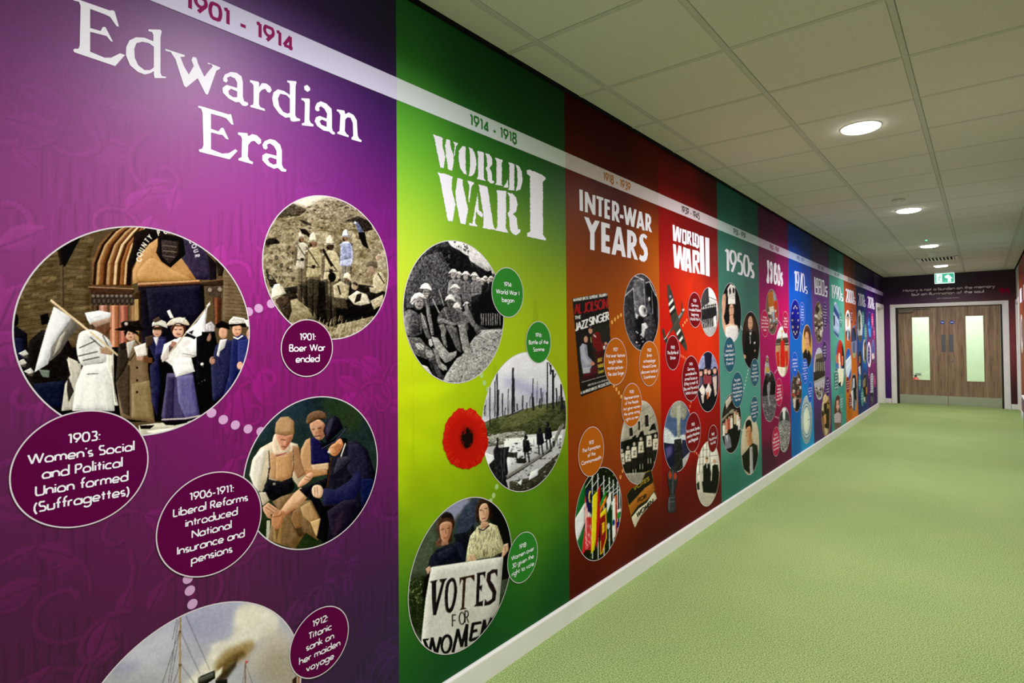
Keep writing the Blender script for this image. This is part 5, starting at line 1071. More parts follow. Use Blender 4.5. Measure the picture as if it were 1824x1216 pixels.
for k in range(9): p.l('b8b4b2', 6, [(640 + k * 18, 600), (640 + k * 18 + rg.uniform(-4, 4), 690)], a=.7)
tommy(438, 408, 1.0, '807e80', stand=False); tommy(526, 540, .75, '6c6a6c', stand=False); tommy(452, 565, .95, '727072', stand=False)
p.f('5c5a5c', '470 640 540 700 600 780 640 740 620 700 540 640', t=50, ts=(8, 8)); p.f('777577', '560 860 580 900 540 920 500 900 480 780 530 770', t=40, ts=(8, 10))
cv = lambda q: nums(q) * .9696 + np.array([21.7, 304.1])
def F(c, q, t=26, ts=(8, 8), **k): p.f(c, cv(q), t=t, ts=ts, **k)
def Ln(c, w_, q, **k): p.l(c, w_, cv(q), **k)
F('0d0c0e', '270 380 560 380 600 470 480 640 380 700 300 600', t=8); F('0b0a0c', '60 500 200 540 300 700 340 800 200 760 100 640', t=8)
# far seated pair
F('6a686a', '505 260 540 270 590 380 640 430 620 460 560 400 520 330'); F('161517', '500 215 540 212 545 250 512 262', t=8); p.e('8e8a88', *cv('522 248')[0], 11, 18); F('c9c5c3', '498 222 520 208 546 222 530 228 508 228', t=8)
F('605e60', '420 280 470 270 520 330 540 430 490 460 440 380', t=40); p.e('7a7674', *cv('452 262')[0], 15, 20); F('d0ccca', '410 250 425 225 450 215 468 238 474 262 440 256', t=12)
# man in the middle, hands on knees
F('504e50', '310 290 345 250 420 255 450 290 480 360 500 400 440 395 400 370 350 380 320 400 290 380 290 330', t=44, ts=(9, 10)); Ln('a09c9a', 4, '338 262 372 350'); Ln('8a8886', 4, '372 300 430 380'); Ln('1c1b1d', 5, '380 280 400 370'); Ln('1a191b', 4, '440 300 462 360')
F('7e7c7c', '286 350 330 345 400 372 440 388 430 402 380 396 330 378 290 376', t=34, ts=(8, 5)); F('6c6a6c', '440 375 480 365 520 400 525 440 490 430 450 400', t=34)
F('777573', '296 400 340 390 356 430 352 490 366 580 340 560 320 500 316 440', t=50, ts=(6, 8)); F('5e5c5c', '350 400 400 400 440 420 470 560 478 620 440 590 400 500', t=50, ts=(7, 10)); F('858381', '455 400 505 390 520 440 540 540 556 620 520 630 490 600 470 500', t=50, ts=(7, 8)); F('9a9896', '505 590 550 585 566 625 540 640 505 630', t=30)
p.e('5c5856', *cv('392 222')[0], 27, 38, t=14); p.l('1c1a1c', 5, cv('372 218 386 216')); p.l('1c1a1c', 5, cv('398 216 410 218')); p.l('2a2626', 4, cv('382 246 402 246')); F('d4d0ce', '345 205 358 175 384 152 402 154 422 180 436 212 400 196 366 196', t=18, ts=(14, 14)); Ln('5a5856', 5, '347 207 390 194 434 213')
# man behind left and his rifles
Ln('c4c0be', 6, '248 188 302 300'); Ln('8a8886', 9, '300 116 338 240'); F('7c7a7a', '190 190 225 260 250 400 262 480 240 480 205 330', t=46, ts=(8, 10))
p.e('84807e', *cv('196 146')[0], 26, 34, t=10); p.l('242224', 5, cv('178 134 196 132')); p.l('242224', 5, cv('202 132 216 134')); p.l('e8e4e2', 4, cv('190 166 208 164')); F('dedad8', '146 106 160 78 186 62 214 66 234 92 246 124 200 112', t=14, ts=(16, 16)); Ln('55534f', 5, '146 108 200 112 246 125')
# man in the front left
F('5c5a5c', '14 300 60 270 110 290 150 320 170 400 160 470 90 490 50 480 24 400', t=44, ts=(10, 12)); F('807e7e', '20 330 60 280 84 300 70 380 60 470 36 440', t=40, ts=(10, 8)); Ln('1b1a1c', 5, '86 380 150 388'); F('3c3a3c', '84 390 148 396 146 460 80 468', t=20); Ln('1b1a1c', 5, '130 300 150 470'); F('6a6868', '150 300 190 330 215 440 240 520 200 500 170 420', t=44, ts=(9, 12)); Ln('c8c4c2', 4, '160 300 200 420')
p.e('8f8a88', *cv('142 226')[0], 34, 48, t=12); p.l('1e1c1e', 6, cv('124 212 140 210')); p.l('1e1c1e', 6, cv('152 210 168 213')); p.l('2a2828', 8, cv('132 248 160 248')); p.l('5a5654', 4, cv('146 216 148 238')); F('3c3a3a', '104 240 120 262 140 274 120 280 104 262', t=6)
F('dad6d4', '70 222 80 180 104 148 142 136 172 150 192 176 202 190 150 176 110 200 92 236', t=20, ts=(18, 18)); Ln('565450', 6, '72 226 104 194 150 178 202 191')
# thighs, knees and boots
F('5e5c5c', '50 490 150 500 200 560 250 600 262 650 200 670 120 640 70 580', t=44, ts=(9, 9)); F('8e8c8a', '190 590 240 600 262 640 240 668 200 650', t=40, ts=(6, 5)); F('b6b2b0', '110 545 150 540 185 570 176 600 130 590', t=30, ts=(6, 6)); Ln('2a2829', 3, '120 556 160 590'); Ln('2a2829', 3, '134 546 172 580')
F('4a484a', '212 660 262 650 300 740 330 800 320 830 270 810 230 720', t=34, ts=(7, 14)); F('2a292b', '220 690 240 690 290 810 270 815', t=14)
F('979593', '240 490 290 500 330 560 380 620 420 610 440 600 440 640 400 680 350 700 310 650 270 590', t=54, ts=(8, 8)); F('7c7a78', '250 580 300 600 310 680 350 740 340 766 300 740 270 660', t=44, ts=(7, 8)); F('b8b4b2', '216 515 240 505 252 560 236 572 220 550', t=16); F('9a9896', '320 700 362 730 364 760 326 752', t=30)
F('cac6c4', '160 712 210 730 250 800 190 770', t=40, ts=(8, 6))
p.crisp(.2, 4, 4, .1); p.grain(14, 3, 8)
roundel(p, '28,520 140,210 410,33 600,110 812,620 740,900 440,1150 200,1020', P1, 'black and white photo of helmeted soldiers resting in a trench')

VF = (760, 620, 4.341)
p = Pic(*VF, (425, 30, 1085, 1120), bg='d6d4dc')
p.g('dcdae2', 'c2c0ca', (425, 30, 1085, 480)); p.a[:int(480 * p.k)] += (fnoise(int(480 * p.k), p.w, 60, 90, 5, 4) * 24)[..., None]
p.f('8f90ba', '600 230 700 240 800 290 880 310 930 340 920 400 820 390 760 350 680 300 600 290', bl=34, a=.7); p.f('a9a8b8', '430 400 1085 370 1085 520 430 560', bl=30, a=.7)
p.f('4a4e34', '430 580 520 540 640 510 740 480 860 440 1085 400 1085 640 800 680 600 680 430 700', t=34, ts=(24, 12)); p.f('6a6c48', '620 520 760 470 900 440 960 470 850 540 700 600 560 620', t=30, ts=(20, 8), bl=5, a=.8)
for k in range(160):
    x = rg.uniform(440, 1070); y = rg.uniform(470, 700); p.l(rg.choice(['2a2c1e', '7d7f5a', '55583a', '999a80']), 3, [(x, y), (x + rg.uniform(-26, 26), y - rg.uniform(4, 22))], a=.6)
for x, y0, y1, w_ in ((545, 180, 540, 11), (527, 260, 530, 9), (490, 300, 600, 9), (556, 320, 520, 9), (588, 350, 520, 10), (605, 460, 520, 7), (630, 315, 510, 6), (663, 155, 500, 15), (678, 230, 490, 12), (700, 430, 480, 9), (742, 365, 470, 8), (775, 420, 480, 8), (822, 235, 480, 7), (800, 370, 450, 6), (815, 350, 450, 6), (848, 325, 440, 5), (858, 255, 420, 5), (884, 310, 460, 8), (872, 390, 460, 9), (895, 340, 440, 6), (828, 380, 480, 9), (932, 110, 470, 10), (928, 340, 420, 8), (958, 130, 200, 12), (978, 170, 465, 17), (1004, 310, 440, 11), (1022, 370, 430, 8), (1042, 280, 480, 16), (448, 440, 520, 8), (1055, 380, 470, 10), (458, 400, 500, 4), (515, 420, 500, 4), (640, 400, 500, 4), (735, 395, 460, 4), (908, 380, 440, 4)):
    p.l('2c2a30' if w_ > 5 else '77757f', w_, [(x + rg.uniform(-5, 5), y0), (x + rg.uniform(-3, 3), (y0 + y1) / 2), (x, y1)])
p.l('2c2a30', 7, '945 110 975 200'); p.l('2c2a30', 6, '1000 195 980 240'); p.l('2c2a30', 4, '545 190 528 280'); p.l('3a3640', 8, '620 530 750 470')
p.f('b4b2b8', '430 700 600 680 900 660 1085 620 1085 1120 430 1120', t=10); p.f('8e8c86', '430 690 620 650 760 640 780 690 620 740 430 770', t=70, ts=(10, 6)); p.spots((440, 650, 780, 780), 150, ['e0dee0', '4a4840', '2c2a26', 'a8a69c'], 4, 12, .5, seed=5)
p.f('dcdce4', '600 700 1050 670 1050 740 850 800 640 950 610 980 600 850', t=8); p.f('e2e2ea', '440 800 520 830 530 900 480 940')
p.spots((600, 700, 1060, 860), 60, ['2a2826', '4c4a44', '66645c'], 6, 18, .5, seed=9, a=.9); p.f('2c2a28', '690 850 760 850 780 890 700 890', t=20); p.f('35332e', '630 800 700 810 700 850 620 840', t=20)
p.f('201e20', '480 900 540 840 620 1040 640 1120 540 1060', t=20); p.f('2b292e', '515 790 545 740 560 770 640 760 620 860 630 960 600 1080 530 1000 525 880', t=34, ts=(7, 24)); p.f('1c1a1e', '541 690 553 690 556 790 540 790'); p.l('58565e', 4, '570 800 590 1000'); p.l('58565e', 4, '600 790 600 950')
p.f('3a382e', '800 1000 1060 780 1060 900 960 1060 800 1120 640 1120 640 1030', t=40, ts=(14, 8)); p.spots((640, 840, 1050, 1110), 190, ['6c6c54', '23211c', '8c8c78', '44443a', 'b4b4b0'], 4, 13, .5, seed=12, a=.85); p.f('dcdce6', '800 960 860 930 860 980 790 1020'); p.f('dcdce6', '700 1040 740 1010 730 1060')
p.l('1e1c1e', 12, '620 1010 960 790'); p.f('7d7a78', '612 985 740 900 900 800 960 750 1010 640 1050 580 1066 588 1020 680 985 765 900 830 760 920 625 1008', t=14); p.l('b5b2b0', 4, '625 975 890 812 960 760 1030 600'); p.l('3c3a3a', 4, '630 1000 900 835 990 750')
def walker(x, y, h, c='1a181e'):
    p.e(c, x, y, h * .07, h * .1); p.f(c, [(x - h * .13, y + h * .12), (x + h * .12, y + h * .1), (x + h * .19, y + h * .5), (x + h * .08, y + h * .62), (x - h * .12, y + h * .6)], t=10); p.l(c, h * .06, [(x - h * .05, y + h * .55), (x - h * .02, y + h)]); p.l(c, h * .06, [(x + h * .07, y + h * .55), (x + h * .14, y + h)])
walker(768, 690, 190); walker(874, 632, 190, '23202c'); walker(936, 590, 190, '1e1c24'); p.l('6a6868', 5, '880 560 930 590'); p.f('2a282c', '970 720 990 715 990 760 980 760'); p.l('2a282c', 6, '780 770 815 800')
for x in (760, 828, 1010, 1030): p.l('56545a', 5, [(x, 700), (x + 2, 760)], a=.7)
p.grain(12, 3, 8)
roundel(p, '440,830 432,480 545,190 760,35 1060,340 1075,500 1040,750 920,1000 730,1110 560,1020', P1, 'photo of bare tree trunks and men crossing a duckboard over mud')

p = Pic(*VF, (110, 440, 490, 950), bg='c41408', em=10)
t = np.linspace(0, 2 * math.pi, 73)[:-1]; rr = 1 + .018 * np.sin(9 * t) + .014 * np.sin(23 * t + 1) - .10 * np.exp(-((t - 4.74) / .07) ** 2) - .04 * np.exp(-((t - 1.6) / .1) ** 2)
out = np.stack([298 + 176 * rr * np.cos(t) * (1 + .05 * np.sin(t)), 696 + 242 * rr * np.sin(t)], 1)
p.f('c01506', out); p.f('b31206', [(298 + (x - 298) * .72, 696 + (y - 696) * .72) for x, y in out], bl=16, a=.8); p.f('cf2410', '190 520 300 470 430 500 470 640 400 560 290 500', bl=16, a=.7)
for k in range(110):
    a_ = rg.uniform(0, 6.28); r0, r1 = rg.uniform(.74, .86), rg.uniform(.9, 1.02); p.l(rg.choice(['8e0d06', 'dc4a30', 'd43018', '9c1208']), 3, [(298 + 176 * r0 * math.cos(a_), 696 + 242 * r0 * math.sin(a_)), (298 + 176 * r1 * math.cos(a_ + .03), 696 + 242 * r1 * math.sin(a_ + .03))], a=.7)
p.f('6e0c08', '290 600 330 610 370 650 360 720 340 760 300 790 270 750 250 690', bl=12, a=.8); p.f('140604', '300 660 305 625 320 615 335 650 358 680 352 720 335 740 318 770 300 772 285 750 290 730 268 700 275 668', sm=1)
for k in range(30): a_ = rg.uniform(0, 6.28); p.e('120505', 314 + 44 * math.cos(a_), 696 + 66 * math.sin(a_), 5, 6)
p.f('ffffff', out, mask=True); cutout('printed_poppy', p, P1, 'red poppy with black centre', step=.85)

VV = (710, 870, 3.923)
p = Pic(*VV, (55, 55, 785, 1170), bg='40483c')
p.a += (fnoise(p.h, p.w, 30, 30, 5, 4) * 46)[..., None]; p.f('56604e', '60 300 250 180 260 420 200 560 90 600', t=24, a=.7, bl=10); p.f('8c8ca8', '290 160 400 70 500 60 490 120 400 200 380 260', bl=14); p.f('3c4458', '460 120 560 60 560 220 480 330 400 320 400 240', t=24, bl=8, a=.9)
p.f('141418', '620 60 790 200 790 620 720 640 700 480 640 240', t=8); p.f('191b24', '380 320 480 300 520 250 540 320 480 420 460 520', t=10)
p.f('2c3620', '60 640 190 600 180 900 170 1070 60 900', t=40, ts=(8, 8)); p.spots((70, 640, 170, 800), 70, ['8c9468', '3c4628', '5c6840'], 4, 9, seed=3, a=.7)
p.l('39352c', 4, '150 390 200 430 215 520', a=.6)
# left woman
p.f('1c1d2c', '200 560 220 480 260 430 320 400 400 370 450 400 470 520 460 560 200 640', t=14, ts=(18, 30)); p.f('26283c', '270 450 380 400 400 440 340 500 280 490', t=14); p.f('23253a', '400 370 440 380 470 450 460 520 430 470', t=8)
for k in range(12): p.l('0f1018', 2.5, [(290 + k * 13, 490), (285 + k * 14, 540)])
p.f('191615', '160 740 180 620 215 590 200 700 190 790', t=8)
p.f('4a3226', '265 260 285 210 330 180 380 200 392 250 375 290 370 340 360 370 290 360 275 310', t=18, ts=(10, 8), sm=1); p.f('241e1c', '300 190 330 162 370 175 385 215 340 200 305 210', t=20, sm=1); p.f('6e5040', '255 380 290 340 300 400 270 410', t=20)
p.f('b98a70', '290 250 330 230 370 240 372 290 360 330 340 375 320 382 300 355 288 300', t=6, sm=1); p.f('8c6050', '350 250 372 260 360 330 345 372 340 320', a=.7, bl=4); p.f('9c7360', '300 370 345 370 350 390 300 400')
for st in ('300 285 318 280', '338 278 356 275'): p.l('3c241c', 5, st)
p.l('5f3d30', 4, '328 285 330 318'); p.l('8a4440', 6, '316 346 342 340'); p.l('c89a82', 5, '322 290 322 316')
# right woman
p.f('c3bc9c', '500 330 560 260 640 240 690 260 730 380 735 440 640 480 560 490 470 510 480 420', t=30, ts=(8, 20))
for k in range(200):
    x, y = rg.uniform(490, 720), rg.uniform(260, 480); p.l(rg.choice(['4c4634', '6a624a', 'dcd6ba', '38332a']), 3.4, [(x, y), (x + rg.uniform(-5, 5), y + rg.uniform(8, 24))], a=.75)
p.f('3a2a20', '545 110 570 75 610 72 640 120 655 180 640 230 600 150 570 140 560 240 535 200', t=20, ts=(8, 10), sm=1)
p.f('cda68c', '562 150 580 110 615 105 630 150 628 190 612 225 590 238 568 215', t=5, sm=1); p.f('a8806a', '612 120 630 150 624 200 600 236 605 180', a=.6, bl=4); p.l('33221a', 5, '566 152 584 148'); p.l('33221a', 5, '600 140 618 136'); p.l('8c5c4c', 4, '592 150 598 186'); p.l('8a3a38', 6, '586 212 606 206')
p.f('bd937c', '575 236 625 232 632 262 570 285'); p.l('1f1a18', 8, '560 280 590 292 634 258')
p.f('caa88e', '480 500 500 455 530 460 545 500 520 520', t=6); p.f('c9a58c', '718 480 735 390 765 380 768 430 740 470', t=6); p.l('7c5a48', 3, '500 470 520 510'); p.l('7c5a48', 3, '742 400 750 450'); p.f('c9a58c', '190 560 215 540 230 560 205 600')
# placard
p.f('c9c6c4', '228 548 470 512 732 474 722 600 700 830 640 930 560 1060 420 1170 160 1170 160 1040 190 760', t=5, ts=(60, 60)); p.f('b8b2aa', '400 860 560 840 560 1000 400 1010', bl=20, a=.4)
IN = '241a20'
p.f(IN, '218 648 275 635 262 655 262 780 262 800 300 660 285 645 285 632 340 626 322 650 262 884 240 884 232 760 232 665', t=26, ts=(10, 40))
p.f(IN, '322 740 335 660 365 625 392 630 408 690 402 770 378 850 350 868 328 840', sm=1, t=20); p.f('c9c6c4', '346 740 352 680 370 648 386 670 386 740 372 810 354 838 346 800', sm=1)
p.f('3c2620', '424 622 530 600 530 650 505 620 488 622 470 630 458 830 478 838 425 850 440 830 450 640 440 636 426 680', t=20)
p.f(IN, '545 590 608 578 604 630 590 602 570 604 568 680 585 670 580 720 565 700 562 790 585 785 592 770 588 820 525 824 540 806 548 612', t=22)
p.f('2c1e24', '612 640 620 590 655 564 692 562 690 620 672 586 645 596 642 640 664 670 684 720 676 780 640 810 598 820 602 770 622 790 652 770 656 730 632 690', t=20)
for s_, pos in (('FOR', [(376, 962, 80), (424, 948, 84), (464, 934, 80)]),):
    for ch, (x, y, h) in zip(s_, pos):
        for st in GL[ch][1]: p.l('1e1a1a', 8, [(x + a * h * (.62 if ch != 'O' else .45), y - b * h) for a, b in st])
for st in ('180 1060 215 1150 235 1045 262 1165 292 1040', '380 1140 415 985 440 1100 478 950 470 1100', '520 945 500 1060 560 1040', '508 1000 545 990', '520 945 575 935', '580 1020 600 920 612 1000 650 905'): p.l('1a161c', 21, st)
p.f('1a161c', '168 1050 215 1045 205 1060 172 1062'); p.e('1a161c', 335, 1085, 42, 70, rot=8); p.e('c4c0bc', 334, 1088, 22, 50, rot=8)
p.grain(9, 4, 8)
roundel(p, '62,740 110,480 250,220 520,63 775,330 770,600 690,850 520,1070 330,1160 160,1060', P1, 'photo of two women holding a white placard lettered votes for women')

GC = '2b7d28'
caption(P1, '715,430 730,330 830,247 930,310 958,440 930,570 845,634 750,570', '1914:|World War I|began', GC, .72, .155, view=VG, mh=.6)
caption(P1, '978,820 1000,720 1075,659 1150,720 1173,820 1150,930 1075,988 1000,920', '1916:|Battle of the|Somme', GC, .76, .17, view=VG, mh=.58)
caption(P1, '758,490 790,370 885,298 940,340 968,430 930,580 833,667 775,600', '1918:|Women over|30 given the|right to vote', GC, .74, .155, view=VV, mh=.6)
dots(P1, '420,210 442,268 470,318 538,1070 514,1138 490,1180', .012, 'a8c87c', VF)
T1 = [ # WORLD / WAR / I in rough stencil letters
 '112 106 150 122 190 135 214 148 206 160 208 225 232 330 218 440 184 434 150 270 128 150', '244 155 282 165 284 215 316 320 316 385 298 466 262 452 240 320 232 220', '312 180 358 195 352 212 340 225 324 328 318 300 326 210',
 '400 222 434 230 432 440 444 505 416 495 380 440 364 350 368 270', '462 232 500 250 530 310 540 400 524 490 490 520 462 516 470 480 478 430 476 290', '548 270 612 285 612 535 632 565 545 545 556 520 556 300',
 '626 292 668 306 696 350 694 410 668 440 690 480 696 560 718 575 706 590 676 586 652 560 648 480 630 450 632 440 648 420 640 340', '720 336 800 360 798 376 790 385 788 600 806 616 724 600 736 580 738 370',
 '848 545 852 630 806 630 832 590', '850 380 914 400 912 640 914 662 852 650 864 630 866 410', '926 404 960 420 990 480 994 560 972 650 930 668 930 655 944 600 944 470',
 '156 478 196 492 250 500 306 525 300 552 296 640 334 800 304 966 258 956 210 700 176 520', '352 535 404 548 406 600 458 850 430 994 384 984 340 770 334 670', '446 564 518 578 512 600 496 612 468 780 458 740 472 620 460 590',
 '552 680 562 850 606 890 600 925 552 895 540 860 526 980 550 1005 544 1016 470 1004 468 980 500 985', '562 600 648 622 710 1020 736 1050 600 1030 610 1000 610 900', '736 655 832 666 830 1030 854 1076 724 1054 746 1010 746 690',
 '844 680 890 690 930 730 946 800 930 870 898 890 938 930 948 1040 970 1040 972 1070 934 1100 896 1085 872 1050 862 930 846 890 866 850 866 720', '1034 460 1064 456 1180 500 1222 530 1218 552 1194 570 1196 1090 1226 1140 1220 1152 1040 1112 1040 1080 1070 1064 1068 520 1040 500']
shapes('title_text', (750, 220, 5.528), rough(T1, 3.0, 11), WHITE, P1, .0030)

# ================================================================== 1918-1939, orange
VA = (1005, 480, 5.07); VB = (1005, 700, 3.8)
o = Pic(1000, 300, 1, (0, 0, 190, 790), res=1.2, bg='808080', em=0)
o.f('707070', '30 80 44 150 40 200 60 130 150 140 170 180 176 240 120 140 60 120', a=.6, bl=4); o.f('6c6c6c', '40 100 140 110 170 150 160 170 100 220 60 180 45 150', a=.4, bl=3); o.f('9a9a9a', '70 390 100 400 120 360 130 300 110 260 90 300', a=.45, bl=4); o.f('989898', '74 390 84 470 92 440 96 420', a=.5, bl=3); o.f('6a6a6a', '110 380 128 330 150 300 130 290 100 350', a=.4, bl=4); o.f('9c9c9c', '78 400 96 480 104 520 90 500', a=.5, bl=3)
P2 = panel(2, 'orange Inter-War Years mural panel with a dark film poster', [
 (1016, 190, (44, 2, 2)), (1090, 245, (48, 0, 0)), (1165, 290, (66, 2, 0)), (1020, 300, (86, 22, 12)), (1090, 310, (72, 8, 10)), (1165, 350, (92, 26, 8)), (1020, 400, (112, 48, 8)), (1040, 440, (124, 54, 12)), (1100, 400, (86, 30, 16)), (1100, 480, (140, 66, 12)), (1165, 440, (158, 72, 6)), (1168, 480, (190, 92, 8)), (1020, 480, (150, 74, 2)),
 (1012, 620, (142, 72, 2)), (1100, 550, (144, 64, 0)), (1100, 620, (166, 84, 6)), (1172, 600, (204, 92, 10)), (1120, 520, (170, 78, 8)), (1168, 700, (176, 80, 8)), (1172, 640, (196, 88, 10)), (1016, 706, (126, 60, 0)), (1085, 706, (150, 78, 6)), (1080, 760, (146, 66, 8)), (1020, 800, (142, 58, 8)), (1090, 830, (126, 50, 10)), (1172, 780, (130, 44, 6)),
 (1018, 930, (118, 32, 6)), (1100, 920, (116, 30, 6)), (1172, 860, (120, 24, 2)), (1016, 866, (146, 50, 10)), (1110, 868, (154, 58, 10)), (1020, 980, (84, 14, 4)), (1110, 970, (74, 10, 4)), (1172, 930, (76, 10, 6)), (1025, 1050, (66, 8, 2)), (1165, 970, (64, 6, 2))], overlay(o, .5))
T2 = ['198 130 244 140 248 428 204 416', '272 160 312 172 376 350 376 205 416 214 416 480 378 470 312 300 314 446 274 438', '430 216 524 246 524 282 498 276 500 502 460 494 460 270 430 252', '538 256 612 276 612 312 578 302 578 360 610 370 610 412 578 404 578 478 612 490 612 540 538 522',
 '640 280 690 296 726 330 740 390 734 450 712 472 746 580 706 568 676 476 676 558 640 550|676 334 694 346 702 390 692 430 676 430', '748 470 796 482 796 530 748 516', '794 348 828 356 846 500 872 376 898 380 916 520 942 398 974 408 938 642 902 632 884 510 866 618 830 606',
 '1008 426 1044 436 1084 690 1052 682 1042 636 1014 628 1002 660 970 654|1022 530 1034 590 1014 586', '1092 452 1140 468 1168 510 1170 580 1150 620 1184 716 1146 702 1124 628 1126 694 1092 684|1124 506 1138 520 1140 570 1124 580',
 '264 500 326 516 370 620 412 550 474 564 404 720 404 958 344 944 346 720', '494 570 610 602 610 660 554 646 554 742 606 756 608 840 554 828 554 900 614 916 612 1004 496 976', '706 634 760 646 830 1050 776 1040 764 966 704 950 690 1018 634 1010|736 740 752 878 716 868', '846 674 912 692 960 740 978 820 964 890 932 916 992 1086 944 1078 898 938 898 1062 846 1054|900 752 922 774 926 840 898 858',
 '1112 780 1118 770 1090 740 1062 730 1030 745 1010 790 1012 850 1030 900 1070 960 1076 1000 1066 1030 1040 1030 1020 1010 1008 1072 1040 1104 1078 1112 1112 1080 1128 1010 1120 930 1090 870 1064 830 1062 790 1076 780 1100 806']
shapes('title_text', (1005, 320, 7.6), T2, WHITE, P2, .0030)
p = Pic(*VA, (60, 195, 450, 1155), bg='100f0e', em=14)
p.f('16120f', '66 255 395 200 445 1040 140 1155'); p.f('20201a', '240 520 410 480 430 900 300 960 250 700', t=6, bl=10)
def ptx(s_, x0, y0, x1, y1, h, w_, col, cx=None):
    tw = twidth(s_, .14); sl = (y1 - y0) / (x1 - x0); x = x0; k = (x1 - x0) / tw
    for ch in s_:
        for st in GL.get(ch, GL['l'])[1]: p.l(col, w_, [(x + a * k, y0 + (x + a * k - x0) * sl - b * h) for a, b in st])
        x += (GL.get(ch, GL['l'])[0] + .14) * k
ptx('WARNER BROS. SUPREME TRIUMPH', 82, 288, 384, 238, 24, 5, 'd8d6d4'); ptx('AL JOLSON', 96, 402, 388, 345, 82, 13, '9c1418'); ptx('THE', 98, 448, 148, 440, 26, 6, 'dcdad8'); ptx('JAZZ', 102, 552, 212, 516, 66, 12, 'e4e2e2'); ptx('SINGER', 228, 505, 402, 450, 68, 12, 'e4e2e2')
p.e('c08a70', 238, 550, 18, 30); p.f('191312', '222 530 250 518 258 540 240 535'); p.f('6a1412', '250 600 290 560 320 570 340 660 390 690 380 720 300 740 260 690', t=10); p.f('e0dcd8', '262 580 285 600 290 616 268 600'); p.f('3a0c0c', '270 740 350 730 370 860 300 880'); p.l('c8b45c', 5, '240 610 246 660'); p.f('d8d4d0', '350 690 372 686 370 716 356 722'); p.e('c08a70', 376, 668, 14, 14)
p.f('1a1614', '150 600 175 570 200 580 205 640 180 670 155 650'); p.e('bd8a72', 196, 630, 18, 30); p.f('8d8ea0', '140 700 165 665 205 680 215 780 260 830 240 900 170 930 150 820', t=18, ts=(16, 20)); p.f('b8b8c4', '150 690 180 680 190 780 240 850 200 860 160 800', a=.7, bl=4); p.e('b87c66', 255, 850, 22, 18); p.f('4a1218', '170 930 260 880 300 860 300 960 180 980', t=8); p.f('a9a9b4', '165 890 235 880 235 930 170 940')
p.f('2c0c0e', '160 975 300 930 300 980 165 1010'); ptx('MAY', 304, 838, 342, 828, 36, 5, 'b8a030'); ptx('WARNER', 304, 888, 355, 876, 30, 4, 'b8a030'); ptx('Concert', 306, 938, 356, 925, 30, 4, 'b8a030')
ptx('mm mmmm mm mmmmmm', 160, 1020, 370, 960, 8, 3, 'a8a6a4'); ptx('DIRECTED BY ALAN CROSLAND', 215, 1052, 400, 998, 14, 3, 'b8b6b4'); ptx('A WARNER BROS. PRODUCTION', 148, 1128, 420, 1030, 24, 4.5, 'd0cecc')
p.f('fff', '69 258 391 204 445 1034 147 1149', mask=True); cutout('printed_poster', p, P2, 'dark film poster with red and white lettering and two figures', step=.8)
p = Pic(*VA, (520, 35, 860, 755), bg='4a484e')
p.a += (fnoise(p.h, p.w, 6, 6, 5, 3) * 60)[..., None]; p.f('3c3a40', '545 230 630 160 640 420 700 700 620 650 560 500', t=40, ts=(6, 6)); p.f('6a686e', '630 90 720 90 730 400 700 400 660 420 635 380', t=24, ts=(6, 8)); p.l('b8b6bc', 10, '552 235 625 165'); p.l('a8a6ac', 7, '625 165 640 380'); p.l('c8c6cc', 8, '640 60 720 95'); p.l('9c9aa0', 6, '718 100 730 330')
p.f('141216', '740 100 800 130 840 260 840 480 800 440 770 300 730 200', t=12); p.l('a8a6aa', 8, '740 120 770 108 830 240'); p.l('8c8a8e', 4, '790 180 800 400'); p.e('c4c0c4', 768, 265, 9, 18)
p.f('161418', '640 430 760 400 840 440 850 560 800 690 700 740 650 640', t=14); p.e('d8d4d8', 712, 375, 36, 56, rot=-14); p.e('a09ca0', 725, 370, 22, 40, rot=-14); p.e('38363a', 728, 368, 10, 22); p.f('3e3c42', '720 440 780 410 820 450 835 560 790 680 740 640 710 560', t=30, ts=(10, 10)); p.f('cfcbd0', '700 490 735 480 760 520 730 540 720 620 700 600', t=30); p.f('c4c0c6', '640 385 668 410 660 450 645 430'); p.spots((650, 540, 720, 720), 16, ['d0ccd0', '8c8a8e'], 5, 12, seed=2)
p.crisp(.2, 8); roundel(p, '530,370 560,180 685,43 790,120 848,350 830,560 600,640 680,742', P2, 'black and white photo of an archaeologist bending over a coffin')
p = Pic(*VB, (370, 45, 640, 620), bg='3a3632')
p.f('a09a8c', '380 50 640 50 640 330 380 330', t=10); p.l('6c665a', 4, '400 330 640 120'); p.l('78726a', 4, '400 200 620 60')
for a in ('545 150 570 140 575 225 548 232', '500 190 515 185 518 250 502 255', '440 235 465 228 468 290 442 295'): p.f('26221e', a); p.l('d0cabc', 3, a)
p.f('1a1816', '380 330 640 260 640 530 380 540', t=20, ts=(10, 10)); p.f('8c877c', '400 545 620 530 560 620 470 620', t=14)
for x, y in ((425, 330), (472, 300), (522, 270), (600, 220)): p.f('0e0c0c', [(x - 28, y + 40), (x - 8, y - 6), (x + 12, y - 18), (x + 24, y + 30), (x, y + 26)]); 
for x, y in ((390, 390), (432, 370), (474, 345), (520, 310), (575, 270), (618, 290)):
    p.e('b0a596', x, y, 9, 13); p.f('c8c0b0', [(x - 18, y + 20), (x + 16, y + 16), (x + 20, y + 90), (x - 18, y + 96)], t=40, ts=(6, 6)); p.f('2a2622', [(x - 18, y + 96), (x + 22, y + 90), (x + 18, y + 170), (x - 12, y + 174)], t=16); p.l('a8a090', 5, [(x - 8, y + 172), (x - 6, y + 205)]); p.l('a8a090', 5, [(x + 10, y + 170), (x + 12, y + 205)]); p.l('3a342e', 4, [(x - 8, y + 50), (x + 8, y + 46), (x - 4, y + 74), (x + 10, y + 72)])
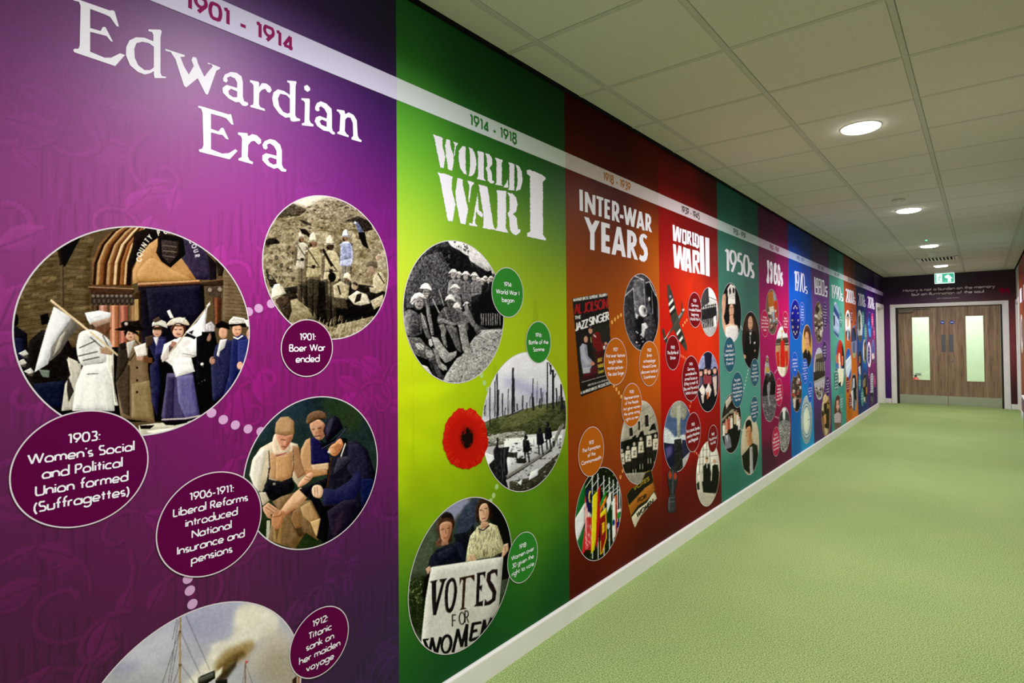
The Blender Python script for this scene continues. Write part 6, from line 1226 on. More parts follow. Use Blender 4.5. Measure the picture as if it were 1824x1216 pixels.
p.grain(14, 4); roundel(p, '378,340 400,200 540,55 600,120 632,270 600,500 480,612 400,520', P2, 'sepia photo of women marching with placards and umbrellas')
p = Pic(*VB, (60, 490, 390, 1150), bg='1c2214')
p.spots((60, 490, 390, 1150), 160, ['3a4a24', '10140c', '5a6a3c', '2a361c'], 5, 14, seed=4)
for k, x in enumerate((190, 228, 268, 305, 332, 360, 376)): p.l('d0d4d8', 6, [(x, 530 + k * 14), (x + 2, 1120)]); p.l('c8ccd0', 5, [(x - 46, 640 + k * 8), (x + 8, 560 + k * 14)])
p.f('1f6a36', '75 850 100 700 140 600 145 760 80 860'); p.f('dcdce4', '68 860 140 740 138 880 90 1010 75 960'); p.f('1f6a36', '85 1010 138 900 138 1060 110 1090')
p.f('c8303a', '140 690 160 760 165 1020 130 1090 118 1090 140 900', t=4)
for k in range(5): p.l('e0dce0', 6, [(146 + k * 9, 740 + k * 20), (150 + k * 9, 1060 - k * 10)])
for k in range(4): p.l('c8303a', 7, [(156 + k * 9, 840), (152 + k * 9, 1060)])
p.f('1c2250', '145 660 185 640 188 820 160 800 148 740'); p.e('d8c040', 176, 700, 12, 40); p.e('1c2250', 182, 704, 10, 34)
p.f('1f6a36', '190 690 205 680 205 900 185 960'); p.f('d8c828', '192 700 225 660 228 880 205 1060 182 1088'); p.f('b01c28', '228 650 243 620 243 860 225 1050 212 1030')
p.f('2a8a3a', '240 750 285 650 286 680 242 780'); p.f('d88020', '242 780 286 690 285 730 243 815'); p.f('d8c828', '243 815 285 770 285 820 243 850'); p.f('8c1c24', '243 840 285 800 285 980 260 1070 245 1080', t=8); p.l('d8b020', 7, '246 840 282 806 286 976 258 1078 246 1090 246 1000'); p.f('d8b020', '255 880 272 870 275 930 258 960', t=30)
p.f('dcdce0', '288 720 318 660 318 740 290 820'); p.f('123c24', '288 820 318 740 318 900 292 950'); p.e('c0c4d0', 300, 900, 9, 22)
p.f('d8702a', '350 685 355 740 352 950 342 980 340 700'); p.f('e0dee0', '320 740 345 700 348 960 328 1000'); p.e('2a3a80', 335, 875, 8, 22); p.f('1f7a3e', '322 760 326 755 328 900 322 900')
p.f('a01c24', '352 680 358 700 360 930 350 950'); p.f('2a8a3e', '358 810 382 800 380 840 358 850'); p.f('1c2a78', '358 870 376 870 370 910 356 910'); p.f('e0dee0', '358 790 384 780 384 800 358 812')
p.grain(8, 3); roundel(p, '65,840 100,700 250,498 350,580 385,760 340,980 200,1140 110,1050', P2, 'colour photo of a row of national flags on poles')
p = Pic(*VB, (410, 505, 640, 925), bg='100e0c', em=14)
p.f('14110e', '410 670 450 640 520 605 560 520 600 510 620 640 560 640 500 700 430 780'); p.f('a8641c', '430 765 500 690 545 640 600 600 612 660 560 720 500 760 450 830', t=26, ts=(4, 4)); p.f('d6cbb4', '448 850 505 780 560 740 605 665 630 710 590 750 520 830 478 918', t=5)
for a in (('VOTES', 470, 660, 575, 590, 26, 5, 'a8902c'), ('FOR', 500, 740, 555, 706, 26, 6, '14110e'), ('WOMEN', 492, 842, 600, 745, 30, 6, '14110e')): ptx(*a)
p.l('b8942c', 5, '420 690 450 645 520 604 548 538 592 517 626 708'); p.l('3c2c14', 4, '430 765 500 690 545 640 600 604'); p.l('3c2c14', 4, '448 835 505 765 560 724 612 662'); p.l('b8942c', 4, '420 690 455 850 476 916')
p.f('fff', '418 690 446 646 518 603 545 540 562 523 592 516 606 600 628 716 592 750 520 832 476 916 456 860 432 765', mask=True); cutout('printed_banner', p, P2, 'black orange and cream banner lettered votes for women', step=.8)
OC = 'b45c0e'
caption(P2, '352,830 380,690 460,617 530,680 562,830 530,980 455,1042 380,980', "1927:|First ever feature|length 'talkie'|motion picture -|The Jazz Singer", OC, .8, .128, view=VA, mh=.6)
caption(P2, '667,840 700,700 762,640 820,700 853,870 820,1010 760,1053 700,980', '1922:|British|archaeologist|Howard Carter|discovers tomb of|Tutankhamun', OC, .8, .118, view=VA, mh=.6)
caption(P2, '1105.2,716.7 1111,695 1124.3,680.8 1137,694 1142,718 1136,748 1123.4,761.8 1110,745', '1928:|Representation|of the People|Act gave women|the same voting|rights as men', OC, .82, .12, mh=.6)
caption(P2, '87,400 120,270 180,226 240,280 265,370 240,500 175,565 110,500', '1931|The Formation|of the|Commonwealth', OC, .76, .12, view=VB, mh=.66)
dots(P2, '428,475 455,449 482,429 509,410 445,1046 468,1079 490,1112 512,1145', .012, 'e0a050', VA); dots(P2, '393,525 378,567', .012, 'd88a4a', VB)
# ================================================================== 1939-1945, red
VC = (1170, 380, 3.8); VD = (1170, 620, 4.05)
o = Pic(1170, 400, 1, (0, 0, 120, 600), res=1.5, bg='808080', em=0)
for k, r_ in enumerate((18, 26, 34)): o.l('9a9a9a' if k % 2 else '6e6e6e', 3, [(85 + r_ * math.cos(t), 120 + r_ * 1.8 * math.sin(t)) for t in np.linspace(2.6, 5.4, 14)], a=.5)
o.f('9c9c9c', '50 100 60 90 64 150 56 180 48 150', a=.5, bl=2); o.f('a0a0a0', '70 200 100 190 110 260 90 300 76 260', a=.4, bl=5); o.f('6a6a6a', '20 300 60 320 100 300 110 420 40 430', a=.3, bl=6)
P3 = panel(3, 'red World War II mural panel with a fighter aeroplane', [
 (1180, 220, (34, 4, 8)), (1270, 300, (48, 4, 10)), (1180, 330, (112, 8, 10)), (1270, 375, (88, 8, 14)), (1180, 420, (150, 12, 14)), (1230, 400, (110, 8, 12)), (1272, 450, (124, 16, 14)), (1184, 520, (186, 28, 6)), (1230, 520, (196, 40, 6)), (1275, 560, (204, 36, 6)),
 (1184, 620, (196, 14, 6)), (1240, 620, (206, 46, 6)), (1276, 640, (206, 40, 6)), (1186, 700, (172, 6, 6)), (1230, 740, (158, 6, 6)), (1275, 740, (144, 6, 6)), (1186, 800, (134, 6, 6)), (1275, 830, (104, 4, 4)), (1186, 900, (90, 6, 8)), (1240, 900, (88, 2, 6)), (1278, 880, (78, 2, 6)), (1184, 980, (56, 2, 6))], overlay(o, .5))
T3 = ['103 76 118 80 122 140 130 88 146 92 150 160 152 100 164 104 158 198 142 194 136 140 130 190 108 184', '168 104 198 114 200 208 190 214 168 200|178 126 178 186 188 192 188 130', '202 116 228 124 230 160 222 168 234 218 222 214 214 176 214 210 202 206|213 134 213 158 219 158 219 136', '236 126 248 130 248 196 262 200 262 228 238 220', '254 132 276 142 284 160 284 226 274 238 262 232 262 196 254 190|265 150 265 214 272 216 272 154',
 '106 206 126 212 132 300 144 216 162 222 170 310 176 226 194 232 184 388 164 382 154 300 146 376 116 366', '196 236 222 242 234 402 216 398 214 372 204 368 202 394 186 390|206 290 204 340 214 344', '238 246 276 254 288 270 286 330 270 336 290 410 272 408 256 346 256 404 240 402|256 278 256 318 268 318 268 282',
 '286 148 314 156 322 416 292 410', '324 160 352 168 355 427 328 420']
shapes('title_text', VC, T3, WHITE, P3, .0030)
def crowd(p, box, cols, n, s0, s1, seed=1, fc='b8a090'):
    rg_ = random.Random(seed)
    pts = sorted([(rg_.uniform(box[1], box[3]), rg_.uniform(box[0], box[2])) for _ in range(n)])
    for y, x in pts:
        s_ = s0 + (s1 - s0) * (y - box[1]) / (box[3] - box[1] + 1e-6); c = rg_.choice(cols)
        p.f(c, [(x - s_, y + s_ * .9), (x + s_, y + s_ * .9), (x + s_ * 1.1, y + s_ * 4), (x - s_ * 1.1, y + s_ * 4)]); p.e(fc, x, y, s_ * .5, s_ * .8); p.e(rg_.choice(['1c1816', '3a3028']), x, y - s_ * .5, s_ * .5, s_ * .4)
p = Pic(*VC, (290, 475, 415, 850), res=2.4, bg='c8c6c6', em=14)
p.f('4a484a', '295 500 345 480 355 600 300 640', t=24, ts=(5, 5)); p.f('e0dede', '356 490 410 520 410 600 356 580'); p.l('38363a', 4, '340 560 410 590'); p.l('2a282a', 5, '340 480 342 620'); p.l('5a585a', 3, '300 540 340 536')
p.f('aaa8a8', '295 700 410 660 410 850 300 850', t=16)
for x in (308, 324, 340, 354, 368, 382, 396): y = 650 - (x - 300) * .2; p.f('2c2a2c', [(x - 8, y), (x + 8, y), (x + 9, y + 70), (x - 8, y + 74)]); p.e('7c7876', x, y - 8, 5, 10); p.e('2a282a', x, y - 15, 6, 6); p.l('2c2a2c', 5, [(x - 3, y + 70), (x - 6, y + 130)]); p.l('4a484a', 5, [(x + 4, y + 70), (x + 5, y + 126)])
p.f('e4e0e0', '384 700 400 690 404 760 388 770'); p.grain(16, 3); roundel(p, '298,650 310,540 345,483 390,560 410,680 390,800 350,843 310,780', P3, 'black and white photo of a line of soldiers')
p = Pic(*VC, (30, 470, 215, 945), res=2.4, bg='3c3c34', em=10)
p.f('3a3a30', '68 480 82 480 110 560 135 690 108 770 85 660', t=8); p.f('3a3a30', '112 770 150 750 185 840 205 935 180 900 135 830', t=8); p.f('34342c', '40 775 60 800 75 890 65 890 48 850 34 780'); p.f('46463a', '45 850 100 780 150 690 180 650 188 660 150 730 110 790 52 858', t=10)
for y in (600, 646): p.f('e0ded8', [(78 + (y - 600) * .12, y + 12), (108 + (y - 600) * .2, y - 26), (112 + (y - 600) * .2, y - 8), (82 + (y - 600) * .12, y + 30)])
for y in (620, 668): p.f('18181a', [(80 + (y - 600) * .12, y + 12), (110 + (y - 600) * .2, y - 26), (114 + (y - 600) * .2, y - 8), (84 + (y - 600) * .12, y + 30)])
for y in (800, 850): p.f('e0ded8', [(132 + (y - 800) * .3, y + 12), (158 + (y - 800) * .3, y - 22), (162 + (y - 800) * .3, y - 6), (138 + (y - 800) * .3, y + 28)]); p.f('18181a', [(140 + (y - 800) * .3, y + 34), (166 + (y - 800) * .3, y - 4), (170 + (y - 800) * .3, y + 12), (146 + (y - 800) * .3, y + 46)])
p.e('2a3468', 92, 562, 9, 14); p.e('c8c4c0', 92, 562, 6, 9); p.e('a02020', 92, 562, 3, 5); p.f('8c8c90', '145 700 165 670 172 676 152 712'); p.l('d0ccc8', 5, '46 856 66 836 98 768'); p.f('c8c4bc', '170 650 186 640 192 655 178 665'); p.l('1c1c1c', 3, '168 600 174 640'); p.l('1c1c1c', 3, '128 622 140 604'); p.l('1c1c1c', 3, '182 660 190 658')
p.f('fff', '68 482 84 478 100 520 116 575 136 670 146 690 165 655 166 600 172 600 176 640 190 646 188 664 160 720 152 745 180 810 205 900 204 936 190 925 140 850 112 785 70 835 78 890 64 892 45 850 34 790 36 772 48 776 60 830 98 772 104 760 84 660 70 560', mask=True); cutout('printed_aeroplane', p, P3, 'dark camouflaged fighter aeroplane with striped wings', step=.7)
p = Pic(*VD, (285, 10, 450, 475), res=2.4, bg='3c4260', em=14)
p.f('8c90b4', '300 60 440 40 440 150 300 160', t=40, ts=(6, 12)); p.f('1c1a24', '290 150 440 150 440 470 290 470', t=10); p.f('26263c', '340 20 400 20 390 140 350 150')
for x, y, s_ in ((318, 180, 1), (352, 165, 1.05), (378, 170, .9), (418, 160, 1.1)): p.e('c89c8c', x, y, 12 * s_, 24 * s_); p.f('2a1c1c', [(x - 13, y - 8), (x - 6, y - 28), (x + 8, y - 28), (x + 14, y - 6), (x + 4, y - 16)]); p.l('e8e0dc', 3, [(x - 4, y + 10), (x + 5, y + 9)]); p.f('8c4048' if x in (352, 378) else '5a5468', [(x - 15, y + 30), (x + 15, y + 28), (x + 16, y + 90), (x - 14, y + 95)], t=26, ts=(5, 8))
p.f('dcd2cc', '305 300 330 260 350 300 345 340 320 330', t=20, ts=(4, 5)); p.f('d4c8c4', '350 300 375 250 395 300 380 350 360 340', t=20, ts=(4, 5)); p.f('c8b4ac', '400 210 432 200 432 330 420 350', t=16); p.f('c06a48', '360 320 372 312 374 360 362 370'); p.f('c8bcb4', '318 340 340 330 338 390 330 400')
p.grain(10, 3); roundel(p, '290,250 310,90 358,17 420,80 442,230 420,380 360,468 305,400', P3, 'colour photo of cheering women celebrating')
p = Pic(*VD, (40, 375, 250, 910), res=2.4, bg='44506c', em=12)
p.f('506080', '45 400 245 400 245 640 45 640', t=16); p.f('c4c8cc', '45 560 90 590 130 640 200 620 240 660 240 700 150 720 50 680', t=50, ts=(10, 5), bl=4); p.f('20203c', '45 680 130 690 130 860 60 860', t=8); p.f('5c5484', '60 720 110 700 110 760 70 800', bl=8); p.f('303048', '180 660 245 660 240 880 180 880', t=10)
p.f('8c8c80', '95 470 120 400 160 382 200 410 220 470 190 520 172 500 168 630 148 630 145 510 110 500', t=30, ts=(8, 8), sm=1); p.f('b4b4a4', '140 420 170 400 175 480 150 600', bl=5, a=.7, t=20)
p.f('2c2a2c', '125 660 175 650 190 780 185 890 130 880', t=36, ts=(6, 7)); p.f('a8a4a8', '185 800 235 750 240 800 190 880', t=34, ts=(5, 5)); p.grain(10, 3)
roundel(p, '47,620 60,500 152,380 215,430 245,640 225,790 150,900 80,820', P3, 'photo of a tall smoke column rising above clouds')
p = Pic(*VD, (275, 675, 455, 1160), res=2.4, bg='c4bcb0', em=14)
p.f('d8d4cc', '285 690 450 690 450 900 285 900', t=10)
for x in (312, 336, 360, 384): p.l('6c6258', 4, [(x, 690), (x - 4, 900)])
for y in (740, 790, 840): p.l('6c6258', 3, [(290, y), (440, y - 20)])
p.e('c8a084', 361, 805, 10, 20); p.f('6a4c34', '350 795 358 782 372 790 370 800 356 800'); p.e('c09c84', 416, 812, 12, 20); p.f('c8c4bc', '404 800 416 792 430 804 420 804')
p.f('121214', '335 850 355 830 385 835 390 900 385 1060 335 1060', t=5); p.f('141214', '400 850 415 836 440 840 450 900 440 1040 395 1050', t=5); p.f('d8d4cc', '358 828 366 828 362 870'); p.f('17151a', '325 960 450 950 445 1050 335 1060'); p.f('b4aca0', '290 1020 330 1040 440 1050 420 1130 360 1155 300 1080', t=18, ts=(6, 4)); p.f('302a28', '285 980 305 960 310 1020 292 1020'); p.f('dcd8d0', '296 920 312 915 312 960 300 960')
p.grain(10, 3); roundel(p, '282,930 300,760 350,680 430,740 450,880 420,1050 358,1152 300,1060', P3, 'sepia photo of two people in dark coats beside tall windows')
p = Pic(*VD, (65, 840, 160, 1195), res=2.4, bg='1c1c1e', em=20)
p.f('26262a', '70 900 100 850 130 850 155 900 150 990 130 1060 95 1060 72 960', t=14); p.e('b83410', 96, 915, 13, 30); p.e('b83410', 134, 922, 10, 28); p.l('4a4a50', 4, '96 880 82 915 96 948 110 915 96 880'); p.l('4a4a50', 4, '134 890 146 922 134 954'); p.f('46464c', '112 880 122 880 120 1050 110 1050'); p.f('34343a', '80 1060 130 1055 138 1170 110 1190 74 1180', t=10); p.l('6c6c74', 3, '84 1080 130 1076'); p.l('6c6c74', 3, '84 1110 134 1106'); p.f('78787e', '86 1080 94 1080 94 1170 86 1170', a=.6)
p.f('fff', '72 905 96 870 108 850 130 850 148 880 152 930 146 980 134 1040 136 1100 138 1172 108 1190 74 1182 78 1090 92 1050 78 980', mask=True); cutout('printed_gas_mask', p, P3, 'black gas mask with hose and canister', step=.7)
RC = '6e0008'
caption(P3, '207,650 225,560 253,529 285,570 298,650 285,740 252,778 220,730', '1939:|Germany|invaded Poland|beginning|World War II', RC, .84, .13, view=VC)
caption(P3, '52,940 70,860 102,825 140,870 153,940 140,1020 100,1057 62,1000', '1940:|The Battle of|Britain', RC, .76, .15, view=VC)
caption(P3, '176,200 200,90 242,52 285,100 302,200 290,330 247,383 195,320', "1945:|Germany|surrendered its|armed forces on|8 May to mark VE|Day and the end of|WWII in Europe", RC, .84, .105, view=VD)
caption(P3, '202,590 225,490 262,459 300,520 311,600 290,710 252,753 215,700', '1945:|First atomic bombs|used on Hiroshima|and Nagasaki', RC, .86, .13, view=VD)
caption(P3, '362,640 375,580 400,552 428,600 434,660 425,720 400,750 372,700', '1948:|The birth of|the NHS', RC, .76, .16, view=VD)
dots(P3, '162,45 175,55 188,62 202,72 245,387 237,418 229,450 272,745 284,757 296,770', .011, 'e07050', VD); dots(P3, '175,757 187,738 200,722', .011, 'e0a060', VC)

# ================================================================== 1950s, teal
VE = (1275, 420, 5.53); VH = (1275, 630, 5.286)
def jn(*a):                       # outline points given in two views, in picture units
    return [q for v, s_ in a for q in views(v, s_)]
PX = (0, 0, 1)
o = Pic(1280, 400, 1, (0, 0, 80, 500), res=1.6, bg='808080', em=0)
for k in range(26): x, y = rg.uniform(0, 76), rg.uniform(20, 480); r_ = rg.uniform(4, 11); o.l('606060', 1.2, [(x, y), (x + r_, y - r_)], a=.5); o.l('606060', 1.2, [(x, y - r_), (x + r_ * .5, y + r_)], a=.4)
P4 = panel(4, 'teal 1950s mural panel with a crowned woman', [(1285, 330, (18, 80, 70)), (1345, 370, (16, 68, 62)), (1290, 430, (48, 110, 96)), (1345, 450, (58, 98, 92)), (1300, 500, (64, 118, 104)), (1345, 540, (66, 108, 100)), (1290, 620, (76, 142, 130)), (1345, 690, (80, 148, 136)), (1290, 750, (82, 146, 134)), (1345, 800, (58, 130, 114)), (1290, 880, (42, 106, 90)), (1345, 850, (44, 110, 94))], overlay(o, .4))
title(P4, VE, '1950', (96, 350), (96, 118), 326, wt=.10, tr=.16); title(P4, VE, 's', (338, 412), (338, 170), 368, wt=.10, tr=.2)
p = Pic(*VE, (50, 460, 248, 1065), res=2.4, bg='1c1416', em=12)
p.f('0e0a0c', '60 500 250 480 240 1000 60 900', t=8); p.f('cfa48c', '62 620 75 580 95 575 98 640 92 740 80 800 100 880 110 960 84 960 62 850', t=6, sm=1); p.l('a07868', 3, '76 590 80 640'); p.l('a07868', 3, '88 585 90 640')
p.f('d8cfcc', '115 520 140 480 190 490 192 600 190 670 125 670', t=50, ts=(6, 8)); p.f('1a1216', '130 530 145 500 152 560 135 580'); p.f('1a1216', '165 510 185 520 182 570 168 560'); p.f('e8e4e0', '122 620 190 625 190 676 124 672', t=40, ts=(4, 5)); p.e('e0d8d4', 152, 492, 10, 18)
p.f('2a1c1a', '130 670 185 670 188 760 175 720 135 720'); p.e('d4a890', 155, 735, 24, 66); p.l('2a1a18', 5, '138 705 150 708'); p.l('2a1a18', 5, '160 708 173 704'); p.l('9c2430', 6, '146 778 164 776'); p.l('a87c68', 3, '155 715 154 752')
p.f('d4a48c', '138 790 172 785 185 880 130 880'); p.f('d8b09c', '95 880 140 860 210 880 225 920 215 980 180 1010 90 940', t=5); p.f('dcd8da', '100 900 150 880 215 890 225 960 200 1040 160 1060 95 980', t=18, ts=(8, 8)); p.l('e8e0d0', 4, '136 870 160 890 186 870')
p.grain(8, 3); roundel(p, '55,760 75,560 150,467 215,530 243,720 225,920 175,1055 90,990', P4, 'photo of a woman in a silver crown with a raised hand')
p = Pic(*VE, (252, 740, 432, 1330), res=2.2, bg='2e221c', em=12)
p.a += (fnoise(p.h, p.w, 20, 10, 5, 3) * 24)[..., None]; p.f('5c4434', '270 800 400 790 400 1000 280 960', a=.5, bl=14)
p.e('c89c84', 341, 858, 24, 68); p.l('5a3c30', 4, '330 856 338 858'); p.l('5a3c30', 4, '346 858 356 854'); p.l('7c4c40', 4, '334 900 350 898'); p.f('0e0c0e', '300 950 320 925 365 925 400 960 415 1100 400 1330 280 1330 285 1080', t=6); p.f('d8d4cc', '326 930 358 930 342 990'); p.f('14100f', '330 935 352 935 350 950 332 950'); p.l('c8c4bc', 7, '336 990 340 1060'); p.f('d0ccc4', '372 1050 385 1038 392 1052 380 1070'); p.e('c49880', 285, 1190, 14, 22); p.e('b88c74', 385, 1130, 8, 12)
roundel(p, jn((VE, '257,950 280,820 337,748 400,820 424,960'), (VH, '320,140')), P4, 'dark portrait photo of a bald man in a black suit', view=False)
p = Pic(*VH, (45, 370, 240, 950), res=2.4, bg='2c2420', em=14)
p.f('b8b0a4', '90 450 140 385 150 440 100 520', t=30, ts=(6, 8)); p.f('8c8478', '50 620 150 520 200 530 210 560 130 560 60 640', t=14); p.f('3a3430', '60 560 100 520 150 500 120 560'); p.f('181416', '60 640 240 600 230 940 70 900', t=8)
for x, y, c in ((75, 680, 'd8d4cc'), (100, 640, 'c08070'), (125, 620, 'a85040'), (148, 610, 'd4cfc4'), (180, 570, 'c8b090'), (205, 580, 'd8d0c4'), (222, 620, 'b8b0a4')): p.e('c49c84', x, y - 24, 9, 16); p.e('3a2a22', x, y - 36, 9, 9); p.f(c, [(x - 12, y - 8), (x + 12, y - 8), (x + 12, y + 90), (x - 10, y + 95)], t=16, ts=(5, 10))
p.e('c8a48c', 98, 730, 13, 22); p.f('7c7c88', '80 770 120 755 140 800 150 880 90 900', t=16); p.f('c8c8d0', '95 770 110 765 112 830'); p.f('141216', '150 700 230 680 225 850 160 920'); p.f('d8d4cc', '205 640 228 630 228 710 212 720')
p.grain(12, 3); roundel(p, '50,680 75,480 135,378 235,620 235,700 200,860 140,942 75,850', P4, 'photo of air passengers on aircraft steps')
p = Pic(*VH, (228, 575, 412, 1150), res=2.4, bg='b8aa94', em=14)
p.g('c8bca8', 'a89a84'); p.f('d0c4b0', '235 700 270 640 270 900 240 900', a=.6, bl=8)
p.f('18120f', '280 680 285 640 310 618 335 640 342 720 335 740 325 700 300 690 285 710', sm=1); p.f('c4936c', '288 705 320 680 335 720 338 790 320 850 300 868 292 820 286 760', sm=1); p.f('8c5c40', '318 700 335 720 334 800 316 850 312 780', a=.6, bl=3); p.l('3a221a', 5, '286 735 304 726'); p.l('9c4c3c', 5, '296 826 310 820'); p.f('a87854', '310 840 345 790 350 880 320 900'); p.l('6a4632', 4, '290 745 288 780')
p.f('1c1a18', '245 960 290 910 320 870 350 840 390 860 402 960 385 1060 330 1140 260 1080', t=10); p.f('b4aeb0', '318 880 345 870 352 1130 322 1140', t=10); p.l('8c888c', 3, '334 890 336 1130'); p.f('262422', '350 850 385 870 370 1000 350 940')
p.grain(8, 3); roundel(p, '232,850 260,680 315,580 385,680 405,800 385,1000 315,1145 255,1060', P4, 'photo of a dark haired young man looking down')
TC = '24566c'
caption(P4, jn((VE, '125,990 75,1120 183,1100'), (VH, '122,178')), 'The 1953|coronation of|Queen Elizabeth II|who was just|25 years old', TC, .84, .12)
caption(P4, '142,340 160,220 200,165 240,230 255,330 240,440 200,511 155,440', 'The golden|age of mass air|travel began as|more passengers|travelled by air|than train', TC, .8, .11, view=VH)
caption(P4, '320,180 335,80 360,37 390,90 403,180 390,270 360,314 330,250', 'Winston|Churchill|resigned as|Prime Minister|in 1955', TC, .82, .13, view=VH)
caption(P4, '322,530 335,430 358,387 385,440 396,520 385,610 358,658 332,600', "Elvis Presley|and the birth|of Rock 'n'|Roll swept the|country", TC, .8, .13, view=VH)
dots(P4, '301,156 296,190 288,222 280,253 273,290 264,322 255,353 235,712 248,718', .011, 'c8d8d0', VH); dots(P4, '245,895 255,915', .011, 'c8d8d0', VE)

# ================================================================== 1960s, magenta
P5 = panel(5, 'magenta 1960s mural panel with an astronaut', [(1356, 370, (60, 6, 44)), (1400, 400, (76, 2, 54)), (1360, 450, (98, 26, 66)), (1400, 450, (116, 8, 80)), (1360, 500, (136, 18, 84)), (1400, 500, (156, 2, 94)), (1360, 560, (172, 16, 98)), (1400, 560, (198, 2, 94)), (1360, 640, (166, 6, 88)), (1400, 650, (172, 2, 88)), (1360, 740, (126, 2, 62)), (1400, 740, (134, 2, 66)), (1360, 840, (64, 0, 42)), (1400, 800, (86, 0, 52))])
def drip(view, quads):
    for q in quads: shapes('title_text', view, q, WHITE, P5, .0030)
shapes('title_text', VE, ['500 240 520 240 522 300 516 340 524 440 520 468 502 466 496 440 508 360 506 310', '528 262 545 250 556 280 556 440 548 472 536 468 530 420 540 360 528 320|538 288 540 326 546 330 546 290', '572 270 590 264 598 300 592 350 602 380 602 460 590 482 574 476 566 430 566 320|578 380 580 440 590 446 590 390', '606 290 620 274 632 320 634 470 624 494 608 488 604 440|614 330 616 440 624 446 622 340', '636 370 650 350 656 380 648 400 658 430 660 470 650 500 638 494 642 450 634 420'], WHITE, P5, .0030)
p = Pic(*VE, (488, 525, 618, 990), res=2.6, bg='6c5c50', em=14)
p.f('a8682c', '515 560 560 540 590 600 585 700 520 720', t=30, ts=(5, 20)); p.f('8c9098', '560 540 590 580 600 700 580 700', t=14); p.f('b44028', '575 640 606 640 606 860 585 860', t=18); p.f('c8bca8', '530 700 570 690 580 760 530 780', t=40, ts=(4, 6)); crowd(p, (498, 720, 606, 900), ['c8c0b8', '8c8478', '3a342e', '5c88b0', 'a84430', '484038'], 34, 7, 10, 3); p.f('88a0b8', '560 750 578 740 580 850 562 850'); p.grain(16, 3)
roundel(p, '490,720 500,600 545,530 595,600 613,720 600,880 552,982 510,900', P5, 'colour photo of a busy shopping street')
p = Pic(1375, 575, 8, (40, 40, 250, 790), res=2.6, bg='b8a890', em=14)
p.f('d8dce0', '40 60 250 60 250 200 40 240'); p.f('4a4038', '40 230 250 200 250 330 40 340', t=18, ts=(4, 4)); p.l('e0dcd4', 5, '50 300 240 290'); p.f('a88c6c', '40 320 250 320 250 790 40 790', t=40, ts=(4, 6)); p.f('c02818', '120 260 170 240 190 500 185 620 120 640', t=14); p.f('c03020', '60 420 100 400 110 600 70 640', t=12); p.e('c89878', 140, 215, 12, 26); p.e('d8b040', 145, 120, 12, 20); p.l('c89878', 10, '142 130 146 250'); p.f('b82c1c', '190 400 225 390 230 600 200 620', t=10); p.f('e0d8c8', '70 620 200 640 180 760 120 780', t=14); p.e('c89878', 84, 390, 12, 22); p.e('c89878', 208, 375, 12, 22); p.f('d8c8b0', '130 640 150 640 150 720 134 720')
p.grain(12, 3); roundel(p, '1380.6,620 1392.5,582 1405.5,630 1393.2,671 1383.5,650 1402,655', P5, 'photo of footballers in red shirts lifting a gold trophy', view=False)
p = Pic(*VH, (432, 130, 574, 660), res=2.6, bg='1c1a1c', em=12)
p.f('605c60', '435 400 570 380 570 660 440 660', t=44, ts=(6, 4)); p.spots((440, 400, 568, 650), 80, ['a8a4a6', '2c2a2c', '807c80'], 4, 11, .5, seed=8); p.f('8c888c', '482 300 500 260 515 270 512 330 505 420 520 480 500 500 488 400', t=40, ts=(5, 9)); p.f('34322f', '470 180 520 160 560 260 480 250', t=20); p.grain(12, 3)
roundel(p, '437,400 450,230 500,152 545,220 568,400 550,560 500,653 450,540', P5, 'black and white photo of a figure on the moon')
p = Pic(*VH, (448, 0, 525, 250), res=2.6, bg='b8b4b4', em=24)
p.f('a8a4a4', '460 60 480 10 500 40 505 120 518 180 490 220 462 180', t=44, ts=(8, 10)); p.e('3c3430', 482, 60, 13, 22); p.e('c8a050', 484, 58, 7, 12); p.f('c8a030', '470 130 495 120 500 170 475 175', t=30); p.f('3c3a40', '465 180 510 190 500 230 470 210', t=30)
p.f('fff', '462 80 472 20 482 8 496 20 500 80 512 150 520 190 500 230 478 200 458 200 455 150', mask=True); cutout('printed_astronaut', p, P5, 'white suited astronaut', step=.7)
p = Pic(*VH, (582, 495, 700, 940), res=2.6, bg='8c8a8a', em=12)
p.f('d8d8d8', '625 510 660 510 655 620 635 620'); p.f('3c3c3c', '590 570 630 540 635 630 590 640', t=16, ts=(4, 4)); p.f('484848', '655 530 695 570 695 640 650 620', t=16, ts=(4, 4)); p.spots((588, 630, 698, 930), 420, ['d8d4d4', '1c1a1a', '6c6868', 'a8a4a4', '343030'], 2.5, 6, seed=3)
roundel(p, '587,700 600,570 640,502 685,570 695,700 680,860 640,930 600,850', P5, 'black and white photo of a vast crowd')
MC = 'b40c48'
caption(P5, '440,860 455,760 483,726 508,780 515,880 500,970 480,1003 450,950', 'Swinging|Sixties and the|birth of British|pop music and|fashion', MC, .82, .12, view=VE)
caption(P5, '652,850 665,770 683,740 705,790 713,860 700,930 683,968 660,920', 'England|won the 1966|football|World Cup', MC, .76, .13, view=VE)
caption(P5, '553,360 570,260 590,229 615,270 628,350 615,450 590,492 565,440', 'The moon|landing is|watched by|over 600m|people in 1969', MC, .76, .12, view=VH)
caption(P5, '522,830 540,720 563,682 590,730 600,810 588,920 558,967 535,920', 'The Civil|Rights Act of|1968 was passed|to tackle race|discrimination', MC, .8, .12, view=VH)
dots(P5, '553,177 560,168 567,158 574,150 558,592 568,595 578,600 587,603', .010, 'd8a0b8', VH); dots(P5, '618,838 628,855 637,875', .010, 'e0c0d0', VE)

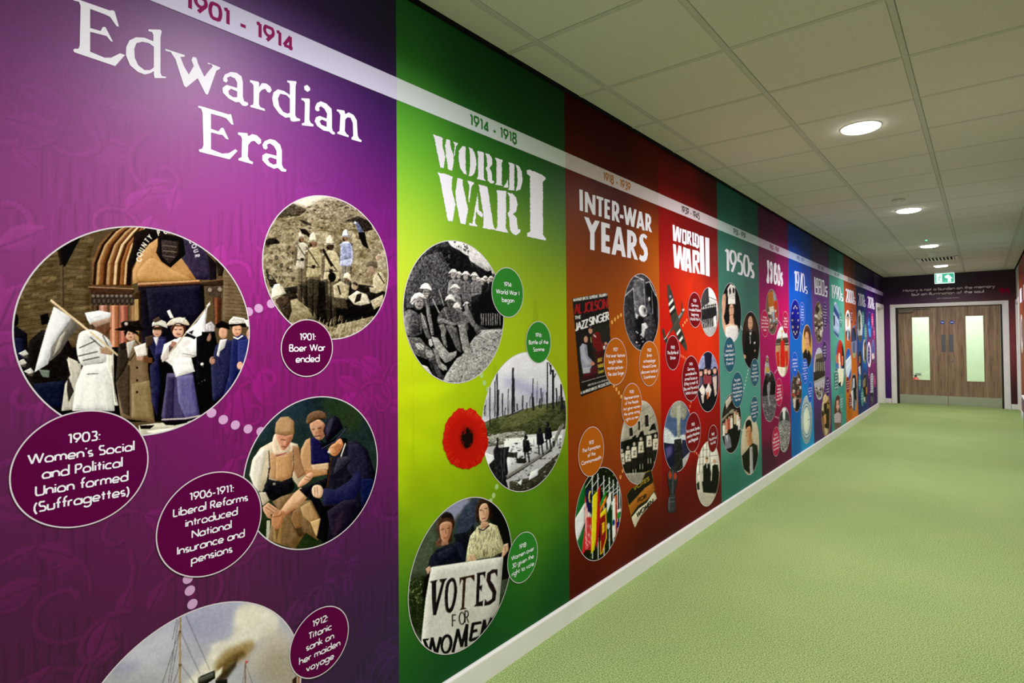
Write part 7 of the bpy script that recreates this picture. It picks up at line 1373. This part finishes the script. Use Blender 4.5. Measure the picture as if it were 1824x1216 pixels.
# ================================================================== 1970s, blue
VI = (1400, 470, 7.15); VJ = (1400, 630, 7.15)
P6 = panel(6, 'bright blue 1970s mural panel with a ring of gold stars', [(1410, 400, (2, 38, 116)), (1440, 430, (10, 36, 96)), (1410, 470, (6, 70, 180)), (1440, 480, (30, 62, 156)), (1410, 540, (0, 86, 200)), (1440, 560, (0, 86, 190)), (1412, 620, (0, 96, 194)), (1440, 640, (0, 112, 204)), (1412, 720, (0, 88, 168)), (1440, 740, (6, 128, 200)), (1412, 800, (0, 94, 168)), (1440, 790, (22, 148, 202))])
for dx, wt_ in ((0, .022), (9, .022)): title(P6, VI, '1970', (106 + dx, 335 + dx * .6), (106 + dx, 82 + dx * .3), 230 + dx * .4, wt=wt_, tr=.1)
title(P6, VI, 's', (241, 375), (241, 225), 266, wt=.06)
p = Pic(*VI, (50, 445, 186, 980), res=3, bg='0a1c88', em=0)
p.f('0a1450', '55 620 180 800 180 975 55 975', bl=20, a=.6)
for k in range(12):
    a_ = k * math.pi / 6; cx_, cy_ = 119 + 38 * math.sin(a_), 714 - 176 * math.cos(a_)
    p.f('d8c890', [(cx_ + (9 if j % 2 == 0 else 4) * math.sin(j * math.pi / 5), cy_ - (24 if j % 2 == 0 else 10) * math.cos(j * math.pi / 5)) for j in range(10)])
roundel(p, '57,720 75,520 118,450 165,540 180,720 165,880 124,973 80,900', P6, 'deep blue roundel with a ring of twelve gold stars')
p = Pic(*VI, (195, 770, 335, 1320), res=3, bg='c8a050', em=14)
p.f('d8b060', '200 900 230 820 240 1200 205 1100', t=12); p.f('5a3a28', '228 880 245 800 275 785 305 830 318 920 310 1060 295 980 280 880 250 870 240 960', sm=1, t=10); p.e('cc9878', 268, 970, 26, 105); p.l('3a2420', 5, '252 940 264 944'); p.l('3a2420', 5, '276 946 288 938'); p.l('9c4038', 6, '262 1020 278 1018'); p.f('18141c', '215 1140 250 1080 300 1110 325 1180 320 1320 215 1320'); p.f('c89878', '254 1060 284 1060 276 1150')
roundel(p, jn((VI, '202,980 215,860 260,777 310,850 326,980'), (VJ, '290,163')), P6, 'portrait photo of a smiling brown haired person', view=False)
p = Pic(*VJ, (58, 220, 202, 750), res=3, bg='4a3c34', em=14); crowd(p, (70, 270, 190, 640), ['c8c4c0', '2a2420', 'a89888', 'a84838', '6c6058'], 30, 10, 14, 6); p.f('c4bcb4', '90 560 125 580 120 700 100 680', t=20); p.f('18141a', '125 600 170 560 165 700 130 720'); p.grain(14, 3)
roundel(p, '64,480 80,330 150,225 190,300 195,450 180,640 128,745 80,640', P6, 'photo of a crowd of people in a street')
p = Pic(*VJ, (180, 530, 335, 1155), res=3, bg='98a8b0', em=0)
p.g('a8b4b8', '889aa4')
for rx, ry, c in ((62, 230, '34566c'), (58, 220, 'b8c8cc'), (50, 190, '3c5c70'), (44, 178, 'c0ccc8')): p.e(c, 262, 850, rx, ry)
p.e('d8dccc', 258, 850, 34, 140, bl=12); p.l('4a5c60', 6, '275 840 330 825'); p.l('dce4e0', 3, '275 835 328 820')
roundel(p, '186,850 205,640 262,535 330,750 325,900 305,1060 262,1150 210,1060', P6, 'pale grey round dish seen from above')
UC = '0a56c8'
caption(P6, '168,620 180,520 205,485 228,530 235,640 225,740 205,780 178,730', 'The UK|joins the|European|Economic|Community|in 1973', UC, .7, .12, view=VI)
caption(P6, '1409.6,650 1415,626.4 1420.5,650 1415,672.4 1411,664', 'In 1979 the UK|welcomes its|first Test Tube|Baby', UC, .78, .13)
caption(P6, '202,220 215,90 238,42 262,90 273,200 262,330 238,392 212,330', 'Margaret|Thatcher|becomes the|UK first|female Prime|Minister|in 1979', UC, .78, .11, view=VJ)
caption(P6, '272,480 285,380 303,340 322,380 330,480 320,590 300,634 280,590', 'In 1977 the|Queen has|her Silver|Jubilee', UC, .78, .12, view=VJ)
dots(P6, '175,870 186,885 196,900', .009, 'a8c8e8', VI); dots(P6, '196,265 180,685', .009, 'a8c8e8', VJ)

# ================================================================== 1980s, violet
P7 = panel(7, 'violet 1980s mural panel with white block numerals', [(1448, 430, (38, 22, 54)), (1478, 450, (56, 32, 66)), (1450, 480, (78, 42, 98)), (1478, 500, (98, 56, 118)), (1450, 560, (114, 62, 140)), (1478, 560, (114, 66, 144)), (1450, 640, (126, 74, 158)), (1478, 660, (132, 68, 156)), (1450, 700, (94, 42, 116)), (1478, 720, (94, 42, 114)), (1450, 760, (62, 32, 84)), (1478, 750, (74, 38, 94))])
shapes('title_text', VI, ['356 165 370 168 376 385 364 382', '380 176 404 182 408 392 378 384 378 366 396 370 394 310 378 304|388 202 388 284 396 288 396 206', '412 186 442 196 446 402 414 394|420 210 421 278 434 282 433 214|422 302 422 372 436 376 435 306', '450 200 484 210 488 414 452 404|460 226 462 384 476 388 474 232', '494 280 524 286 522 310 504 306 504 336 526 342 522 424 494 416 494 394 512 398 512 364 494 358'], WHITE, P7, .0030)
p = Pic(*VI, (350, 470, 475, 1020), res=3, bg='6c5c48', em=16); p.f('a89c88', '380 560 440 500 460 700 400 640', t=36, ts=(6, 10)); p.f('3a3026', '370 560 400 520 430 580 400 640'); p.spots((360, 620, 470, 960), 60, ['d4cec4', '4a4034', 'a89c8c', '2c241c'], 8, 20, 1.5, seed=5); p.grain(16, 3)
roundel(p, '357,740 370,560 410,478 455,560 470,740 455,920 410,1010 372,920', P7, 'sepia photo of figures and rubble')
p = Pic(1445, 610, 8, (20, 0, 200, 900), res=3, bg='b8b4bc', em=10)
p.f('c8c8d8', '20 0 200 0 200 180 20 260'); p.f('4a443c', '60 170 200 130 200 420 60 430', t=8); p.f('8c8474', '60 170 200 130 200 200 60 240', t=20)
for k in range(5): p.l('b8b0a0', 10, [(78 + k * 26, 280), (80 + k * 26, 400)]); p.l('1c1814', 8, [(90 + k * 26, 280), (92 + k * 26, 400)])
p.f('a8a49c', '30 560 200 470 200 500 30 590'); p.f('3a3630', '30 420 200 400 200 470 30 560', t=24, ts=(5, 6)); crowd(p, (40, 590, 190, 740), ['c8c4bc', '3a3630', '8c8880', '1c1a18'], 40, 8, 12, 3); p.grain(12, 3)
roundel(p, jn((VI, '415,1062'), (VJ, '350,300 492,235 430,588 375,500')), P7, 'photo of a columned gateway above a crowded wall', view=False)
p = Pic(*VJ, (440, 490, 575, 1055), res=3, bg='8c6c48', em=16); p.f('d8bc90', '470 560 500 510 540 560 530 600 480 640', t=20); p.f('2c201a', '480 640 550 620 550 960 500 940', t=14); p.f('d4c0a0', '455 640 478 600 480 740 462 760'); p.e('2a1c16', 466, 760, 14, 40); p.f('c89468', '485 780 510 760 515 880 490 900', t=20); p.f('c8b490', '490 940 540 960 520 1040 500 1030', t=16); p.f('a88c4c', '520 640 545 640 545 700 522 700', t=10); p.grain(12, 3)
roundel(p, '445,800 460,620 495,500 550,560 568,760 550,960 505,1045 465,980', P7, 'colour photo of people in a warm lit room')
PC = '42106a'
caption(P7, '460,640 470,530 490,480 515,540 527,640 515,770 493,820 470,750', 'In 1984|the miners|strike began|over plans to|close pits|across|Britain', PC, .8, .115, view=VI)
caption(P7, '1464.3,625 1468.1,607 1472.4,625 1468.5,644.4', 'In 1989|the fall of|the Berlin|Wall', PC, .76, .14)
caption(P7, '498,420 508,310 525,274 545,330 552,420 545,500 525,548 505,500', 'In 1985|the Live|Aid|concert|raised', PC, .7, .13, view=VJ)

# ================================================================== 1990s to 2020s
VK = (1475, 500, 8.69); VL = (1475, 620, 8.11)
o = Pic(1480, 480, 1, (0, 0, 30, 300), res=2, bg='808080', em=0)
for k in range(26): x, y = rg.uniform(-4, 28), rg.uniform(0, 290); o.f(rg.choice(['969696', '6c6c6c']), [(x, y), (x + 7, y + 14), (x + 5, y + 26), (x - 2, y + 12)], a=.6)
P8 = panel(8, 'sea green 1990s mural panel with a blue mobile phone', [(1484, 450, (28, 86, 78)), (1500, 460, (48, 114, 104)), (1484, 520, (74, 156, 136)), (1500, 520, (84, 166, 146)), (1484, 600, (86, 170, 148)), (1500, 600, (92, 178, 158)), (1484, 680, (86, 172, 156)), (1484, 740, (48, 130, 124)), (1500, 740, (64, 148, 136))], overlay(o, .4))
P9 = panel(9, 'orange 2000s mural panel with bubble numerals', [(1507, 470, (104, 38, 22)), (1522, 480, (76, 28, 22)), (1507, 520, (170, 70, 34)), (1522, 530, (156, 64, 32)), (1507, 600, (198, 90, 18)), (1522, 600, (206, 94, 22)), (1507, 680, (222, 116, 18)), (1522, 680, (222, 116, 18)), (1507, 740, (196, 100, 4))])
P10 = panel(10, 'navy and blue 2010s mural panel with pale green captions', [(1528, 480, (12, 22, 54)), (1542, 495, (16, 16, 64)), (1528, 530, (16, 38, 90)), (1542, 540, (16, 44, 106)), (1528, 600, (0, 76, 160)), (1542, 620, (0, 96, 198)), (1528, 680, (0, 66, 148)), (1542, 700, (22, 54, 126)), (1528, 735, (22, 44, 106))])
P11 = panel(11, 'purple 2020s mural panel, last before the side door', [(1547, 495, (28, 6, 54)), (1557, 500, (22, 6, 54)), (1547, 540, (70, 12, 108)), (1557, 560, (66, 22, 108)), (1547, 620, (118, 22, 118)), (1557, 640, (130, 28, 108)), (1547, 700, (86, 28, 98)), (1557, 700, (64, 22, 98)), (1547, 725, (48, 26, 96))])
title(P8, VK, '1990', (52, 270), (52, 50), 186, wt=.05, tr=.18); title(P8, VK, 's', (196, 312), (196, 122), 220, wt=.08)
title(P9, VK, '2000', (276, 330), (276, 118), 386, wt=.065, tr=.14); title(P9, VK, 's', (392, 362), (392, 188), 410, wt=.08)
title(P10, VK, '2010', (470, 380), (470, 186), 550, wt=.032, tr=.2); title(P10, VK, 's', (552, 400), (552, 230), 568, wt=.045); title(P11, VK, '2020', (614, 415), (614, 236), 690, wt=.042, tr=.18); title(P11, VK, 's', (692, 438), (692, 290), 706, wt=.055)
p = Pic(*VK, (62, 310, 185, 900), res=3, bg='7c98c8', em=8)
p.f('8ca4d0', '90 330 115 318 150 350 178 520 178 800 150 900 90 830 70 700 78 470', t=8); p.f('2c4680', '80 400 95 380 170 520 170 610 85 470'); p.f('b8c8e8', '80 470 170 620 172 800 72 710', t=6); p.f('1c2440', '84 520 108 550 104 700 84 690', t=20); p.l('5c78a8', 6, '120 620 160 700'); p.f('2c4680', '84 765 165 840 160 880 86 800'); p.f('c8d4ec', '95 330 120 325 125 350 100 370')
p.f('fff', '90 330 115 318 140 336 160 430 176 520 178 800 160 880 140 905 92 820 72 720 70 620 80 440', mask=True); cutout('printed_mobile_phone', p, P8, 'pale blue mobile phone', step=.6)
def mini(panel_, pts, ops, label, bg='777', view=None, res=3.2):
    q = views(view, pts) if view else pts
    xs_ = [a for a, _ in q]; ys = [b2 for _, b2 in q]; x0, y0, x1, y1 = min(xs_) - 1, min(ys) - 2, max(xs_) + 1, max(ys) + 2
    p_ = Pic(x0, y0, 100 / (y1 - y0), (0, 0, 100 * (x1 - x0) / (y1 - y0), 100), res=res, bg=bg, em=10); wd = 100 * (x1 - x0) / (y1 - y0)
    for op in ops:                      # a colour and an outline, x and y in percent of the picture
        r_ = nums(op[1]); p_.f(op[0], np.stack([r_[:, 0] * wd / 100, r_[:, 1]], 1), t=12, ts=(4, 4), sm=len(r_) > 5)
    p_.grain(10, 2); return roundel(p_, q, panel_, label, view=False, step=.8)
mini(P8, jn((VK, '175,915 112,1100'), (VL, '235,200 180,565 110,270')), [('b83020', '40 5 70 5 85 30 70 55 30 50 20 30'), ('1c1418', '70 10 95 20 95 60 75 62'), ('e8d8c0', '35 35 50 30 60 60 70 90 45 95 40 60'), ('c88868', '10 35 24 30 28 48 14 50'), ('c88868', '72 35 84 34 84 52 72 55'), ('e8e0c8', '30 60 90 60 85 95 40 95'), ('18141c', '36 90 60 86 60 100 40 100')], 'photo of raised hands against red', '4878b0')
mini(P8, '80,960 95,780 135,683 180,760 197,900 190,1060', [('5c4038', '10 30 30 6 60 4 80 30 90 70 70 60 20 80'), ('d0a090', '35 22 62 20 70 45 50 62 34 45'), ('3a2420', '38 33 46 33 46 35 38 35'), ('3a2420', '56 33 64 33 64 35 56 35'), ('a04048', '44 50 58 50 52 54'), ('b8a8b0', '10 72 50 62 90 70 85 100 15 100')], 'portrait photo of a long haired woman', '6c5c50', VL)
mini(P9, '260,680 280,510 303,450 335,540 350,700 335,850 310,930 280,860', [('e8e8e8', '5 20 50 2 95 30 95 60 5 60'), ('2a2020', '30 26 50 12 68 24 66 34 50 22 34 32'), ('c89878', '34 28 64 26 62 50 50 58 38 50'), ('d8dce4', '10 62 40 55 60 56 92 66 80 98 20 98'), ('384860', '20 70 46 62 44 98 22 96'), ('384860', '60 62 84 70 80 96 58 98')], 'portrait photo of a dark haired man', 'dcdce0', VK)
mini(P9, '352,880 370,740 395,690 425,760 440,900 425,1120 400,1205 370,1120', [('3c4470', '10 10 90 10 90 45 10 50'), ('1c2030', '40 10 80 14 80 44 60 34'), ('6c7484', '34 55 44 50 46 90 36 90'), ('3c4450', '50 50 60 50 62 92 52 92'), ('a8a87c', '20 82 80 80 70 98 30 98')], 'photo of two tall towers', '8088b0', VK)
mini(P9, jn((VK, '310,1037'), (VL, '252,250 333,200 300,470 262,400')), [('1c5cb0', '10 5 90 5 90 25 10 40'), ('f0f0f4', '10 40 90 22 90 28 10 46'), ('3878c8', '20 30 80 14 78 18 20 36'), ('dce4f0', '20 60 90 40 90 50 20 70'), ('1c5cb0', '55 85 95 60 90 90 60 100')], 'blue and white logo sheet', 'c8d8ec')
mini(P9, '325,620 345,430 372,360 405,430 420,620 405,830 372,915 340,830', [('2c2c34', '30 10 70 5 90 40 60 36 36 30'), ('e0e0e4', '40 16 56 14 58 36 44 40'), ('d8dce0', '8 48 40 44 40 90 18 80'), ('1c1c24', '42 40 80 36 84 70 50 66'), ('58606c', '40 70 66 66 62 98 42 98')], 'photo of people in black and white clothes', '8c8c94', VL)
mini(P10, '447,700 460,530 487,445 515,530 530,700 515,880 490,940 460,870', [('e4e4e8', '60 6 96 20 96 80 60 80'), ('2c3828', '34 26 60 14 64 60 40 66'), ('7c7c74', '10 20 40 10 30 60 10 60'), ('6c5c44', '14 80 90 78 70 98 30 98')], 'photo of a spired tower', 'b8b8bc', VK)
mini(P10, jn((VK, '560,890 537,1050 590,1050'), (VL, '530,232')), [('d8d8d4', '10 10 50 5 50 90 10 80'), ('3c3420', '44 20 80 14 84 80 50 84'), ('a84030', '60 30 80 30 80 44 60 44'), ('6c9048', '20 84 80 84 60 98 40 98')], 'photo of a tall dark structure', '98a088')
mini(P10, jn((VK, '490,1055'), (VL, '433,200 487,200 455,405')), [('18244c', '10 4 90 4 90 40 10 40'), ('b08040', '30 30 60 26 64 50 34 54'), ('a83020', '8 44 40 50 30 70 8 66'), ('d8dce0', '20 66 60 60 70 90 30 92')], 'colour photo of figures on a stage', '2c3048')
mini(P10, '497,560 510,400 530,355 555,430 565,580 550,750 530,800 505,700', [('342c28', '20 10 80 10 80 90 20 90'), ('b89858', '14 26 34 24 34 46 14 48'), ('c88830', '70 46 92 46 90 66 72 68'), ('a8a098', '40 20 60 18 58 44 42 46'), ('d0ccc8', '30 78 60 76 60 90 34 92')], 'dark photo of a group of people', '5c5040', VL)
mini(P11, '605,700 615,540 635,480 660,560 672,700 660,850 640,920 615,850', [('3060b8', '20 30 60 20 90 60 60 90 30 70'), ('182454', '60 10 90 20 90 50 60 44'), ('58a0e8', '30 56 70 60 80 84 50 86'), ('58a0e8', '24 40 60 34 50 46 28 50')], 'blue swirling picture', '1c3878', VK)
cyz = mini(P11, jn((VK, '632,950 602,1100 662,1090'), (VL, '597,272')), [('ece8f0', '0 0 100 0 100 100 0 100'), ('4c3080', '50 14 68 30 74 50 68 70 50 86 32 70 26 50 32 30'), ('b8a8d0', '40 34 60 34 60 38 40 38'), ('b8a8d0', '40 46 60 46 60 50 40 50'), ('b8a8d0', '40 58 60 58 60 62 40 62')], 'white ring round a purple disc', 'ece8f0')
mini(P11, jn((VK, '700,900 672,1050 719,1040'), (VL, '655,222')), [('6c70b0', '10 5 90 5 90 60 10 60'), ('2c3058', '44 30 58 30 56 64 46 64'), ('dcd4d0', '20 60 70 56 84 74 30 84'), ('4c3c3c', '14 80 80 80 60 98 34 98')], 'photo of a slender tower against a violet sky', '6c6ca0')
p = Pic(*VL, (595, 345, 665, 815), res=3, bg='a8a8b4', em=8); p.f('c8c8d4', '608 380 630 350 655 370 655 640 608 640', t=8); p.f('2c2430', '605 645 655 640 650 720 640 800 610 790'); p.f('6c6470', '612 700 640 690 636 770 618 770')
for k in range(7): p.l('50485c', 7, [(615, 400 + k * 34), (650 - (k % 3) * 6, 392 + k * 34)])
p.f('fff', '606 400 614 365 632 348 648 362 658 400 658 640 650 780 630 812 612 790 604 650', mask=True); cutout('printed_notice', p, P11, 'white lettered notice over a dark photo', step=.6)
for P_, v_, pts, s_, c_ in ((P8, VK, '168,600 180,500 197,470 215,540 220,620 210,700 195,735 175,690', 'The first|text message|is sent', '4c8c80'), (P8, VL, '83,450 95,320 115,280 138,330 147,440 138,560 115,622 92,560', 'Five young|women|form a|pop band|and top|the charts', '3c7c74'), (P8, VL, '162,790 175,690 190,655 208,720 214,800 205,880 190,920', 'The death|of Diana|Princess of|Wales', '4c9890'),
 (P9, VK, '338,560 345,450 355,420 370,470 380,560 370,640 357,680', 'Man elected|as first|black US|President', '8c1c14'), (P9, VK, '405,690 412,630 420,610 428,640 432,700 420,760', 'Two towers|fell in 2001', '8c1c14'), (P9, VL, '260,540 270,430 282,400 297,450 302,550 292,630 282,660 266,610', 'A social|network|site was|launched', '8c1c14'), (P9, VL, '300,780 308,660 318,632 332,700 338,780 330,860 318,900', 'The first|smart|phone was|released', '8c1c14'),
 (P10, VK, '520,600 525,500 535,460 550,530 555,600 548,690 537,730', 'The tallest|building|in London|opened', '3c9c90'), (P10, VK, '555,800 562,700 575,660 590,730 597,800 588,890 575,930', 'London|hosts the|Olympic|Games', '3c9c90'), (P10, VL, '437,500 445,400 455,380 465,430 470,500 462,590 452,620', 'The royal|wedding|took place', '3c9c90'), (P10, VL, '470,700 478,600 490,565 505,620 512,710 500,810 490,850', 'The UK|votes to|leave the|EU', '3c9c90'),
 (P11, VK, '662,600 670,530 682,500 695,560 702,620 695,690 685,730', 'The UK|leaves the|European|Union', 'c80c78'), (P11, VK, '692,800 700,740 710,720 718,760 720,830 712,900', 'Clap for|the|NHS', 'c80c78'), (P11, VL, '574,350 580,300 586,280 594,330 597,380 590,430 584,445', 'Two|weeks|at home', 'a00c68'), (P11, VL, '658,470 664,400 672,380 680,440 684,490 678,550 670,570', 'First|vaccine|given', 'c80c78')):
    caption(P_, pts, s_, c_, .74, .14, view=v_, wt=.16)
dots(P9, '290,958 291,978 292,1000 355,620 357,650', .010, 'd88870', VK)
# ------------------------------------------------------------------ lettering on the end wall
PBe = PB(.0006)
def btext(s, u0, v0, u1, h, wt, mat, name, parent, tr=.13, nrm=(0, -1, 0)):
    x0, z0 = B(u0, v0); x1, _ = B(u1, v0); cond = (x1 - x0) / (twidth(s, tr) * h)
    return text(name, s, x0, z0, h, mat, parent, PBe, wt=wt, cond=cond, tr=tr, align=1, nrm=nrm)
q_ = root('wall_quotation', (1.0, YB, 2.2)); tag(q_, 'pale lettered quotation about history on the dark wall above the double doors', 'lettering')
QM = flat('d2c6ce')
btext('History is not a burden on the memory', 1609, 520, 1772, .058, .24, QM, 'first_line', q_)
btext('but an illumination of the soul.', 1624.5, 526.8, 1754, .058, .24, QM, 'second_line', q_)
btext('John Dalberg-Acton', 1668.5, 532.2, 1708, .020, .2, QM, 'author_line', q_)
QC = flat('8c1038')
mq = MB()
for u in (1786.5, 1796.5):
    x, z = B(u - 3, 516.5); r_ = .042; n = 20
    mq.add([PBe(x + r_ * math.cos(6.2832 * k / n), z + r_ * math.sin(6.2832 * k / n)) for k in range(n)], [tuple(range(n))])
    mq.add([(p_[0], p_[1] - .0002, p_[2]) for p_ in [PBe(*q) for q in ((x + r_, z), (x + r_ * .9, z - .05), (x + r_ * .2, z - .095), (x - r_ * .4, z - .10), (x + r_ * .1, z - .07), (x + r_ * .3, z - .03))]], [tuple(range(6))])
qm = mq.go('closing_quote_marks', QC, q_); qm['label'] = 'crimson closing quote marks'
# ------------------------------------------------------------------ mural on the right wall, seen edge on
rr_ = [('8c3a12', '7a3010', 'orange'), ('8c1420', '5a2418', 'crimson'), ('2c5c9c', '1c3c6c', 'blue'), ('2c7c6c', '1c5048', 'green')]
for k in range(5):
    y1 = OY0 - .07 - 1.1 * k; y0 = y1 - 1.1
    c0, c1, nm = rr_[k % 4]
    if y0 < YN: break
    o_ = MB().box((RW - .002, y0 + .001, .1), (RW, y1 - .001, HC - .02)).go('mural_panel', flat(c0, .4, .15), None, (RW, (y0 + y1) / 2, .1))
    pos = ['nearest the end doors', 'second from the end doors', 'third from the end doors', 'fourth from the end doors', 'fifth from the end doors'][k]
    tag(o_, (nm + ' mural panel on the right wall, ' + pos) if pos else nm + ' mural panel on the right wall outside the view', 'mural', 'mural panels along the right wall')
    disc('caption_roundel', (y0 + y1) / 2, 1.45, .33, flat('d8d4d4'), o_, PR(.003)); disc('photo_roundel', (y0 + y1) / 2 - .1, 1.5, .2, flat('6c6468'), o_, PR(.0034))
    mbr = MB(); strip(mbr, [((y0 + y1) / 2 - .3, 2.1), ((y0 + y1) / 2 + .3, 2.1)], .24, PR(.003)); mbr.go('title_text', WHITE, o_)
# ------------------------------------------------------------------ timeline band
bo = root('timeline_band', (0, 7, BZ0)); tag(bo, 'continuous white timeline strip of dates running above the mural titles', 'timeline')
cols = ['d2cbe2', 'd2dcd6', 'cfc0bc', 'd8c4c4', 'bfcfcb', 'cdb9cb', 'b5bfdc', 'c3b8cf', 'b3c6c3', 'd6bdb3', 'b5b4c8', 'b3a4c6']
tc = ['8c1c5c', '2e7a2e', 'b06a18', '2a1416', '1a3a3a', '8c1050', '2060b0', '4a4050', '3a5550', '804830', '505878', '504068']
dt = ['1901 - 1914', '1914 - 1918', '1918 - 1939', '1939 - 1945', '1950 - 1959', '1960 - 1969', '1970 - 1979', '1980 - 1989', '1990 - 1999', '2000 - 2009', '2010 - 2019', '2020 - 2023']
dpos = [(430, 33, 540, 95)] 
for i in range(12):
    y0, y1 = PY[i], PY[i + 1] if i < 11 else YB - .001
    MB().box((.0021, y0, BZ0), (.0045, y1, BZ1)).go('strip_length', flat(np.clip(hx(cols[i]) + np.array([4, 4, 14]), 0, 255).tolist()), bo)
    cyc = {0: .80, 1: 1.91}.get(i, y0 + .545)
    text('date_text', dt[i], cyc, BZ0 + .016 , .051, flat(tc[i]), bo, PL(.0048), wt=.19, cond=1.0, tr=.2)
MB().box((.0021, YN, BZ0), (.0045, PY[0], BZ1)).go('strip_length', flat(cols[0]), bo)
